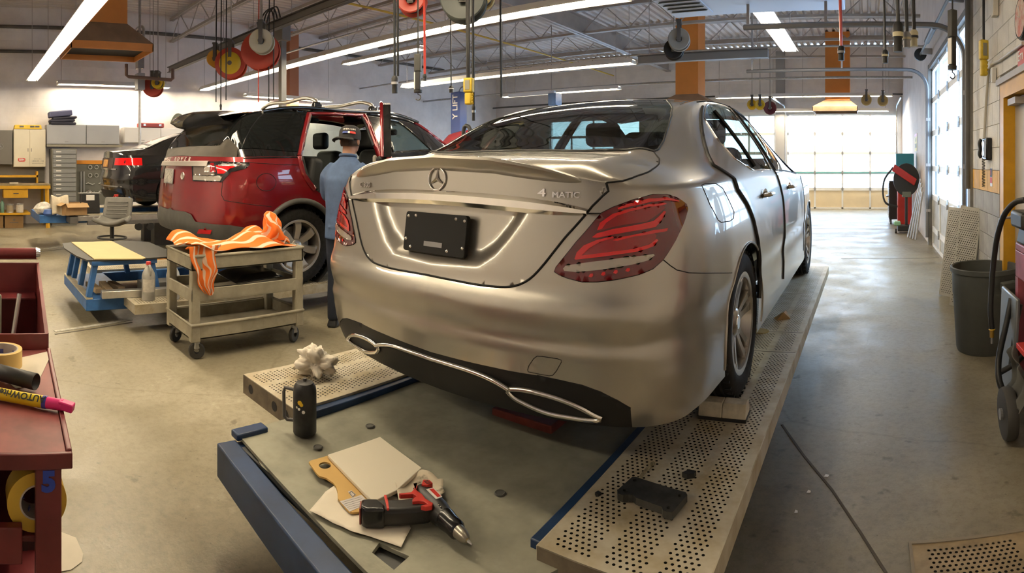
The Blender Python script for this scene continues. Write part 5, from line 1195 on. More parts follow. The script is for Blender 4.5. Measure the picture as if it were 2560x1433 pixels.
pbg=thing('plastic_bag','crumpled clear plastic bag with blue goods on the blue end box','bag',(-9.55,1.28,.60)); cloth('bag_skin',M('plastic_film',(.72,.68,.6),.25,var=.25,vs_=14),pbg,12,22,bag); 
MB().lathe([(0,0),(.10,.0),(.12,.03),(.10,.09),(0,.10)],18,(.2,.08,0)).build('blue_roll',M('roll_blue',(.06,.12,.35),.5),pbg,smooth=50)
tt=thing('tool_case','black upright tool case with silver latch on the raised rack','case',(-9.35,2.02,.62)); MB().box((0,0,.17),(.16,.34,.33),None,1,.9).build('case_body',BLK,tt,bevel=.015); MB().bx(-.085,.085,-.18,.18,.33,.345).build('case_lid',GALV,tt); MB().tube(arc((0,0,.345),.04,0,PI,8,'YZ'),.008,6).build('case_handle',CHROME,tt); MB().bx(.081,.083,-.07,.07,.22,.31).build('case_label',WHT,tt)
def spray(loc,label,body,base,group,h=.26,r=.035,trig=None):
    t=thing('bottle',label,'bottle',loc,0,group); MB().lathe([(0,0),(r,0),(r,h*.72),(r*.5,h*.84),(.012,h*.86),(.012,h*.9)],16).build('bottle_body',body,t,smooth=50); MB().lathe([(r+.0006,h*.08),(r+.0006,h*.3)],16).build('bottle_band',base,t)
    if trig: MB().box((0,.01,h*.95),(.025,.07,.04)).build('trigger_head',trig,t,bevel=.006); MB().beam((0,-.03,h*.93),(0,-.045,h*.8),.012,.01).build('trigger',trig,t)
    else: MB().lathe([(0,h),(.013,h),(.015,h*.88),(0,h*.88)],12).build('bottle_cap',base,t,smooth=40)
    return t
BLUB=M('label_blue',(.04,.16,.5),.5); CREAM=M('cream_plastic',(.6,.55,.42),.5); WPL=M('white_plastic',(.65,.64,.6),.45)
spray(PX(289,533,-8.95),'cream bottle with red trigger head on the alloy beam',CREAM,M('label_purple',(.2,.17,.4),.5),'bottles on the raised rack',.30,.05,REDP); spray(PX(323,534,-8.95),'slim white and blue bottle on the alloy beam',WPL,BLUB,'bottles on the raised rack',.27,.034)
# ================= shop stool
sp_=Pr(280,560,8.0); sl_=thing('shop_stool','grey moulded rolling stool in front of the raised rack','stool',(sp_.x,sp_.y,0),R(60))
STG=M('stool_grey',(.13,.125,.11),.6,var=.15,vs_=6)
def seatf(u,v): x=-.22+.44*u; y=-.2+.4*v; return (x,y,.62+.25*(x/.22)**2*.25+.04*abs(y/.2)**2)
cloth('seat',STG,sl_,12,12,seatf,1,.05); 
def backf(u,v): x=-.2+.4*u; z=.66+.30*v; return (x,.20+.16*v+.05*(1-(x/.2)**2),z)
cloth('backrest',STG,sl_,12,10,backf,1,.04)
for k in range(4): MB().tube([(-.15,.205+.04*k,.73+.055*k),(.15,.205+.04*k,.73+.055*k)],.010,6).build('back_rib',STG,sl_)
MB().cyl((0,0,.1),(0,0,.62),.03,n=12).build('column',BLK,sl_,smooth=40); MB().tube([(.2*math.cos(t),.2*math.sin(t),.42) for t in np.linspace(0,2*PI,30)[:-1]],.013,8,True).build('foot_ring',BLK,sl_,smooth=60)
for k in range(5):
    t=2*PI*k/5; MB().beam((0,0,.12),(.26*math.cos(t),.26*math.sin(t),.07),.04,.03).build('base_arm',BLK,sl_); MB().lathe([(0,-.014),(.03,-.014),(.03,.014),(0,.014)],12,(.26*math.cos(t),.26*math.sin(t),.03),'X').build('caster',CASTER,sl_)
# ================= left wall: cabinets, drawers, tool board, workbench
CABG=M('cabinet_grey',(.34,.345,.36),.45,var=.04,vs_=2); CABD=M('cabinet_dark',(.2,.19,.17),.5); WX=-13.68  # second colour is a darker grey for handles and bench back
def cabinet(name,label,y0,y1,z0,z1,dp,mat,doors=2,gap=.006,group=None,handle=True):
    t=thing(name,label,'cabinet',(WX+dp/2,(y0+y1)/2,z0),0,group); w_=(y1-y0); h=z1-z0
    MB().bx(-dp/2,dp/2-.02,-w_/2,w_/2,0,h).build('body',mat,t)
    for i in range(doors):
        a=-w_/2+i*w_/doors; d_=MB().bx(dp/2-.02,dp/2,a+gap,a+w_/doors-gap,gap,h-gap).build('door',mat,t,bevel=.003)
        if handle: MB().bx(dp/2,dp/2+.012,a+w_/doors/2-.04,a+w_/doors/2+.04,.05,.062).build('handle',CABD,d_)
    return t
cabinet('wall_cabinet','grey steel wall cabinet beneath the folded blue blankets',1.86,2.80,1.90,2.36,.36,CABG,1,group='grey wall cabinets'); cabinet('wall_cabinet','grey steel wall cabinet at the right behind the black saloon',2.81,3.62,1.90,2.36,.36,CABG,1,group='grey wall cabinets')
struct(MB().bx(WX,WX+.34,1.86,3.7,1.84,1.895).build('trim_4',M('shelf_edge',(.24,.22,.17),.6)))
cabinet('wall_cabinet','white and grey wall cabinet above the red hard case',3.75,5.6,1.95,2.32,.36,M('cabinet_white',(.66,.64,.62),.4),2,group='grey wall cabinets')
wc=cabinet('paint_cabinet','white two-door cabinet with red SEM logo','x' and 1.08,1.84,1.36,2.25,.30,M('cabinet_cream',(.70,.64,.50),.4,var=.04,vs_=2),2,handle=False)
REDL=M('logo_red',(.55,.03,.02),.5); rxz=Matrix(((0,0,1,0),(1,0,0,0),(0,1,0,0),(0,0,0,1)))
MB().prism(rrect(.17,.085,.03),0,.002,Matrix.Translation((.151,-.19,.17))@rxz).build('logo_plate',REDL,wc)
text('SEM',.075,WHT,wc,(.154,-.19,.17),(R(90),0,R(90)),'logo_text',.001,bold=.002); text('1-800-831-1122',.045,DKSTEEL,wc,(.152,.19,.14),(R(90),0,R(90)),'print_line',.0005); text('www.semproducts.com',.028,DKSTEEL,wc,(.152,.19,.09),(R(90),0,R(90)),'print_line',.0005); text('Solutions Start',.03,DKSTEEL,wc,(.152,.19,.19),(R(90),0,R(90)),'print_line',.0005)
for y in (-.04,.04): MB().bx(.15,.158,y-.006,y+.006,.36,.44).build('pull',DKSTEEL,wc)
lk=cabinet('steel_locker','dark grey steel locker door with a pale star emblem','a' and .3,1.05,1.42,2.22,.34,M('locker_grey',(.13,.12,.105),.5),1,handle=False)
MB().tube([(.173,.10+.06*math.cos(t),.42+.06*math.sin(t)) for t in np.linspace(0,2*PI,24)[:-1]],.003,5,True).build('emblem_ring',CABG,lk)
for k in range(3): t=R(90+120*k); MB().cyl((.173,.10,.42),(.173,.10+.056*math.cos(t),.42+.056*math.sin(t)),.006,.001,5).build('emblem_arm',CABG,lk)
yc=thing('tool_box_case','flat yellow power tool case on the white SEM cabinet','case',(-13.5,1.42,2.25)); MB().box((0,0,.05),(.26,.66,.10),None,.95,.95).build('case_shell',YEL,yc,bevel=.012)
for y in (-.15,.1,.22): MB().bx(.125,.135,y-.05,y+.05,.04,.08).build('case_label',DKSTEEL,yc)
bl=thing('blankets','stack of folded blue and black moving blankets on the grey cabinet','blanket',(-13.45,2.25,2.36)); BB=M('blanket_blue',(.085,.09,.16),.95,bump=.4,bs=20); BK2=M('blanket_dark',(.03,.03,.045),.95,bump=.4,bs=20)
for k,(z,h,w_) in enumerate(((0,.06,.62),(.06,.07,.60),(.13,.06,.58),(.19,.14,.55))): MB().box((0,.02*k*(-1)**k,z+h/2),(.34,w_,h),(R(2*k),0,0)).build('folded_blanket',BB if k==3 else BK2,bl,bevel=.03,seg=4)
rc=thing('hard_case','flat red hard case on top of the white wall cabinet','case',(-13.45,4.45,2.32)); MB().box((0,0,.06),(.3,.62,.11)).build('case_shell',M('case_red',(.25,.03,.03),.5),rc,bevel=.02)
for y in (-.2,.2): MB().bx(.15,.162,y-.03,y+.03,.04,.09).build('latch',CHROME,rc)
jk=thing('jacket','heap of dark green jackets on the white wall cabinet','jacket',(-13.4,5.25,2.32))
def jkt(u,v): t=2*PI*v; r=.24*(1-abs(2*u-1)**2.4)*(1+.25*math.sin(3*t+4*u)); return (r*.7*math.cos(t),-.3+.6*u,.12+.7*r*math.sin(t)+.10*math.sin(5*u))
cloth('jacket_cloth',M('dark_green_cloth',(.03,.035,.03),.95),jk,14,20,jkt)
DRW=M('drawer_grey',(.215,.22,.225),.4,var=.05,vs_=3); dt=thing('drawer_cabinet','tall grey cabinet of labelled small parts drawers','cabinet',(-13.3,2.24,0)); MB().bx(-.28,.20,-.29,.29,0,1.79).build('carcass',M('carcass_grey',(.17,.165,.145),.5),dt)
zz0=1.76
for k in range(16):
    if k in (4,9): zz0-=.03
    d_=MB().bx(.20,.225,-.265,.265,zz0-.097,zz0-.006).build('drawer',DRW,dt,bevel=.003)
    MB().bx(.225,.228,-.20,-.08,zz0-.055,zz0-.035).build('drawer_label',WHT,d_); zz0-=.103
tb_=thing('tool_board','grey pegboard of hanging pullers with an orange header','tool board',(-13.645,3.1,.45)); PEG=M('peg_grey',(.125,.125,.105),.5); MB().bx(-.05,0,-.5,.6,0,.98).build('board',PEG,tb_); MB().bx(-.05,.03,-.52,.62,.98,1.07).build('header',M('header_orange',(.62,.24,.02),.5),tb_)
TLS=M('tool_steel',(.35,.35,.33),.35,.7)
for r_ in range(4):
    for c in range(4):
        y=-.14+c*.16; z=.90-r_*.2
        if r_<2: MB().tube([(.02,y+.045*math.cos(t),z+.045*math.sin(t)) for t in np.linspace(0,2*PI,16)[:-1]],.014,6,True).build('ring_adaptor',TLS,tb_)
        elif c%2==0: MB().tube([(.02,y-.10,z),(.03,y-.05,z+.02),(.03,y+.05,z-.02),(.02,y+.12,z)],.014,6).build('puller_arm',TLS,tb_)
for y in (-.36,-.29): MB().bx(0,.02,y-.022,y+.022,.2,.80).build('clamp_bar',TLS,tb_,bevel=.006)
wb=thing('workbench','yellow steel workbench with drawer and lower shelf of cans','workbench',(-13.1,.85,0)); BY=M('bench_yellow',(.62,.34,.02),.45,var=.1,vs_=4)
MB().bx(-.55,.42,-1.0,1.0,.95,.985).build('bench_top',M('bench_wood',(.22,.17,.10),.7,var=.3,vs_=8),wb,bevel=.004); MB().bx(.38,.43,-1.0,1.0,.88,.95).build('apron',BY,wb)
for y in (-.95,.93): MB().beam((.36,y,.88),(.38,y+.02,0),.06,.07).build('leg',BY,wb); MB().bx(-.5,-.44,y-.03,y+.03,0,.95).build('leg',BY,wb)
dw=MB().bx(-.1,.40,-.05,.50,.68,.87).build('drawer',BY,wb,bevel=.004); MB().bx(.40,.41,.17,.29,.77,.785).build('handle',DKSTEEL,dw)
MB().bx(-.45,.40,-1.0,.55,.30,.345).build('lower_shelf',BY,wb); MB().bx(-.45,-.20,-1.0,.80,1.12,1.17).build('riser_shelf',BY,wb)
for y in (-.98,.78): MB().bx(-.45,-.20,y-.02,y+.02,.985,1.26).build('riser_post',BY,wb)
MB().bx(-.57,-.55,-1.0,1.0,1.0,1.42).build('back_panel',CABD,wb)
jug((-12.85,.55,.345),'clear jug with white label on the yellow bench shelf',M('pale_plastic',(.35,.34,.3),.4),LAB,.34,.085,cap=WHT); jug((-12.85,.22,.345),'white jug with dark label at the left end of the bench shelf',WPL,DKSTEEL,.30,.08,cap=WHT)
GRB=M('green_bottle',(.10,.2,.15),.3); spray((-12.8,.78,.345),'green tinted bottle on the yellow bench shelf',GRB,GRB,'bench bottles',.30,.045)
def can(loc,label,mat,lab,group,r=.085,h=.19):
    t=thing('paint_can',label,'can',loc,0,group); MB().lathe([(0,0),(r,0),(r+.003,.006),(r,.012),(r,h-.01),(r+.004,h),(r-.01,h),(r-.012,h-.008),(0,h-.008)],24).build('can_body',mat,t,smooth=40); MB().lathe([(r+.001,.02),(r+.001,h-.025)],24).build('can_label',lab,t); return t
can((-12.82,.95,.345),'tan labelled paint can beside the green bottle',GALV,M('tan_label',(.30,.25,.17),.7),'paint cans on the bench shelf'); can((-12.82,1.17,.345),'white labelled paint can at the right end of the bench shelf',GALV,LAB,'paint cans on the bench shelf',.085,.2)
for k,(y0,y1) in enumerate(((.35,.80),(.83,1.25))):
    t=thing('carton',['brown carton with printed emblem left under the yellow bench','brown carton with printed emblem right under the yellow bench'][k],'box',(-12.95,(y0+y1)/2,0),0,'cartons under the bench'); MB().bx(-.2,.2,(y0-y1)/2,(y1-y0)/2,0,.28).build('carton_body',CARD2,t,bevel=.004); MB().prism([(0,.03),(.03,-.02),(-.03,-.02)],0,.002,Matrix.Translation((.201,0,.19))@rxz).build('carton_print',DKSTEEL,t); MB().bx(.2,.202,-.1,.1,.12,.135).build('carton_print',DKSTEEL,t)
spray((-12.95,.62,.985),'spray bottle with yellow trigger on the yellow bench',M('clear_bottle',(.3,.27,.2),.3),LAB,'bench bottles',.44,.05,YEL)
tag(MB().box((-12.95,1.05,1.0),(.1,.2,.03)).build('marker_tray',CREAM,bevel=.005),'small pale tray lying on the yellow bench top','tray')

ob=thing('parts_tray','orange plastic parts tray on the floor behind the red vehicle','tray',(-7.6,2.75,0),R(12)); MB().bx(-.3,.3,-.2,.2,0,.02).build('tray_base',M('tray_orange',(.45,.18,.02),.6,var=.2,vs_=6),ob)
for a in ((-.3,.3,-.2,-.18),(-.3,.3,.18,.2),(-.3,-.28,-.2,.2),(.28,.3,-.2,.2)): MB().bx(*a,0,.16).build('tray_wall',M('tray_orange',(.45,.18,.02)),ob)
rd_=thing('oil_drum','small dark red oil drum on the floor near the stool','drum',(-7.7,2.25,0)); MB().lathe([(0,0),(.14,0),(.145,.01),(.14,.02),(.14,.14),(.146,.15),(.14,.16),(.14,.32),(.145,.33),(.13,.335),(0,.335)],24).build('drum_body',M('drum_red',(.13,.03,.03),.5,var=.3,vs_=6),rd_,smooth=40); MB().lathe([(0,.335),(.025,.335),(.025,.36),(0,.36)],12,(.07,0,0)).build('bung',DKSTEEL,rd_)
# ================= overhead: exhaust hoods
def hood(label,x0,x1,y0,y1,z0,z1,dx0,dx1,dy0,dy1,rimm=None,duct=ORANGE):
    t=thing('exhaust_hood',label,'exhaust hood',((x0+x1)/2,(y0+y1)/2,z0),0,'exhaust hoods'); o=t.location
    b=[(x0,y0,z0+.13),(x1,y0,z0+.13),(x1,y1,z0+.13),(x0,y1,z0+.13),(dx0,dy0,z1),(dx1,dy0,z1),(dx1,dy1,z1),(dx0,dy1,z1)]
    MB().add(b,[(0,1,5,4),(1,2,6,5),(2,3,7,6),(3,0,4,7)]).build('canopy',HOODM,t,world=True,solid=.006)
    for a in ((x0,x1,y0,y0+.02),(x0,x1,y1-.02,y1),(x0,x0+.02,y0,y1),(x1-.02,x1,y0,y1)): MB().bx(*a,z0,z0+.13).build('rim',rimm or duct,t,world=True)
    MB().bx(x0+.02,x1-.02,y0+.02,y1-.02,z0+.10,z0+.12).build('filter',M('canopy_dark',(.025,.022,.02),.8),t,world=True)  # dark sheet stands in for the shaded hollow of the canopy
    MB().bx(dx0,dx1,dy0,dy1,z1,ZC).build('duct',duct,t,world=True); return t
hood('large bronze hood with orange duct at the upper left',-10.3,-9.2,1.68,3.1,3.345,3.83,-10.0,-9.38,2.04,2.69)
hood('bronze hood with orange duct in front of the far overhead door',-1.55,-.27,16.1,17.1,2.92,3.25,-1.2,-.5,16.3,16.9,rimm=HOODM)
hood('exhaust hood with orange duct just past the sedan roof',-4.9,-3.6,12.8,13.9,2.75,3.1,-4.52,-3.955,13.0,13.6,rimm=HOODM)
# ================= rails, pipes, beams
def run(name,label,cat_,pts,r,mat,n=8,sm=0): return tag(MB().tube(smooth_path(pts,sm) if sm else pts,r,n).build(name,mat,smooth=60),label,cat_)
YPIPE=M('gas_yellow',(.55,.36,.04),.5)
run('gas_pipe','yellow gas pipe running down the hall under the roof','pipe',[(-8.3,5.5,4.4),(-8.3,17.5,4.4)],.022,YPIPE)
bm_=thing('trolley_beam','dark steel trolley beam carrying the red and yellow hose reels','beam',(-8.6,4.7,3.6)); MB().bx(-4.2,4.2,-.05,.05,.12,.135).build('top_flange',DKSTEEL,bm_); MB().bx(-4.2,4.2,-.05,.05,0,.015).build('bottom_flange',DKSTEEL,bm_); MB().bx(-4.2,4.2,-.008,.008,0,.135).build('web',M('beam_grey',(.2,.19,.18),.5),bm_)
for x in (-3.6,-1.2,1.2,3.6): MB().cyl((x,0,.13),(x,0,1.55),.008,n=6).build('hanger_rod',STEEL,bm_)
b2=thing('hoist_beam','dark hoist beam continuing right of the second fluorescent row','beam',(-2.9,9.75,3.28)); MB().bx(-1.2,1.2,-.06,.06,0,.13).build('beam_web',M('beam_grey',(.2,.19,.18),.5),b2,bevel=.004); MB().bx(-1.2,1.2,-.08,.08,.13,.15).build('beam_flange',DKSTEEL,b2)
for x in (-1,1): MB().cyl((x,0,.15),(x,0,1.9),.008,n=6).build('hanger_rod',STEEL,b2)
for k,(Y,z,x0,x1,r_) in enumerate(((14.0,3.55,-13.7,1.11,.03),(17.9,3.6,-13.7,1.11,.03),(11.2,3.75,-13.7,1.11,.022),(7.0,4.0,-13.7,-6,.022))):
    run('conduit',['long grey pipe crossing in front of the orange ducts','black pipe along the top of the far wall','thin conduit crossing above the sedan roof','thin conduit crossing over the red vehicle'][k],'pipe',[(x0,Y,z),(x1,Y,z)],r_,[GALV,DKSTEEL,GALV,GALV][k])
run('wall_pipe','upper dark pipe along the left wall behind the bronze hood','pipe',[(-13.66,-4,4.72),(-13.66,15,4.72)],.045,DKSTEEL); run('wall_pipe','lower dark pipe along the left wall at the far left','pipe',[(-13.66,-4,4.13),(-13.66,2.9,4.13)],.04,DKSTEEL)
# overhead door tracks of the right wall
for k,Y in enumerate((6.14,10.04)):
    t=thing('door_track',['curved steel door track nearer the camera on the right','curved steel door track farther along the right wall'][k],'door track',(1.055,Y,0),0,'overhead door tracks')
    zt=(2.6,2.75)[k]; P=[(.0,0,.15),(.0,0,zt)]+arc((-.35,0,zt),.35,0,PI/2,8)+[((-2.4,-3.2)[k],0,zt+.35)]
    MB().tube(P,.032,6).build('track',M('track_grey',(.16,.16,.165),.45,.3),t,smooth=40)
    for x in (-1.5,(-2.35,-3.1)[k]): MB().bx(x-.015,x+.015,-.015,.015,zt+.37,5.19).build('hanger',STEEL,t)
    for z in (.6,1.4,2.2): MB().bx(-.02,.055,-.03,.03,z,z+.05).build('bracket',STEEL,t)
sp=thing('spring_shaft','dark torsion shaft over the right wall door','shaft',(.93,8.1,3.36)); MB().cyl((0,-2.0,0),(0,2.0,0),.02,n=8).build('shaft',DKSTEEL,sp)
for y in (-1.9,1.9): MB().lathe([(0,-.03),(.11,-.03),(.11,.03),(0,.03)],18,(0,y,0),'Y').build('cable_drum',BLK,sp,smooth=40)
MB().lathe([(0,-.5),(.045,-.5),(.045,.5),(0,.5)],12,(0,.3,0),'Y').build('spring',DKSTEEL,sp)
for y in (-1.6,1.6): MB().bx(.0,.175,y-.02,y+.02,-.05,.05).build('bracket',STEEL,sp)
t=thing('door_track','door tracks of the far overhead door','door track',(-.8,18.0,0))
for x in (-1.8,1.72): MB().tube([(x,0,.1),(x,0,2.9)]+arc((x,-.35,2.9),.35,0,PI/2,6,'YZ')+[(x,-2.5,3.25)],.03,6).build('track',GALV,t,smooth=40)
# air unit overhead
au=thing('air_unit','pale blue white air unit with louvre vent at the top edge','air unit',(-1.25,5.85,3.2)); AUM=M('unit_pale',(.55,.62,.75),.45); MB().bx(-1.0,1.0,-.6,.65,0,.45).build('casing',AUM,au,bevel=.01); MB().bx(-.96,-.5,-.45,.5,-.012,.0).build('vent_frame',AUM,au)
for k in range(6): MB().box((-.73,-.36+k*.14,-.012),(.42,.09,.006),(R(25),0,0)).build('vent_louvre',M('louvre_grey',(.22,.25,.25),.5),au)
for x in (-.9,.9): MB().bx(x-.02,x+.02,.3,.34,.45,1.99).build('strut',GALV,au)
# column, lift post, far-wall columns
struct(MB().bx(-13.68,-13.4,8.45,8.75,0,5.1).build('trim_5',M('column_rust',(.38,.15,.07),.55)))
for x in (-2.75,): struct(MB().bx(x-.14,x+.14,17.95,18.09,0,5.0).build('trim_6',M('column_grey',(.36,.36,.37),.5)))
lp=thing('lift_post','blue two-post lift column lettered LIFT behind the red bonnet','lift',(-9.9,11.45,0)); MB().bx(-.16,.16,-.14,.14,0,3.32).build('column',M('lift_blue',(.03,.06,.22),.4),lp,bevel=.01); MB().bx(-.25,.25,-.3,.3,0,.03).build('base_plate',BLUEP,lp); text('Y LIFT',.24,WHT,lp,(.0,-.145,2.93),(R(90),R(-90),0),'post_lettering',.002,bold=.003); MB().tube(smooth_path([(0,0,3.32),(.1,0,3.45),(.3,0,3.4),(.4,0,3.1)],4),.02,6).build('hose',GALV,lp)
lb=thing('hoist_box','blue hoist motor box on a pale rail beyond the sedan roof','hoist',(-7.4,12.2,2.9)); MB().bx(-.11,.11,-.15,.15,-.02,.28).build('motor_box',BLUEP,lb,bevel=.01); MB().bx(-1.4,.0,-.05,.05,.28,.36).build('rail',AUM,lb); MB().cyl((-1.2,0,.36),(-1.2,0,2.3),.01,n=6).build('rod',STEEL,lb); MB().cyl((-.1,0,.36),(-.1,0,2.3),.01,n=6).build('rod',STEEL,lb)
# ================= hose reels
def reel(loc,rad,label,disc,drum,rz=0,wid=.16,side2=None,hang=.5,hubc=None):
    rz=math.atan2(-loc.x,loc.y)*.8; t=thing('hose_reel',label,'hose reel',loc,rz,'hose reels'); pr=[(.05,wid/2),(rad*.55,wid/2+.01),(rad,wid/2+.02),(rad+.012,wid/2+.012),(rad,wid/2)]
    MB().lathe(pr,32,axis='Y').build('flange',disc,t,smooth=40); MB().lathe([(r_,-z) for r_,z in pr],32,axis='Y').build('flange',side2 or disc,t,smooth=40)
    MB().lathe([(rad*.5,-wid/2),(rad*.8,-wid/2),(rad*.8,wid/2),(rad*.5,wid/2)],28,axis='Y').build('wound_hose',drum,t,smooth=40)
    MB().cyl((0,-wid/2-.05,0),(0,wid/2+.05,0),.04,n=12).build('hub',DKSTEEL,t,smooth=40)
    for s_ in (1,-1): MB().bx(-.03,.03,s_*(wid/2+.035)-.008,s_*(wid/2+.035)+.008,-.05,rad+.12).build('bracket',DKSTEEL,t)
    if hubc: MB().lathe([(0,-wid/2-.05),(rad*.35,-wid/2-.045),(rad*.72,-wid/2-.03),(rad*.74,-wid/2-.02)],28,axis='Y').build('hub_cover',hubc,t,smooth=60)
    MB().bx(-.04,.04,-wid/2-.05,wid/2+.05,rad+.11,rad+.14).build('yoke',DKSTEEL,t); MB().cyl((0,0,rad+.13),(0,0,ZC-loc.z),.012,n=6).build('drop_rod',STEEL,t)
    return t
REELR=M('reel_red',(.42,.05,.03),.35); REELY=M('reel_yellow',(.65,.45,.03),.4); REELG=M('reel_grey',(.30,.29,.26),.4); HBLK=BLK
def rl3(px,py,r): return Pr(px,py,r)
reel(rl3(652,128,9.0),.29,'red hose reel with pale disc on the trolley beam',REELR,HBLK,R(25),side2=REELR); reel(rl3(655,105,8.6)+Vector((0,0,0)),.17,'pale cord reel in front of the red reel',M('reel_pale',(.55,.52,.42),.4),REELY,R(40))
reel(rl3(578,160,9.9),.26,'red reel with bright yellow hub beneath the trolley beam',REELR,REELY,R(30),hubc=REELY); reel(rl3(540,148,10.3),.14,'small orange and black cord reel left of the yellow reel',M('reel_orange',(.6,.3,.03),.4),HBLK,R(30))
reel(rl3(383,218,12.3),.20,'small red reel on the conduit post at the far left',REELR,HBLK,R(20)); reel(rl3(395,208,12.0),.11,'small yellow cord reel beside the far left red reel',REELY,HBLK,R(20))
reel(rl3(1030,2,5.6),.13,'red hose reel cut by the top edge above the hanging plugs',REELR,HBLK,R(60),hang=1.0); reel(rl3(1160,0,5.1),.19,'large dark reel cut by the top edge beside the lit tubes',M('reel_dark',(.06,.07,.065),.4),HBLK,R(50),hang=1.0); reel(rl3(1207,-8,5.7),.10,'pale yellow cord reel at the top edge',M('reel_cream',(.55,.45,.2),.4),HBLK,R(50),hang=1.0)
reel(rl3(1698,100,9.0),.16,'pair-mounted grey cord reel beside the orange duct',REELG,HBLK,R(10)); reel(rl3(1685,125,9.3),.15,'black cord reel below the grey one by the orange duct',M('reel_black',(.02,.02,.02),.4),HBLK,R(10)); 
reel(rl3(1880,262,15.5),.12,'left yellow reel in front of the far overhead door',REELY,HBLK,0); reel(rl3(1900,262,15.1),.12,'second yellow reel in front of the far overhead door',REELY,HBLK,0); reel(rl3(2166,250,15.3),.13,'tan reel hanging right of the far bronze hood',M('reel_tan',(.45,.33,.13),.5),HBLK,0); reel(rl3(2207,252,15.3),.13,'rightmost tan reel by the far bronze hood',M('reel_tan',(.45,.33,.13),.5),HBLK,0); reel(rl3(1925,270,15.2),.16,'dark red reel right of the two yellow reels',M('reel_maroon',(.12,.02,.03),.4),HBLK,R(60))
# posts and junction boxes at the left reels
t=thing('service_post','grey electrical post with junction boxes beside the bronze hood','service post',(-11.6,3.6,2.0)); MB().cyl((0,0,-.3),(0,0,3.1),.03,n=8).build('pipe',GALV,t); MB().bx(-.1,.1,-.07,.07,1.45,1.85).build('junction_box',GREYP,t,bevel=.01); MB().bx(-.12,.12,-.08,.08,1.0,1.35).build('junction_box',GREYP,t,bevel=.01); MB().tube(smooth_path([(0,.05,1.85),(.02,.08,2.3),(-.25,.1,2.42),(-.8,.1,2.4)],5),.03,8).build('elbow_pipe',GALV,t,smooth=60)
ap_=thing('air_pipe','brown air pipe looping under the bronze hood','pipe',Pr(375,196,11.5)); MB().tube([Pr(316,160,11.5),Pr(316,188,11.5),Pr(322,192,11.5),Pr(428,200,11.5),Pr(432,196,11.5),Pr(432,172,11.5)],.035,8).build('pipe',M('pipe_brown',(.16,.10,.08),.5),ap_,world=True,smooth=60); MB().cyl((0,0,0),(0,0,ZC-ap_.location.z),.008,n=6).build('hanger_rod',STEEL,ap_)
t=thing('service_post','grey square service post rising behind the red vehicle roof','service post',(-8.4,5.15,1.9)); MB().bx(-.05,.05,-.05,.05,-1.9,1.75).build('post',M('post_grey',(.22,.215,.2),.45),t); MB().bx(-.13,.13,-.09,.09,1.65,2.0).build('junction_box',M('post_grey',(.22,.215,.2),.45),t,bevel=.01)
for k in range(3): MB().tube(smooth_path([(-.1+.1*k,-.08,1.95),(-.25+.1*k,-.1,2.25),(-.5+.12*k,-.1,2.2),(-.62+.1*k,-.1,1.8)],5),.014,6).build('cable',BLK,t,smooth=60)
# ================= hanging cords, plugs and work lights
def cord(px,y_end,r,mat,label,top=-60,rad=.011,plug=None,group='hanging cords'):
    e=Pr(px,y_end,r); t=thing('hanging_cord',label,'cord',e,0,group); zt=ZC+.0-e.z
    MB().tube(smooth_path([(0,0,zt),(.02,0,zt*.66),(-.015,.01,zt*.33),(0,0,0)],5),rad,6).build('cable',mat,t,smooth=60)
    if plug:
        w_,h,pm,fm=plug; MB().lathe([(0,0),(w_*.6,0),(w_,-.02),(w_,-h*.5),(w_*.8,-h*.55),(w_*.85,-h),(0,-h)],14).build('plug',pm,t,smooth=40); MB().lathe([(w_*1.04,-h*.35),(w_*1.04,-h*.5)],14).build('plug_band',fm,t,smooth=40)
    return t
REDH=M('hose_red',(.55,.05,.03),.4); YELC=M('connector_yellow',(.68,.48,.04),.45,var=.15,vs_=20); CRM=M('plug_cream',(.6,.54,.36),.5)
cord(987,190,5,BLK,'black cord with dark plug hanging left of the work light',plug=(.03,.15,BLK,GREYP)); cord(995,190,5.05,BLK,'second black cord beside the dark plug')
cord(1062,185,5.2,REDH,'red air hose hanging behind the left work light',plug=(.018,.06,BLK,BLK)); cord(1128,215,7,BLK,'thin black cord with small box above the sedan',plug=(.03,.08,BLK,WHT),rad=.008)
cord(1170,195,4.6,BLK,'thick cord holding the yellow connector above the sedan',rad=.014); cord(1184,262,4.7,BLK,'black air hose right of the yellow connector',plug=(.016,.13,BLK,GALV)); cord(1253,232,6,BLK,'black cord hanging alone over the sedan roof',plug=(.014,.05,BLK,BLK),rad=.012)
cord(2103,115,5.5,REDH,'bright red hose with black coupling at the right',plug=(.035,.14,BLK,GREYP),rad=.016); cord(2213,125,5.2,BLK,'black cord with dark plug left of the pale connectors',plug=(.03,.12,BLK,CRM))
cord(2245,55,4.6,BLK,'large black connector cord leftmost of three',plug=(.042,.24,BLK,CRM),rad=.016); cord(2267,80,4.7,BLK,'middle black and cream connector cord',plug=(.036,.13,GREYP,CRM),rad=.016); cord(2285,75,4.8,BLK,'right black and cream connector cord',plug=(.036,.14,CRM,BLK),rad=.016)
for k,(px,a,b_,r) in enumerate(((540,0,255,10),(552,150,260,9.5),(565,190,250,9),(646,190,255,9),(672,150,255,9),(684,170,250,8.8))): cord(px,b_,r,REDH if k==3 else BLK,['black cord left of the grey service post','black cord with small plug left of the grey service post','thin cord beside the grey service post','thin red hose under the red reel','black cord under the pale reel','rightmost black cord above the red vehicle roof'][k],rad=.010,plug=(.02,.1,BLK,BLK) if k==1 else None)
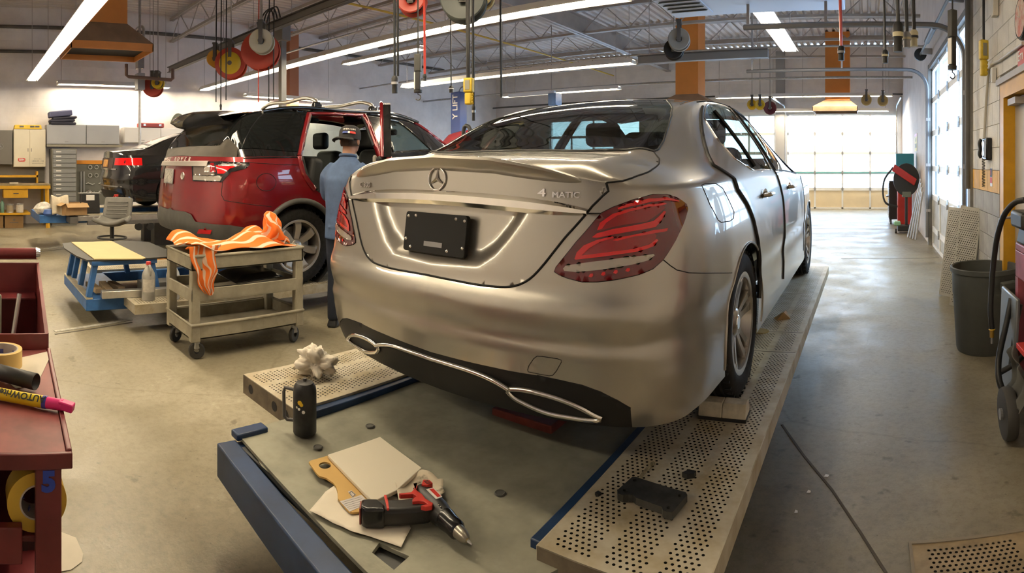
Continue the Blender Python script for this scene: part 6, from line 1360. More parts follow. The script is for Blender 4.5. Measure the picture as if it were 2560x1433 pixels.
def droplight(px,y0,y1,r,label):
    a=Pr(px,y0,r); h=(y1-y0)/F*r; t=thing('work_light',label,'work light',a,R(30),'hanging work lights'); MB().cyl((0,0,0),(0,0,ZC-a.z),.007,n=5).build('cable',BLK,t)
    MB().bx(-.028,.028,-.028,.028,-h*.4,0).build('housing',M('lamp_dark',(.045,.045,.04),.5),t,bevel=.006); MB().bx(-.022,.022,-.024,.02,-h*.82,-h*.4).build('grip',BLK,t,bevel=.006); MB().bx(-.03,-.02,-.02,.02,-h*.8,-h*.42).build('lens',WHT,t); MB().lathe([(0,-h*.88),(.034,-h*.88),(.036,-h*.82),(0,-h*.82)],14).build('collar',BLK,t,smooth=40)
    MB().tube([(0,0,-h*.88)]+[(.024*math.sin(q),0,-h*.92-.024+.024*math.cos(q)) for q in np.linspace(0,4.2,9)],.005,6).build('hook',DKSTEEL,t,smooth=60); return t
droplight(1045,135,245,4.8,'grey hanging work light with hook above the sedan roof'); droplight(2381,25,195,4.4,'black hanging work light with hook by the right wall door')
def pendant(px,y0,y1,r,label):
    a=Pr(px,y0,r); h=(y1-y0)/F*r; t=thing('pendant_control',label,'pendant control',a,R(15),'yellow pendants'); MB().cyl((0,0,0),(0,0,ZC-a.z),.012,n=6).build('cable',BLK,t); MB().bx(-.04,.04,-.03,.03,-h*.55,0).build('upper_shell',YELC,t,bevel=.012); MB().bx(-.03,.03,-.025,.025,-h,-h*.55).build('grip',YELC,t,bevel=.012)
    for k in range(4): MB().lathe([(0,.0),(.014,0),(.014,.008)],10,(.03,0,-h*(.62+.1*k)),'X').build('button',YELC,t,smooth=60)
    MB().bx(-.02,.02,-.034,-.03,-h*.45,-h*.1).build('face_plate',M('worn_grey',(.25,.24,.18),.6),t)
pendant(1172,195,262,4.6,'yellow pendant control hanging over the sedan roof'); pendant(2459,100,190,5.1,'worn yellow pendant control by the right wall')
# ================= red bonnet beyond
rb=thing('open_bonnet_car','red car with raised bonnet beyond the red vehicle','car',(-8.35,9.3,0))
def bon(u,v): x=-.75+1.5*u; return (x,-.2+1.1*v-.05*(x/.75)**2,1.45+.78*v**1.15-.10*(x/.75)**2)
cloth('bonnet',REDC,rb,18,14,bon,1,.03); MB().box((0,-1.4,.95),(1.75,3.0,.7),None,.92,.95).build('body',REDC,rb,bevel=.15,seg=4)
for sx in (1,-1):
    MB().tube([(sx*.6,-.2,1.3),(sx*.66,.5,1.9)],.015,6).build('strut',BLK,rb)
    for y in (-2.2,.0): MB().lathe([(0,-.1),(.33,-.1),(.33,.1),(0,.1)],28,(sx*.8,y-.3,.33),'X').build('wheel',TYRE,rb,smooth=40)
fr_=thing('seat_frame','black folded bracket frame standing by the raised red bonnet','frame',(-6.05,7.25,1.36)); 
MB().tube(smooth_path([(-.12,0,0),(-.13,0,.45),(-.05,0,.72),(.0,0,.70),(.02,0,.5),(.14,0,.0)],5),.035,8).build('bracket_loop',BLK,fr_,smooth=60); MB().box((.07,.0,.35),(.09,.04,.6),(0,R(14),0)).build('bracket_pad',BLK,fr_,bevel=.02); MB().cyl((0,.15,-1.36),(0,.15,.1),.03,n=8).build('stand',BLK,fr_); MB().bx(-.2,.2,0,.3,-1.36,-1.33).build('stand_foot',BLK,fr_)
# ================= right wall: person door, signs, phone, leaning ramps, bins and tools
DOORY=M('frame_yellow',(.62,.33,.02),.45,var=.12,vs_=5); DGREY=M('door_leaf',(.46,.42,.36),.5,var=.08,vs_=3)
dr5=struct(thing('door_5',None,None,(XR,4.0,0))); dr5['label']='yellow framed person door in the right wall'
MB().bx(0,.2,.58,.72,0,2.12).build('jamb',DOORY,dr5); MB().bx(0,.2,-.8,-.68,0,2.12).build('jamb',DOORY,dr5); MB().bx(0,.2,-.68,.58,2.0,2.12).build('head',DOORY,dr5); MB().bx(.10,.15,-.68,.58,0,2.0).build('leaf',DGREY,dr5); MB().bx(.02,.10,.28,.52,1.93,1.98).build('door_closer',STEEL,dr5); MB().bx(-.02,.06,-.85,.78,2.12,2.17).build('drip_cap',STEEL,dr5)
def wallthing(name,label,cat_,px,py,X=XR): p=PX(px,py,X); return thing(name,label,cat_,p)
ck=thing('wall_clock','round wall clock with orange red face on the right wall','clock',(XR-.001,3.93,2.50)); MB().lathe([(0,-.035),(.15,-.035),(.16,-.02),(.16,0),(0,0)],32,axis='X').build('clock_case',BLKG,ck,smooth=40); MB().lathe([(0,-.037),(.135,-.037)],32,axis='X').build('clock_face',M('clock_red',(.45,.10,.05),.5,var=.4,vs_=12,col2=(.6,.5,.4)),ck); MB().beam((-.040,0,0),(-.040,.03,.09),.006,.003).build('clock_hand',WHT,ck); MB().beam((-.040,0,0),(-.040,.07,.03),.006,.003).build('clock_hand',WHT,ck)
sg=thing('wall_sign','red wall sign with white letters above the yellow door frame','sign',(XR-.001,3.88,2.17)); MB().bx(-.006,0,-.20,.22,0,.155).build('sign_plate',M('sign_red',(.50,.07,.05),.5),sg); text('Em',.11,WHT,sg,(-.008,.14,.075),(R(90),0,R(-90)),'sign_letters',.001)
ph=thing('wall_phone','black wall telephone with coiled cord on the block pier','telephone',PX(2475,400,XR)); MB().bx(-.055,0,-.09,.09,0,.20).build('phone_base',BLKG,ph,bevel=.01); MB().bx(-.058,-.055,-.085,-.01,.02,.18).build('keypad',GREYP,ph); MB().tube(smooth_path([(-.07,.06,.02),(-.085,.06,.05),(-.078,.06,.10),(-.085,.06,.16),(-.07,.06,.19)],4),.017,8).build('handset',BLK,ph,smooth=60)
MB().tube([(-.045+.014*math.cos(t*2),.075+.014*math.sin(t*2),.02-.0045*t) for t in np.linspace(0,60,240)],.003,5).build('coil_cord',BLK,ph,smooth=60)
ns=thing('notice_sign','small black and red notice under the wall telephone','sign',PX(2479,466,XR)); MB().bx(-.004,0,-.045,.045,0,.165).build('notice_back',WHT,ns); MB().bx(-.006,-.004,-.040,.040,.085,.160).build('notice_black',BLK,ns); MB().bx(-.006,-.004,-.040,.040,.03,.082).build('notice_red',M('notice_red',(.6,.07,.04),.5),ns); MB().bx(-.008,-.006,-.008,.008,.10,.15).build('notice_mark',M('notice_red',(.6,.07,.04),.5),ns)
run('wall_conduit','pale conduit bending along the block pier','conduit',[PX(2558,108,XR-.02),PX(2500,150,XR-.02),PX(2480,160,XR-.02),PX(2472,172,XR-.02),PX(2466,240,XR-.02),PX(2460,345,XR-.02)],.014,M('conduit_pale',(.6,.56,.48),.5))
tag(MB().box(PX(2487,18,XR-.03),(.05,.09,.16)).build('junction_box',BLK_W,bevel=.006),'pale electrical box high on the right wall','electrical box'); tag(MB().box(PX(2484,188,XR-.025),(.04,.05,.13)).build('sensor_box',WHT,bevel=.006),'small cream sensor box on the block pier','electrical box')
run('wall_pipe','dark vertical pipe beside the near door track','pipe',[(1.02,5.75,1.2),(1.02,5.75,4.9)],.03,DKSTEEL)
# leaning perforated ramps
WRAMP=M('ramp_white',(.62,.60,.54),.5,.1,var=.12,vs_=8); wr0=None
for k,(px0,py0,pxt,pyt) in enumerate(((2371,742,2413,520),(2404,745,2448,522))):
    a=Pz(px0,py0,0); b_=Pr(pxt,pyt,math.hypot(*a.xy)*1.0); a.y-=.25*0; b_.x=min(b_.x,XR-.12); L_=(b_-a).length
    if k: a=Vector((.93,5.72,0)); b_=Vector((1.04,5.66,1.02)); L_=(b_-a).length
    t=thing('loading_ramp',['white perforated ramp leaning by the door, left of two','white perforated ramp leaning by the door, right of two'][k],'ramp',a,0,'leaning white ramps')
    d_=(b_-a).normalized(); x_=Vector((.75,-.55,0)); x_=(x_-d_*x_.dot(d_)).normalized(); n_=d_.cross(x_)*-1; n_=x_.cross(d_)
    m=Matrix((x_,d_,n_)).transposed().to_4x4(); t.rotation_euler=m.to_euler()
    p=perf_mesh('plate',.24,L_,[(.012,9)],.0225,.006,WRAMP).build('plate',WRAMP,t); p.location=(-.12,0,.0)
    MB().bx(-.12,-.115,0,L_,-.11,0).build('side_rail',WRAMP,t); MB().bx(.115,.12,0,L_,-.11,0).build('side_rail',WRAMP,t); MB().bx(-.115,.115,0.02,L_-.02,-.03,-.025).build('ramp_hole_shade',M('ramp_shadow',(.16,.15,.13),.8),t); MB().bx(.12,.15,L_*.1,L_*.78,-.10,-.02).build('hinge_plate',GREYP,t)  # dark sheet behind the perforations stands in for shade under the plate
# bin
BING=M('bin_grey',(.085,.09,.085),.6,var=.12,vs_=5); c=Pz(2462,853,0)*.965; c.z=0
bn2=thing('trash_bin','grey round plastic trash bin at the right','trash bin',c); bn2.scale=(1.08,1.08,1.08); R0=.245
MB().lathe([(0,.01),(R0*.83,.0),(R0*.86,.02),(R0*.955,.40),(R0*.97,.41),(R0*.985,.565),(R0*1.04,.57),(R0*1.04,.60),(R0*1.0,.605),(R0*.965,.60),(R0*.93,.40),(R0*.82,.03),(0,.03)],40).build('bin_body',BING,bn2,smooth=40); MB().box((.12,-R0*.97,.5),(.13,.05,.06),(0,0,R(25))).build('bin_handle',BING,bn2,bevel=.012)
# red cart with vice, hose and trolley at the right edge
PINK=M('cart_red',(.28,.055,.075),.5,var=.3,vs_=7); rcart=thing('red_cart','dusty red tool cart at the right edge','cart',(.985,2.75,0)); MB().bx(-.12,.12,-.5,.52,.955,1.0).build('cart_top',PINK,rcart,bevel=.008); MB().bx(-.12,-.09,-.5,.52,.80,.955).build('cart_apron',PINK,rcart,bevel=.004)
for y in (-.47,.49): MB().bx(-.12,-.07,y-.03,y+.03,.08,.80).build('leg',PINK,rcart)
MB().bx(-.11,.11,-.48,.5,.35,.38).build('shelf',PINK,rcart)
for y in (-.42,.44): MB().lathe([(0,-.02),(.06,-.02),(.06,.02),(0,.02)],18,(-.06,y,.06),'X').build('caster',CASTER,rcart,smooth=40)
vi=thing('bench_vice','dark greasy bench vice on the red cart','vice',(.93,3.15,1.0)); GRS=M('vice_dark',(.03,.03,.027),.5); MB().box((0,0,.05),(.14,.18,.10),None,.8,.8).build('vice_base',GRS,vi,bevel=.015); MB().box((-.03,.02,.14),(.12,.26,.10)).build('vice_jaw',GRS,vi,bevel=.02); MB().cyl((-.04,.15,.13),(-.04,.28,.13),.018,n=10).build('vice_screw',GALV,vi); MB().cyl((-.10,.27,.13),(.03,.27,.13),.008,n=8).build('vice_handle',GALV,vi); MB().lathe([(0,.0),(.02,.0),(.02,.05),(.01,.07),(0,.07)],12,(.03,-.04,.19)).build('grease_nipple',CHROME,vi,smooth=40)
hp=[Pr(x,y,r) for x,y,r in ((2562,500,3.1),(2540,505,3.15),(2515,530,3.2),(2496,580,3.25),(2486,640,3.3),(2479,720,3.32),(2477,790,3.3),(2480,822,3.3))]
hs=thing('air_hose','black air hose with brass coupling hanging in front of the bin','hose',hp[-1]); MB().tube(smooth_path(hp,5),.017,8).build('hose',BLK,hs,world=True,smooth=60); MB().cyl(hp[-1],hp[-1]-Vector((0,0,.05)),.013,n=12).build('coupling',M('brass',(.5,.3,.06),.35,.8),hs,world=True); MB().cyl(hp[-1]-Vector((0,0,.05)),hp[-1]-Vector((0,0,.085)),.008,n=10).build('nipple',GALV,hs,world=True); MB().tube([hp[-1]+Vector((.016*math.cos(t),.016*math.sin(t),-.004)) for t in np.linspace(0,2*PI,14)[:-1]],.004,6,True).build('collar',YEL,hs,world=True)
q=Pz(2513,1098,0); ht=thing('hand_trolley','black tubular hand trolley with wheel and grey panel at the right edge','trolley',(q.x,q.y,0))
MB().lathe([(.0,-.03),(.10,-.035),(.128,-.03),(.135,-.015),(.135,.015),(.128,.03),(.10,.035),(0,.03)],30,(.015,0,.135),'X').build('wheel',M('trolley_tyre',(.055,.052,.048),.7),ht,smooth=40); MB().lathe([(0,-.045),(.03,-.045),(.03,-.03)],14,(.015,0,.135),'X').build('wheel_hub',GALV,ht)
MB().tube(smooth_path([(.05,.05,.14),(-.01,.10,.28),(.0,.16,.34),(.06,.22,.55),(.10,.26,.68)],5),.018,8).build('frame_tube',BLK,ht,smooth=60); MB().tube(smooth_path([(.0,.14,.30),(.08,.10,.36),(.16,.05,.46)],4),.016,8).build('frame_tube',BLK,ht,smooth=60); MB().tube(smooth_path([(.06,.12,.34),(.10,.18,.50),(.14,.20,.66)],4),.014,8).build('frame_tube',BLK,ht,smooth=60)
MB().box((.09,.30,.40),(.025,.36,.62),(0,R(3),0)).build('grey_panel',M('panel_grey',(.17,.185,.20),.35,.4),ht,bevel=.01)
def ragf(u,v): return (.03+.05*math.sin(3*v)+.015*math.sin(17*u+5*v),-.16+.30*u+.012*math.sin(13*v),.19+.30*v*(1-.25*abs(2*u-1))+.014*math.sin(11*u+2*v))
cloth('grey_rag',M('rag_grey',(.11,.11,.10),.95),ht,16,16,ragf); tag(MB().box((q.x+.10,q.y-.10,.50),(.09,.16,.03)).build('red_book',REDL,bevel=.003),'thin red book on the trolley at the right edge','book')
# far right group: tool chest, heater drum on stand, teal machine, poster
tc_=Pz(2262,570,0); tch=thing('tool_chest','tall black rolling tool chest near the far overhead door','tool chest',(.72,13.9,0)); tch.scale=(.55,1,.92); MB().bx(-.36,.36,-.3,.3,.12,1.12).build('chest_body',M('chest_black',(.02,.02,.022),.35),tch,bevel=.01)
for k in range(6): MB().bx(-.385,-.36,-.27,.27,.18+k*.15,.31+k*.15).build('drawer',GALV,tch,bevel=.004)
MB().bx(-.48,-.39,-.25,.25,.7,.73).build('side_shelf',DKSTEEL,tch)
for x in (-.28,.28):
    for y in (-.24,.24): MB().lathe([(0,-.03),(.06,-.03),(.06,.03),(0,.03)],14,(x,y,.06),'X').build('caster',CASTER,tch,smooth=40)
MB().bx(.0,.22,-.305,-.30,.85,1.0).build('paper_note',WHT,tch)
hd_=Pz(2288,568,0); sw=thing('spot_welder','spot welder with red arm and black drum on a wheeled stand','welder',(.82,12.0,0)); sw.scale=(.62,.62,.78); MB().lathe([(0,-.10),(.42,-.10),(.44,-.08),(.44,.08),(.42,.10),(0,.10)],30,(.0,0,1.42),'Y').build('drum',BLK,sw,smooth=40); MB().beam((-.45,-.13,1.75),(.30,-.14,1.35),.10,.20).build('arm',REDP,sw,bevel=.02); MB().cyl((0,0,.15),(0,0,1.1),.05,n=12).build('column',BLK,sw); MB().bx(-.3,.25,-.25,.25,.05,.2).build('base',BLK,sw,bevel=.02); MB().bx(-.42,-.2,-.2,.2,.2,.3).build('base_cap',M('pale_green',(.25,.5,.3),.5),sw,bevel=.02); MB().bx(-.14,.16,-.12,.12,.95,1.1).build('control_box',M('olive_box',(.14,.16,.13),.5),sw,bevel=.01); MB().tube(smooth_path([(-.45,-.1,1.75),(-.75,-.1,1.4),(-.7,-.1,.8),(-.3,-.1,.7)],5),.03,8).build('cable',BLK,sw,smooth=60)
for x in (-.36,.2): MB().lathe([(0,-.03),(.06,-.03),(.06,.03),(0,.03)],14,(x,-.2,.06),'X').build('caster',CASTER,sw,smooth=40)
tm=thing('teal_machine','teal and black machine on a red stand behind the tool chest','machine',(.84,12.9,0)); tm.scale=(.8,.8,.74); MB().bx(-.25,.25,-.25,.25,1.75,2.25).build('hood',M('teal_paint',(.04,.25,.33),.4),tm,bevel=.02); MB().bx(-.24,.24,-.24,.24,1.5,1.75).build('motor',BLK,tm,bevel=.02); MB().bx(-.12,.12,-.15,.15,1.2,1.5).build('neck',REDP,tm); MB().bx(-.2,.2,-.2,.2,0,1.2).build('stand',REDP,tm,bevel=.02)
po=thing('poster','yellow shop poster with dark print on the wall above the teal machine','poster',(XR-.002,13.0,1.72)); MB().bx(-.004,0,-.30,.30,0,.40).build('poster_sheet',M('poster_yellow',(.75,.58,.08),.6),po); MB().bx(-.005,-.004,-.30,.30,.33,.40).build('poster_band',REDL,po); text('STARTS',.14,DKSTEEL,po,(-.006,.0,.12),(R(90),0,R(-90)),'poster_print',.0005); text('GO',.13,DKSTEEL,po,(-.006,.0,.26),(R(90),0,R(-90)),'poster_print',.0005)
for k in range(4): tag(MB().cyl((.80+.04*k,11.2-.12*k,0),(1.05,11.15-.1*k,1.15-.08*k),.022,n=8).build('metal_bar',GALV),'grey metal bar leaning on the wall beside the spot welder','bar','leaning metal bars')
tag(MB().cyl((.98,15.2,0),(.98,15.2,1.5),.12,n=18).cyl((.98,15.2,1.5),(.98,15.2,1.62),.10,.03,18).build('gas_cylinder',M('cyl_teal',(.05,.2,.2),.4),smooth=40),'teal gas cylinder against the far right wall','gas cylinder')
# ================= foreground: things on the mat and runways
def poly(z,ox,oy,k,pts): return [(Pz(ox+x/k,oy+y/k,z).x,Pz(ox+x/k,oy+y/k,z).y) for x,y in pts]
Z6=lambda z,pts: poly(z,640,1073,3.981,pts)
MZ1=MZ+.006
# black can with handle
cn=thing('black_canister','black steel canister with side handle on the rubber mat','canister',(-1.903,1.271,MZ1)); CANM=M('canister_black',(.022,.022,.022),.45,var=.5,vs_=18)
MB().lathe([(0,0),(.044,0),(.047,.006),(.047,.165),(.044,.185),(.034,.2),(.012,.206),(0,.206)],28).build('canister_body',CANM,cn,smooth=40); MB().lathe([(0,.206),(.008,.206),(.008,.216),(0,.217)],12).build('valve',DKSTEEL,cn,smooth=40)
hx_=Vector((-.80,-.60,0)); P=[hx_*.045+Vector((0,0,.165)),hx_*.085+Vector((0,0,.168)),hx_*.09+Vector((0,0,.15)),hx_*.088+Vector((0,0,.05)),hx_*.075+Vector((0,0,.04)),hx_*.046+Vector((0,0,.042))]; MB().tube(P,.007,8).build('side_handle',DKSTEEL,cn,smooth=60)
for a,z,s_,m_ in ((-58,.135,.010,YEL),(-50,.128,.008,YEL),(-62,.11,.006,WHT),(-40,.10,.007,WHT),(-75,.115,.005,CREAM)): MB().lathe([(0,.0012),(s_,.0006)],7,(0,0,0)).build('paint_splash',m_,cn).matrix_local=Matrix.Translation((.047*math.cos(R(a)),.047*math.sin(R(a)),z))@Euler((0,R(90),R(a))).to_matrix().to_4x4()
# paper, template, white board
PAPER=M('paper_white',(.70,.64,.52),.85,var=.04,vs_=6)
def flat(name,label,cat_,pts,z,h,mat,wob=0.0): 
    o=MB().prism(pts,z,z+h).build(name,mat); return tag(o,label,cat_)
def crumple(pts,z,amp,name,label,cat_,mat,seed=0,step=.02):
    rr=random.Random(seed); ph=[rr.uniform(0,6) for _ in range(6)]
    fn=lambda u,v: np.stack([u,v,z+.004+amp*(1.0+np.sin(u*38+ph[0]+np.sin(v*31+ph[1])*1.6))*.5*(1+.6*np.sin(v*47+ph[2]))],-1)
    P,f,_=patch(fn,pts,(step,step)); mb=MB(); mb.add(P,f); return tag(mb.build(name,mat,smooth=50,solid=.0008),label,cat_)
crumple(Z6(MZ1,[(530,830),(690,640),(790,575),(1000,560),(1400,690),(1540,1000),(1445,1195),(1300,1140),(1130,1080),(950,1035),(860,985),(770,950),(650,890)]),MZ1,.002,'paper_towel','white paper towel sheet lying under the cordless drill','paper towel',PAPER,1)
tpl=Z6(MZ1+.006,[(525,352),(545,335),(710,288),(1165,752),(1120,800),(1020,850),(960,856),(920,840),(815,715),(812,650),(800,600),(770,560),(700,510),(630,490),(600,460)]); hl=Z6(MZ1+.006,[(686+60*math.cos(t),384+34*math.sin(t)) for t in np.linspace(0,2*PI,21)[:-1]])
idz=lambda u,v: np.stack([u,v,np.full(np.shape(u),MZ1+.014)],-1); P,f,_=patch(idz,tpl,(.05,.05),holes=[hl]); mb=MB(); mb.add(P,f); tp=tag(mb.build('mixing_board',M('tan_board',(.52,.33,.10),.6),solid=.006),'tan mixing board with thumb hole and printed sticker','mixing board')
MB().prism(Z6(MZ1+.014,[(835,722),(1050,657),(1130,738),(932,825)]),MZ1+.0142,MZ1+.0150).build('sticker',M('sticker_pale',(.55,.52,.50),.6),tp,world=True); MB().prism(Z6(MZ1+.014,[(915,625),(950,612),(995,655),(960,685)]),MZ1+.0142,MZ1+.0148).build('print_mark',M('sticker_pale',(.55,.52,.50)),tp,world=True)
for k in range(5): a=Z6(MZ1+.015,[(860+16*k,730+17*k),(1040+16*k,676+17*k)]); MB().beam((a[0][0],a[0][1],MZ1+.0154),(a[1][0],a[1][1],MZ1+.0154),.0012,.0004).build('print_line',GREYP,tp,world=True)
MB().tube([(x,y,MZ1+.0152) for x,y in Z6(MZ1+.014,[(930,640),(950,622),(985,655),(965,680),(930,640)])],.0012,4).build('print_outline',DKSTEEL,tp,world=True)
o=MB().prism(Z6(MZ1+.016,[(712,285),(1235,103),(1650,415),(1405,640),(1165,757)]),MZ1+.0152,MZ1+.027).build('mixing_pad',M('pad_white',(.78,.72,.58),.7),bevel=.002); tag(o,'white paper mixing pad on the tan board','paper pad')
tw2=crumple(Z6(MZ1+.028,[(1370,450),(1530,340),(1700,400),(1810,470),(1865,465),(1860,560),(1880,600),(1700,680),(1500,700),(1420,680)]),MZ1+.028,.010,'dirty_towel','paper towel with black grease stain beside the drill','paper towel',M('stained_paper',(.66,.58,.44),.9,col2=(.05,.045,.03),vs_=9,lo=.36,hi=.47),5,.012)
tw2.location.z-=.02
# cordless drill lying on its side
ra=Pz(1050,1243,MZ+.03); ti=Pz(1180,1375,MZ+.03); dv=(ti-ra); L0=dv.length; rz_=math.atan2(dv.y,dv.x)
dl=thing('cordless_drill','red and black cordless drill lying on the paper towel','drill',(ra.x,ra.y,MZ1+.002),rz_); DBLK=M('drill_black',(.016,.015,.014),.45); DRED=M('drill_red',(.50,.035,.025),.4)
zc_=.036
MB().lathe([(0,-.008),(.022,-.006),(.031,.006),(.034,.04),(.034,.115),(.031,.135),(.028,.15),(.028,.155),(0,.155)],26,(0,0,zc_),'X').build('motor_housing',DBLK,dl,smooth=40)
MB().lathe([(0,.150),(.029,.150),(.030,.158),(.026,.19),(.0255,.215),(.020,.222),(0,.222)],26,(0,0,zc_),'X').build('clutch_collar',BLKG,dl,smooth=40); MB().lathe([(.020,.220),(.0185,.226),(.018,.245),(.012,.262),(.007,.268),(0,.268)],22,(0,0,zc_),'X').build('chuck',M('chuck_steel',(.30,.28,.24),.3,.8),dl,smooth=40); MB().lathe([(0,.262),(.0045,.262),(.0045,L0*.95),(.002,L0),(0,L0)],6,(0,0,zc_),'X').build('driver_bit',GALV,dl); MB().lathe([(.005,L0*.9),(.005,L0*.93)],8,(0,0,zc_),'X').build('bit_ring',YEL,dl)
def hpoly(pts,z0,z1,name,mat,bev=.004): return MB().prism(pts,z0,z1).build(name,mat,dl,bevel=bev,seg=3)
hb=[(.055,-.02),(.115,-.02),(.112,-.045),(.10,-.075),(.085,-.115),(.06,-.165),(.038,-.185),(.0,-.165),(.012,-.13),(.035,-.085),(.045,-.05)]
hpoly(hb,.008,.060,'grip',DBLK,.012); hpoly([(.050,-.145),(.068,-.155),(.045,-.205),(.028,-.215),(-.008,-.198),(-.004,-.178),(.01,-.15)],.004,.064,'battery',BLKG,.008); hpoly([(-.006,-.196),(.028,-.214),(.026,-.219),(-.009,-.201)],.010,.058,'battery_cap',M('battery_red',(.2,.04,.03),.5),.002)
for pts,nm in (([(.0,.012),(.012,.028),(.032,.028),(.034,.006),(.02,-.006)],'red_vent_panel'),([(.012,-.016),(.03,-.030),(.06,-.026),(.085,-.028),(.115,-.020),(.125,-.030),(.120,-.048),(.108,-.058),(.112,-.036),(.095,-.040),(.084,-.052),(.078,-.07),(.068,-.064),(.06,-.045),(.045,-.05),(.03,-.085),(.022,-.086),(.034,-.05),(.018,-.026),(.0,-.012),(-.002,-.02)],'red_shell')): hpoly(pts,.055,.0745 if nm=='red_vent_panel' else .069,nm,DRED,.0015)
hpoly([(.004,-.128),(.036,-.138),(.07,-.15),(.072,-.143),(.038,-.130),(.006,-.120)],.058,.0655,'red_band',DRED,.0015)
for k in range(3): hpoly([(.010+.007*k,.008),(.013+.007*k,.008),(.016+.007*k,.022),(.013+.007*k,.022)],.0745,.0752,'vent_slot',BLK,0)
hpoly([(.045,-.004),(.105,-.004),(.105,.018),(.05,.020)],.0695,.0706,'badge_white',WHT,0); hpoly([(.05,.004),(.10,.004),(.10,.016),(.054,.017)],.0706,.0712,'badge_red',DRED,0)
MB().lathe([(0,0),(.013,0),(.015,.012),(.010,.02),(0,.022)],14,(.098,-.052,.030),'Y').build('trigger',DBLK,dl,smooth=50)
for x in (.128,.14): MB().lathe([(0,.002),(.003,.0015),(.003,0)],8,(x,-.008,zc_+.031)).build('screw',CHROME,dl)
# black jack plate, chock and scraps on the near runway
bp0=Pz(1627,1258,RZ); jp=thing('steel_plate','black drilled steel plate on the near runway','steel plate',(bp0.x,bp0.y,RZ+.001),R(-8)); o=[(-.10,-.035),(-.10,.055),(-.09,.06),(.09,.06),(.10,.05),(.10,-.05),(.085,-.055),(.07,-.052),(.06,-.04),(-.03,-.038),(-.045,-.030),(-.058,-.036),(-.07,-.048),(-.09,-.048)]
hs_=[[(cx+.007*math.cos(t),cy+.007*math.sin(t)) for t in np.linspace(0,2*PI,11)[:-1]] for cx,cy in ((-.082,.042),(.082,.036),(-.080,-.022),(.080,-.034))]
P,f,_=patch(lambda u,v: np.stack([u,v,np.full(np.shape(u),.026)],-1),o,(.05,.05),holes=hs_); mb=MB(); mb.add(P,f); mb.build('plate_body',M('greasy_steel',(.045,.045,.042),.42,.3,var=.5,vs_=14),jp,solid=.022)
c0=Pz(1806,1048,RZ); ck_=thing('wheel_chock','pale worn wheel chock behind the rear tyre','wheel chock',(c0.x+.0,c0.y+.03,RZ+.001),R(2)); CHK=M('chock_pale',(.52,.47,.36),.7,var=.25,vs_=16)
for sx in (-1,1): MB().add([(x,y,z) for x in ((-.098,-.001) if sx<0 else (.001,.098)) for y,z in ((-.045,0),(-.05,.018),(-.042,.045),(-.03,.065),(.03,.065),(.05,.02),(.05,0))],[(0,1,2,3,4,5,6),(13,12,11,10,9,8,7)]+[(i,7+i,7+(i+1)%7,(i+1)%7) for i in range(7)]).build('chock_half',CHK,ck_,bevel=.003)
MB().bx(-.1,.1,-.052,.052,-.001,.012).build('chock_pad',BLK,ck_)
def scrap(px,py,z,label,cat_,pts,mat,h=.004,name='scrap'): a=Pz(px,py,z); return tag(MB().prism([(a.x+x,a.y+y) for x,y in pts],z+.001,z+.001+h).build(name,mat),label,cat_)
scrap(1722,1192,RZ,'small black clip lying on the middle of the near runway','clip',[(-.02,-.012),(.0,-.018),(.02,-.006),(.022,.012),(-.004,.014)],BLK,.016,'plastic_clip'); scrap(1495,1238,RZ,'tiny black fragment at the inner edge of the runway','fragment',[(-.008,-.006),(.006,-.01),(.01,.004),(-.004,.009)],BLK,.008,'fragment')
tag(MB().tube([Pz(x,y,RZ+.004) for x,y in ((1598,1198),(1612,1180),(1622,1168),(1634,1158))],.006,6).build('putty_strip',M('putty',(.25,.22,.14),.8,var=.5,vs_=60)),'short strip of dirty putty on the near runway','putty')
a=Pz(1955,797,RZ); bw=thing('brown_wedge','small brown cardboard wedge on the far part of the runway','cardboard',(a.x,a.y,RZ+.001),R(30)); MB().add([(-.05,-.03,0),(.05,-.03,0),(.05,.03,.0),(-.05,.03,0),(.0,-.03,.05),(.04,.03,.045)],[(0,1,4),(2,3,5),(0,4,5,3),(1,2,5,4),(0,3,2,1)]).build('folded_card',CARD,bw)
a=Pz(1902,829,RZ); tag(MB().lathe([(0,.004),(.05,.004),(.052,0)],24,(a.x,a.y,RZ+.001)).build('sanding_disc',M('disc_tan',(.42,.32,.12),.8)),'tan round sanding disc beside the rear tyre','sanding disc')
a=Pz(790,937,RZ); cw=thing('crumpled_towel','crumpled white paper towel on the left runway','paper towel',(a.x,a.y,RZ+.001))
from mathutils import noise as mn
def crf(u,v):
    t=2*PI*u; p=PI*v; q=Vector((math.sin(p)*math.cos(t),math.sin(p)*math.sin(t),math.cos(p))); r=.085*(1+.9*mn.noise(q*1.7+Vector((3,1,7)))+.55*abs(mn.noise(q*4.1))+.25*mn.noise(q*9)); return (r*math.sin(p)*math.cos(t),r*.9*math.sin(p)*math.sin(t),.06+.65*r*math.cos(p))
cloth('towel_ball',M('tissue',(.72,.66,.55),.9),cw,48,32,crf,0,0)
# floor drain plate at the lower right
gp=thing('floor_plate','tan perforated floor plate at the lower right corner','floor plate',(.17,1.45,.002)); TANP=M('plate_tan',(.34,.26,.15),.55,.2,var=.3,vs_=7)
p=perf_mesh('plate',.44,.73,[(.05,15)],.0225,.0065,TANP,.0225).build('plate',TANP,gp); p.location=(0,0,.008); MB().bx(.04,.40,.04,.69,.0,.002).build('pit_shade',UNDER,gp)  # thin dark sheet gives the holes the shade of a pit
for a in ((-.012,0,0,.73),(.44,.452,0,.73),(-.012,.452,.73,.745)): MB().bx(*a,0,.012).build('frame_bar',M('plate_frame',(.25,.21,.15),.6),gp)
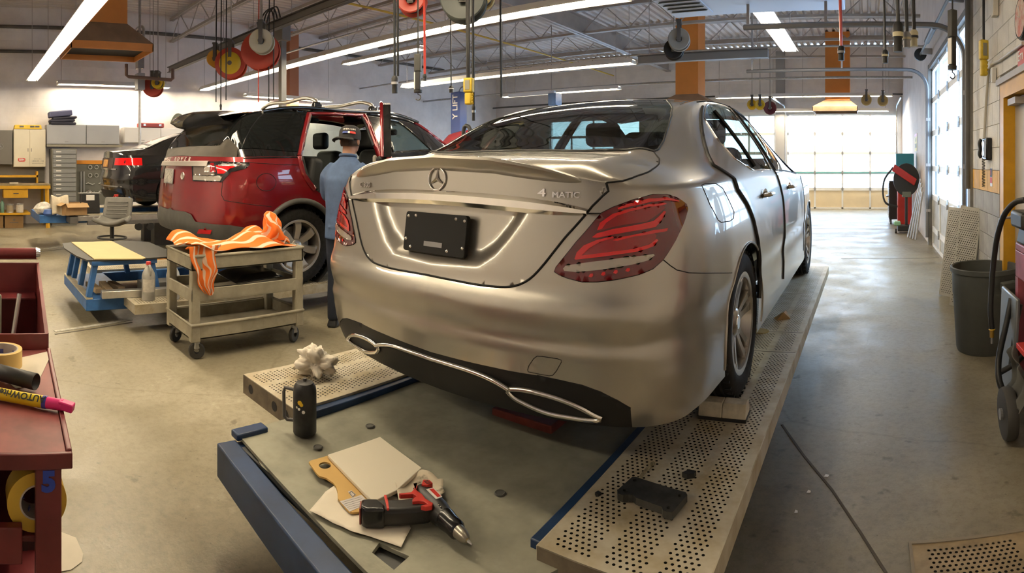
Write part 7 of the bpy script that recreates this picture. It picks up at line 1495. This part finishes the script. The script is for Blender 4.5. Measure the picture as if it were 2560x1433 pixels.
# paper scrap on the floor, left
flat('paper_scrap','white paper scrap on the floor beside the maroon cart','paper',[(Pz(x,y,.002).x,Pz(x,y,.002).y) for x,y in ((140,1325),(190,1345),(208,1385),(205,1405),(178,1425),(130,1433))],.002,.001,PAPER)
for k,(x,y) in enumerate(((2066,1190),(2022,1230),(1990,1280))): scrap(x,y,.0,['largest white paint chip by the floor joint','smallest white paint chip by the floor joint','middle white paint chip near the runway side'][k],'paint chip',[(-.012*(1-.25*k),-.01),(.008,-.012*(1-.2*k)),(.013*(1-.25*k),.006),(-.004,.012)],WHT,.001,'paint_chip')
# ================= maroon tool cart at the left
MAR=M('maroon_enamel',(.145,.022,.024),.4,var=.22,vs_=6); MART=M('maroon_worn',(.21,.055,.05),.5,var=.35,vs_=5); TZ=.80
mc=thing('tool_cart','maroon steel tool cart with bin and worn top at the left edge','tool cart',(-1.7,-.1,0))
def mw(name,mat,*a,par=mc,bev=.003): return MB().bx(*a).build(name,mat,par,world=True,bevel=bev)
mw('cart_top',MART,-1.99,-1.262,-.45,.262,TZ-.012,TZ); mw('top_edge',MAR,-1.99,-1.262,.262,.275,TZ-.04,TZ+.006); mw('top_edge',MAR,-1.262,-1.25,-.45,.275,TZ-.035,TZ+.002)
mw('leg',MAR,-1.305,-1.255,.190,.250,.02,TZ-.03); mw('leg',MAR,-1.305,-1.255,-.44,-.38,.02,TZ-.03); mw('leg',MAR,-1.98,-1.93,.19,.24,.02,TZ-.03); mw('side_panel',MAR,-1.98,-1.30,.225,.235,.30,TZ-.03)
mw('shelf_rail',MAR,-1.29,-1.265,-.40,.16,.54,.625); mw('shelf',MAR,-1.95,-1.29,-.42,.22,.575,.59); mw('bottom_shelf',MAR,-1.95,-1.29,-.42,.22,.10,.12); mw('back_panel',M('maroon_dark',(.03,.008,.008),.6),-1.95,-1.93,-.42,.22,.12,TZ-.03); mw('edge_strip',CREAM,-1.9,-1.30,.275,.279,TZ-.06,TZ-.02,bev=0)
MB().lathe([(0,0),(.012,0),(.010,.004),(0,.005)],12,(-1.2549,.22,.47),'X').build('rivet',GALV,mc,world=True)
num=text('5',.062,M('paint_blue',(.02,.05,.35),.6),mc,(0,0,0),(R(90),0,R(90)),'painted_five',.0006,bold=.004); num.location=Vector((-1.2535,.220,.735))-mc.location
# open bin behind the top
mw('bin_floor',DKSTEEL,-2.68,-2.0,-.45,.262,.62,.63); mw('bin_front',MAR,-2.005,-1.993,-.45,.268,.62,.855); mw('bin_back',MAR,-2.69,-2.675,-.45,.268,.62,.99)
MB().add([(-2.69,.256,.62),(-2.0,.256,.62),(-2.0,.256,.855),(-2.69,.256,.99),(-2.69,.27,.62),(-2.0,.27,.62),(-2.0,.27,.855),(-2.69,.27,.99)],[(0,1,2,3),(7,6,5,4),(3,2,6,7),(0,4,5,1),(1,5,6,2),(0,3,7,4)]).build('bin_side',MAR,mc,world=True); mw('leg',MAR,-2.67,-2.62,.19,.24,.02,.62)
mw('bin_ledge',MAR,-2.675,-2.56,-.45,.25,.84,.85); MB().cyl((-2.70,-.5,1.03),(-2.70,.255,1.03),.028,n=14).build('push_handle',MAR,mc,world=True,smooth=40); MB().cyl((-2.70,.255,1.03),(-2.70,.275,1.03),.032,.026,14).build('handle_cap',CHROME,mc,world=True,smooth=40)
for x in (-2.6,-1.3):
    for y in (-.38,.2): MB().lathe([(0,-.02),(.055,-.02),(.055,.02),(0,.02)],16,(x,y,.055),'X').build('caster',CASTER,mc,world=True,smooth=40)
mc.rotation_euler=(0,0,R(-4.3)); mc.location.x-=.07
# things on the cart
def ring(loc,r0,r1,w_,label,face,core,axis='Z',rz=0,grp='tape rolls'):
    t=thing('tape_roll',label,'tape roll',loc,rz,grp); MB().lathe([(r0,0),(r1,0),(r1,w_),(r0,w_)],40,axis=axis,closed=True).build('tape',face,t,smooth=40); MB().lathe([(r0-.004,-.0005),(r0,-.0005),(r0,w_+.0005),(r0-.004,w_+.0005)],40,axis=axis,closed=True).build('core',core,t,smooth=40)
    for k in range(6):
        a=2*PI*k/6; p=(( (r0-.005)*math.cos(a),(r0-.005)*math.sin(a),w_*.55) if axis=='Z' else (w_*.55,(r0-.005)*math.cos(a),(r0-.005)*math.sin(a))); q=MB().box((0,0,0),(.014,.018,.001)).build('core_print',M('print_blue',(.08,.1,.3),.6),t); q.location=p; q.rotation_euler=(0,R(90),a) if axis=='Z' else (a,0,R(0))
    return t
TAPE=M('masking_tape',(.72,.50,.17),.6,var=.06,vs_=5); TAPY=M('yellow_tape',(.62,.40,.05),.6); CORE=M('tape_core',(.5,.45,.4),.8)
a=Pz(5,905,TZ+.02); ring((a.x-.02,a.y,TZ+.002),.055,.068,.055,'cream masking tape roll standing on the maroon cart top',TAPE,CORE)
rlx=-1.36
ring((rlx-.05,.165,.59+.072),.042,.0715,.06,'yellow masking tape roll on edge under the cart top',TAPY,CORE,'X'); ring((rlx-.05,.0,.59+.072),.042,.0715,.06,'second yellow tape roll at the left edge under the cart top',TAPY,CORE,'X')
flat('paper_sheet','white sheet of paper on the maroon cart top','paper',[(Pz(x,y,TZ+.001).x,Pz(x,y,TZ+.001).y) for x,y in ((30,900),(125,878),(129,884),(93,962),(40,972),(0,940))],TZ+.001,.0012,PAPER)
a=Pz(90,955,TZ+.03); b_=Pz(-40,920,TZ+.03); tb2=thing('black_tube','short black plastic tube on the maroon cart','tube',(a.x,a.y,TZ+.001)); MB().tube([a,a+(b_-a)*.5,b_],.024,18,caps=False).build('tube_wall',M('tube_black',(.02,.02,.02),.5),tb2,world=True,smooth=60,solid=.002)
a=Pz(118,1006,TZ+.02); b_=Pz(-30,978,TZ+.02); ax=(a-b_).normalized(); mk=thing('paint_marker','yellow paint marker with pink cap on the maroon cart','marker',((a.x+b_.x)/2,(a.y+b_.y)/2,TZ+.001)); cz=TZ+.019; A=Vector((a.x,a.y,cz)); B=Vector((b_.x,b_.y,cz)); ax=(A-B).normalized()
MK_Y=M('marker_yellow',(.72,.55,.02),.4); PNK=M('cap_pink',(.75,.04,.22),.4); MB().cyl(B,A-ax*.012,.0165,n=20).build('barrel',MK_Y,mk,world=True,smooth=40); MB().cyl(A-ax*.012,A,.0168,n=20).build('blue_band',M('band_blue',(.05,.05,.3),.4),mk,world=True,smooth=40); MB().cyl(A,A+ax*.045,.0158,.0145,18).build('cap',PNK,mk,world=True,smooth=40); MB().box(A+ax*.055,(.042,.026,.022),(0,R(10),math.atan2(ax.y,ax.x))).build('cap_clip',PNK,mk,world=True,bevel=.003)
sd=Vector((ax.y,-ax.x,0)); 
if sd.x<0: sd=-sd
nrm=(sd*.65+Vector((0,0,.76))).normalized(); xx=-ax; yy=nrm.cross(xx)
m=Matrix((xx,yy,nrm)).transposed().to_4x4(); mid=A-ax*.075+nrm*.0168; m.translation=mid-mk.location
tx=text('AUTOWriter',.026,BLK,mk,(0,0,0),(0,0,0),'marker_text',.0004,bold=.0006,sx=1.0); tx.matrix_local=m
# in the bin: mallet, putty knife tools, yellow cap, box
ml=thing('rubber_mallet','grey tapered rubber boot funnel in the maroon bin','funnel',(-2.12,.14,.64),R(200)); MB().tube(smooth_path([(.05,0,.10),(.03,0,.075),(-.01,.01,.05),(-.06,.03,.035),(-.13,.05,.025)],3),[.055,.056,.055,.05,.042,.034,.028,.024,.02,.017,.014,.012,.01],14).build('rubber_body',M('dirty_rubber',(.20,.17,.14),.8),ml,smooth=60)
gb=thing('glue_pack','pale flat pack with grey strap hung inside the maroon bin','pack',(-2.53,.05,.70)); MB().box((0,0,.1),(.02,.20,.17)).build('pack_card',M('pack_pale',(.35,.37,.28),.6),gb,bevel=.004); MB().box((.014,0,.11),(.01,.045,.23)).build('strap',M('strap_grey',(.17,.17,.12),.5),gb,bevel=.003)
run('steel_rod','bright steel rod standing in the maroon bin','rod',[(-2.36,.17,.635),(-2.47,.225,.90)],.010,ALU); run('black_cable','loop of black cable in the maroon bin','cable',[(-2.32,.02+.09*math.cos(t),.645+.0*t+.05*(1+math.sin(t))) for t in np.linspace(0,6.0,20)],.006,BLK)
tag(MB().box((-2.3,-.02,.66),(.05,.26,.05),(0,0,R(12))).build('chrome_tool',CHROME,bevel=.01),'chrome hand tool lying across the maroon bin','hand tool'); tag(MB().lathe([(0,0),(.05,0),(.05,.05),(.035,.08),(0,.09)],20,(-2.5,-.11,.852)).build('yellow_cap',YEL,smooth=50),'yellow cap sitting on the back ledge of the maroon bin','cap'); tag(MB().box((-2.10,-.02,.648),(.10,.2,.02),(0,0,R(-14))).build('red_scraper',REDL,bevel=.003),'flat red scraper in the maroon bin','scraper'); tag(MB().box((-2.08,.0,.6345),(.2,.3,.004),(0,0,R(10))).build('note_paper',PAPER),'white note paper under the red scraper','paper')
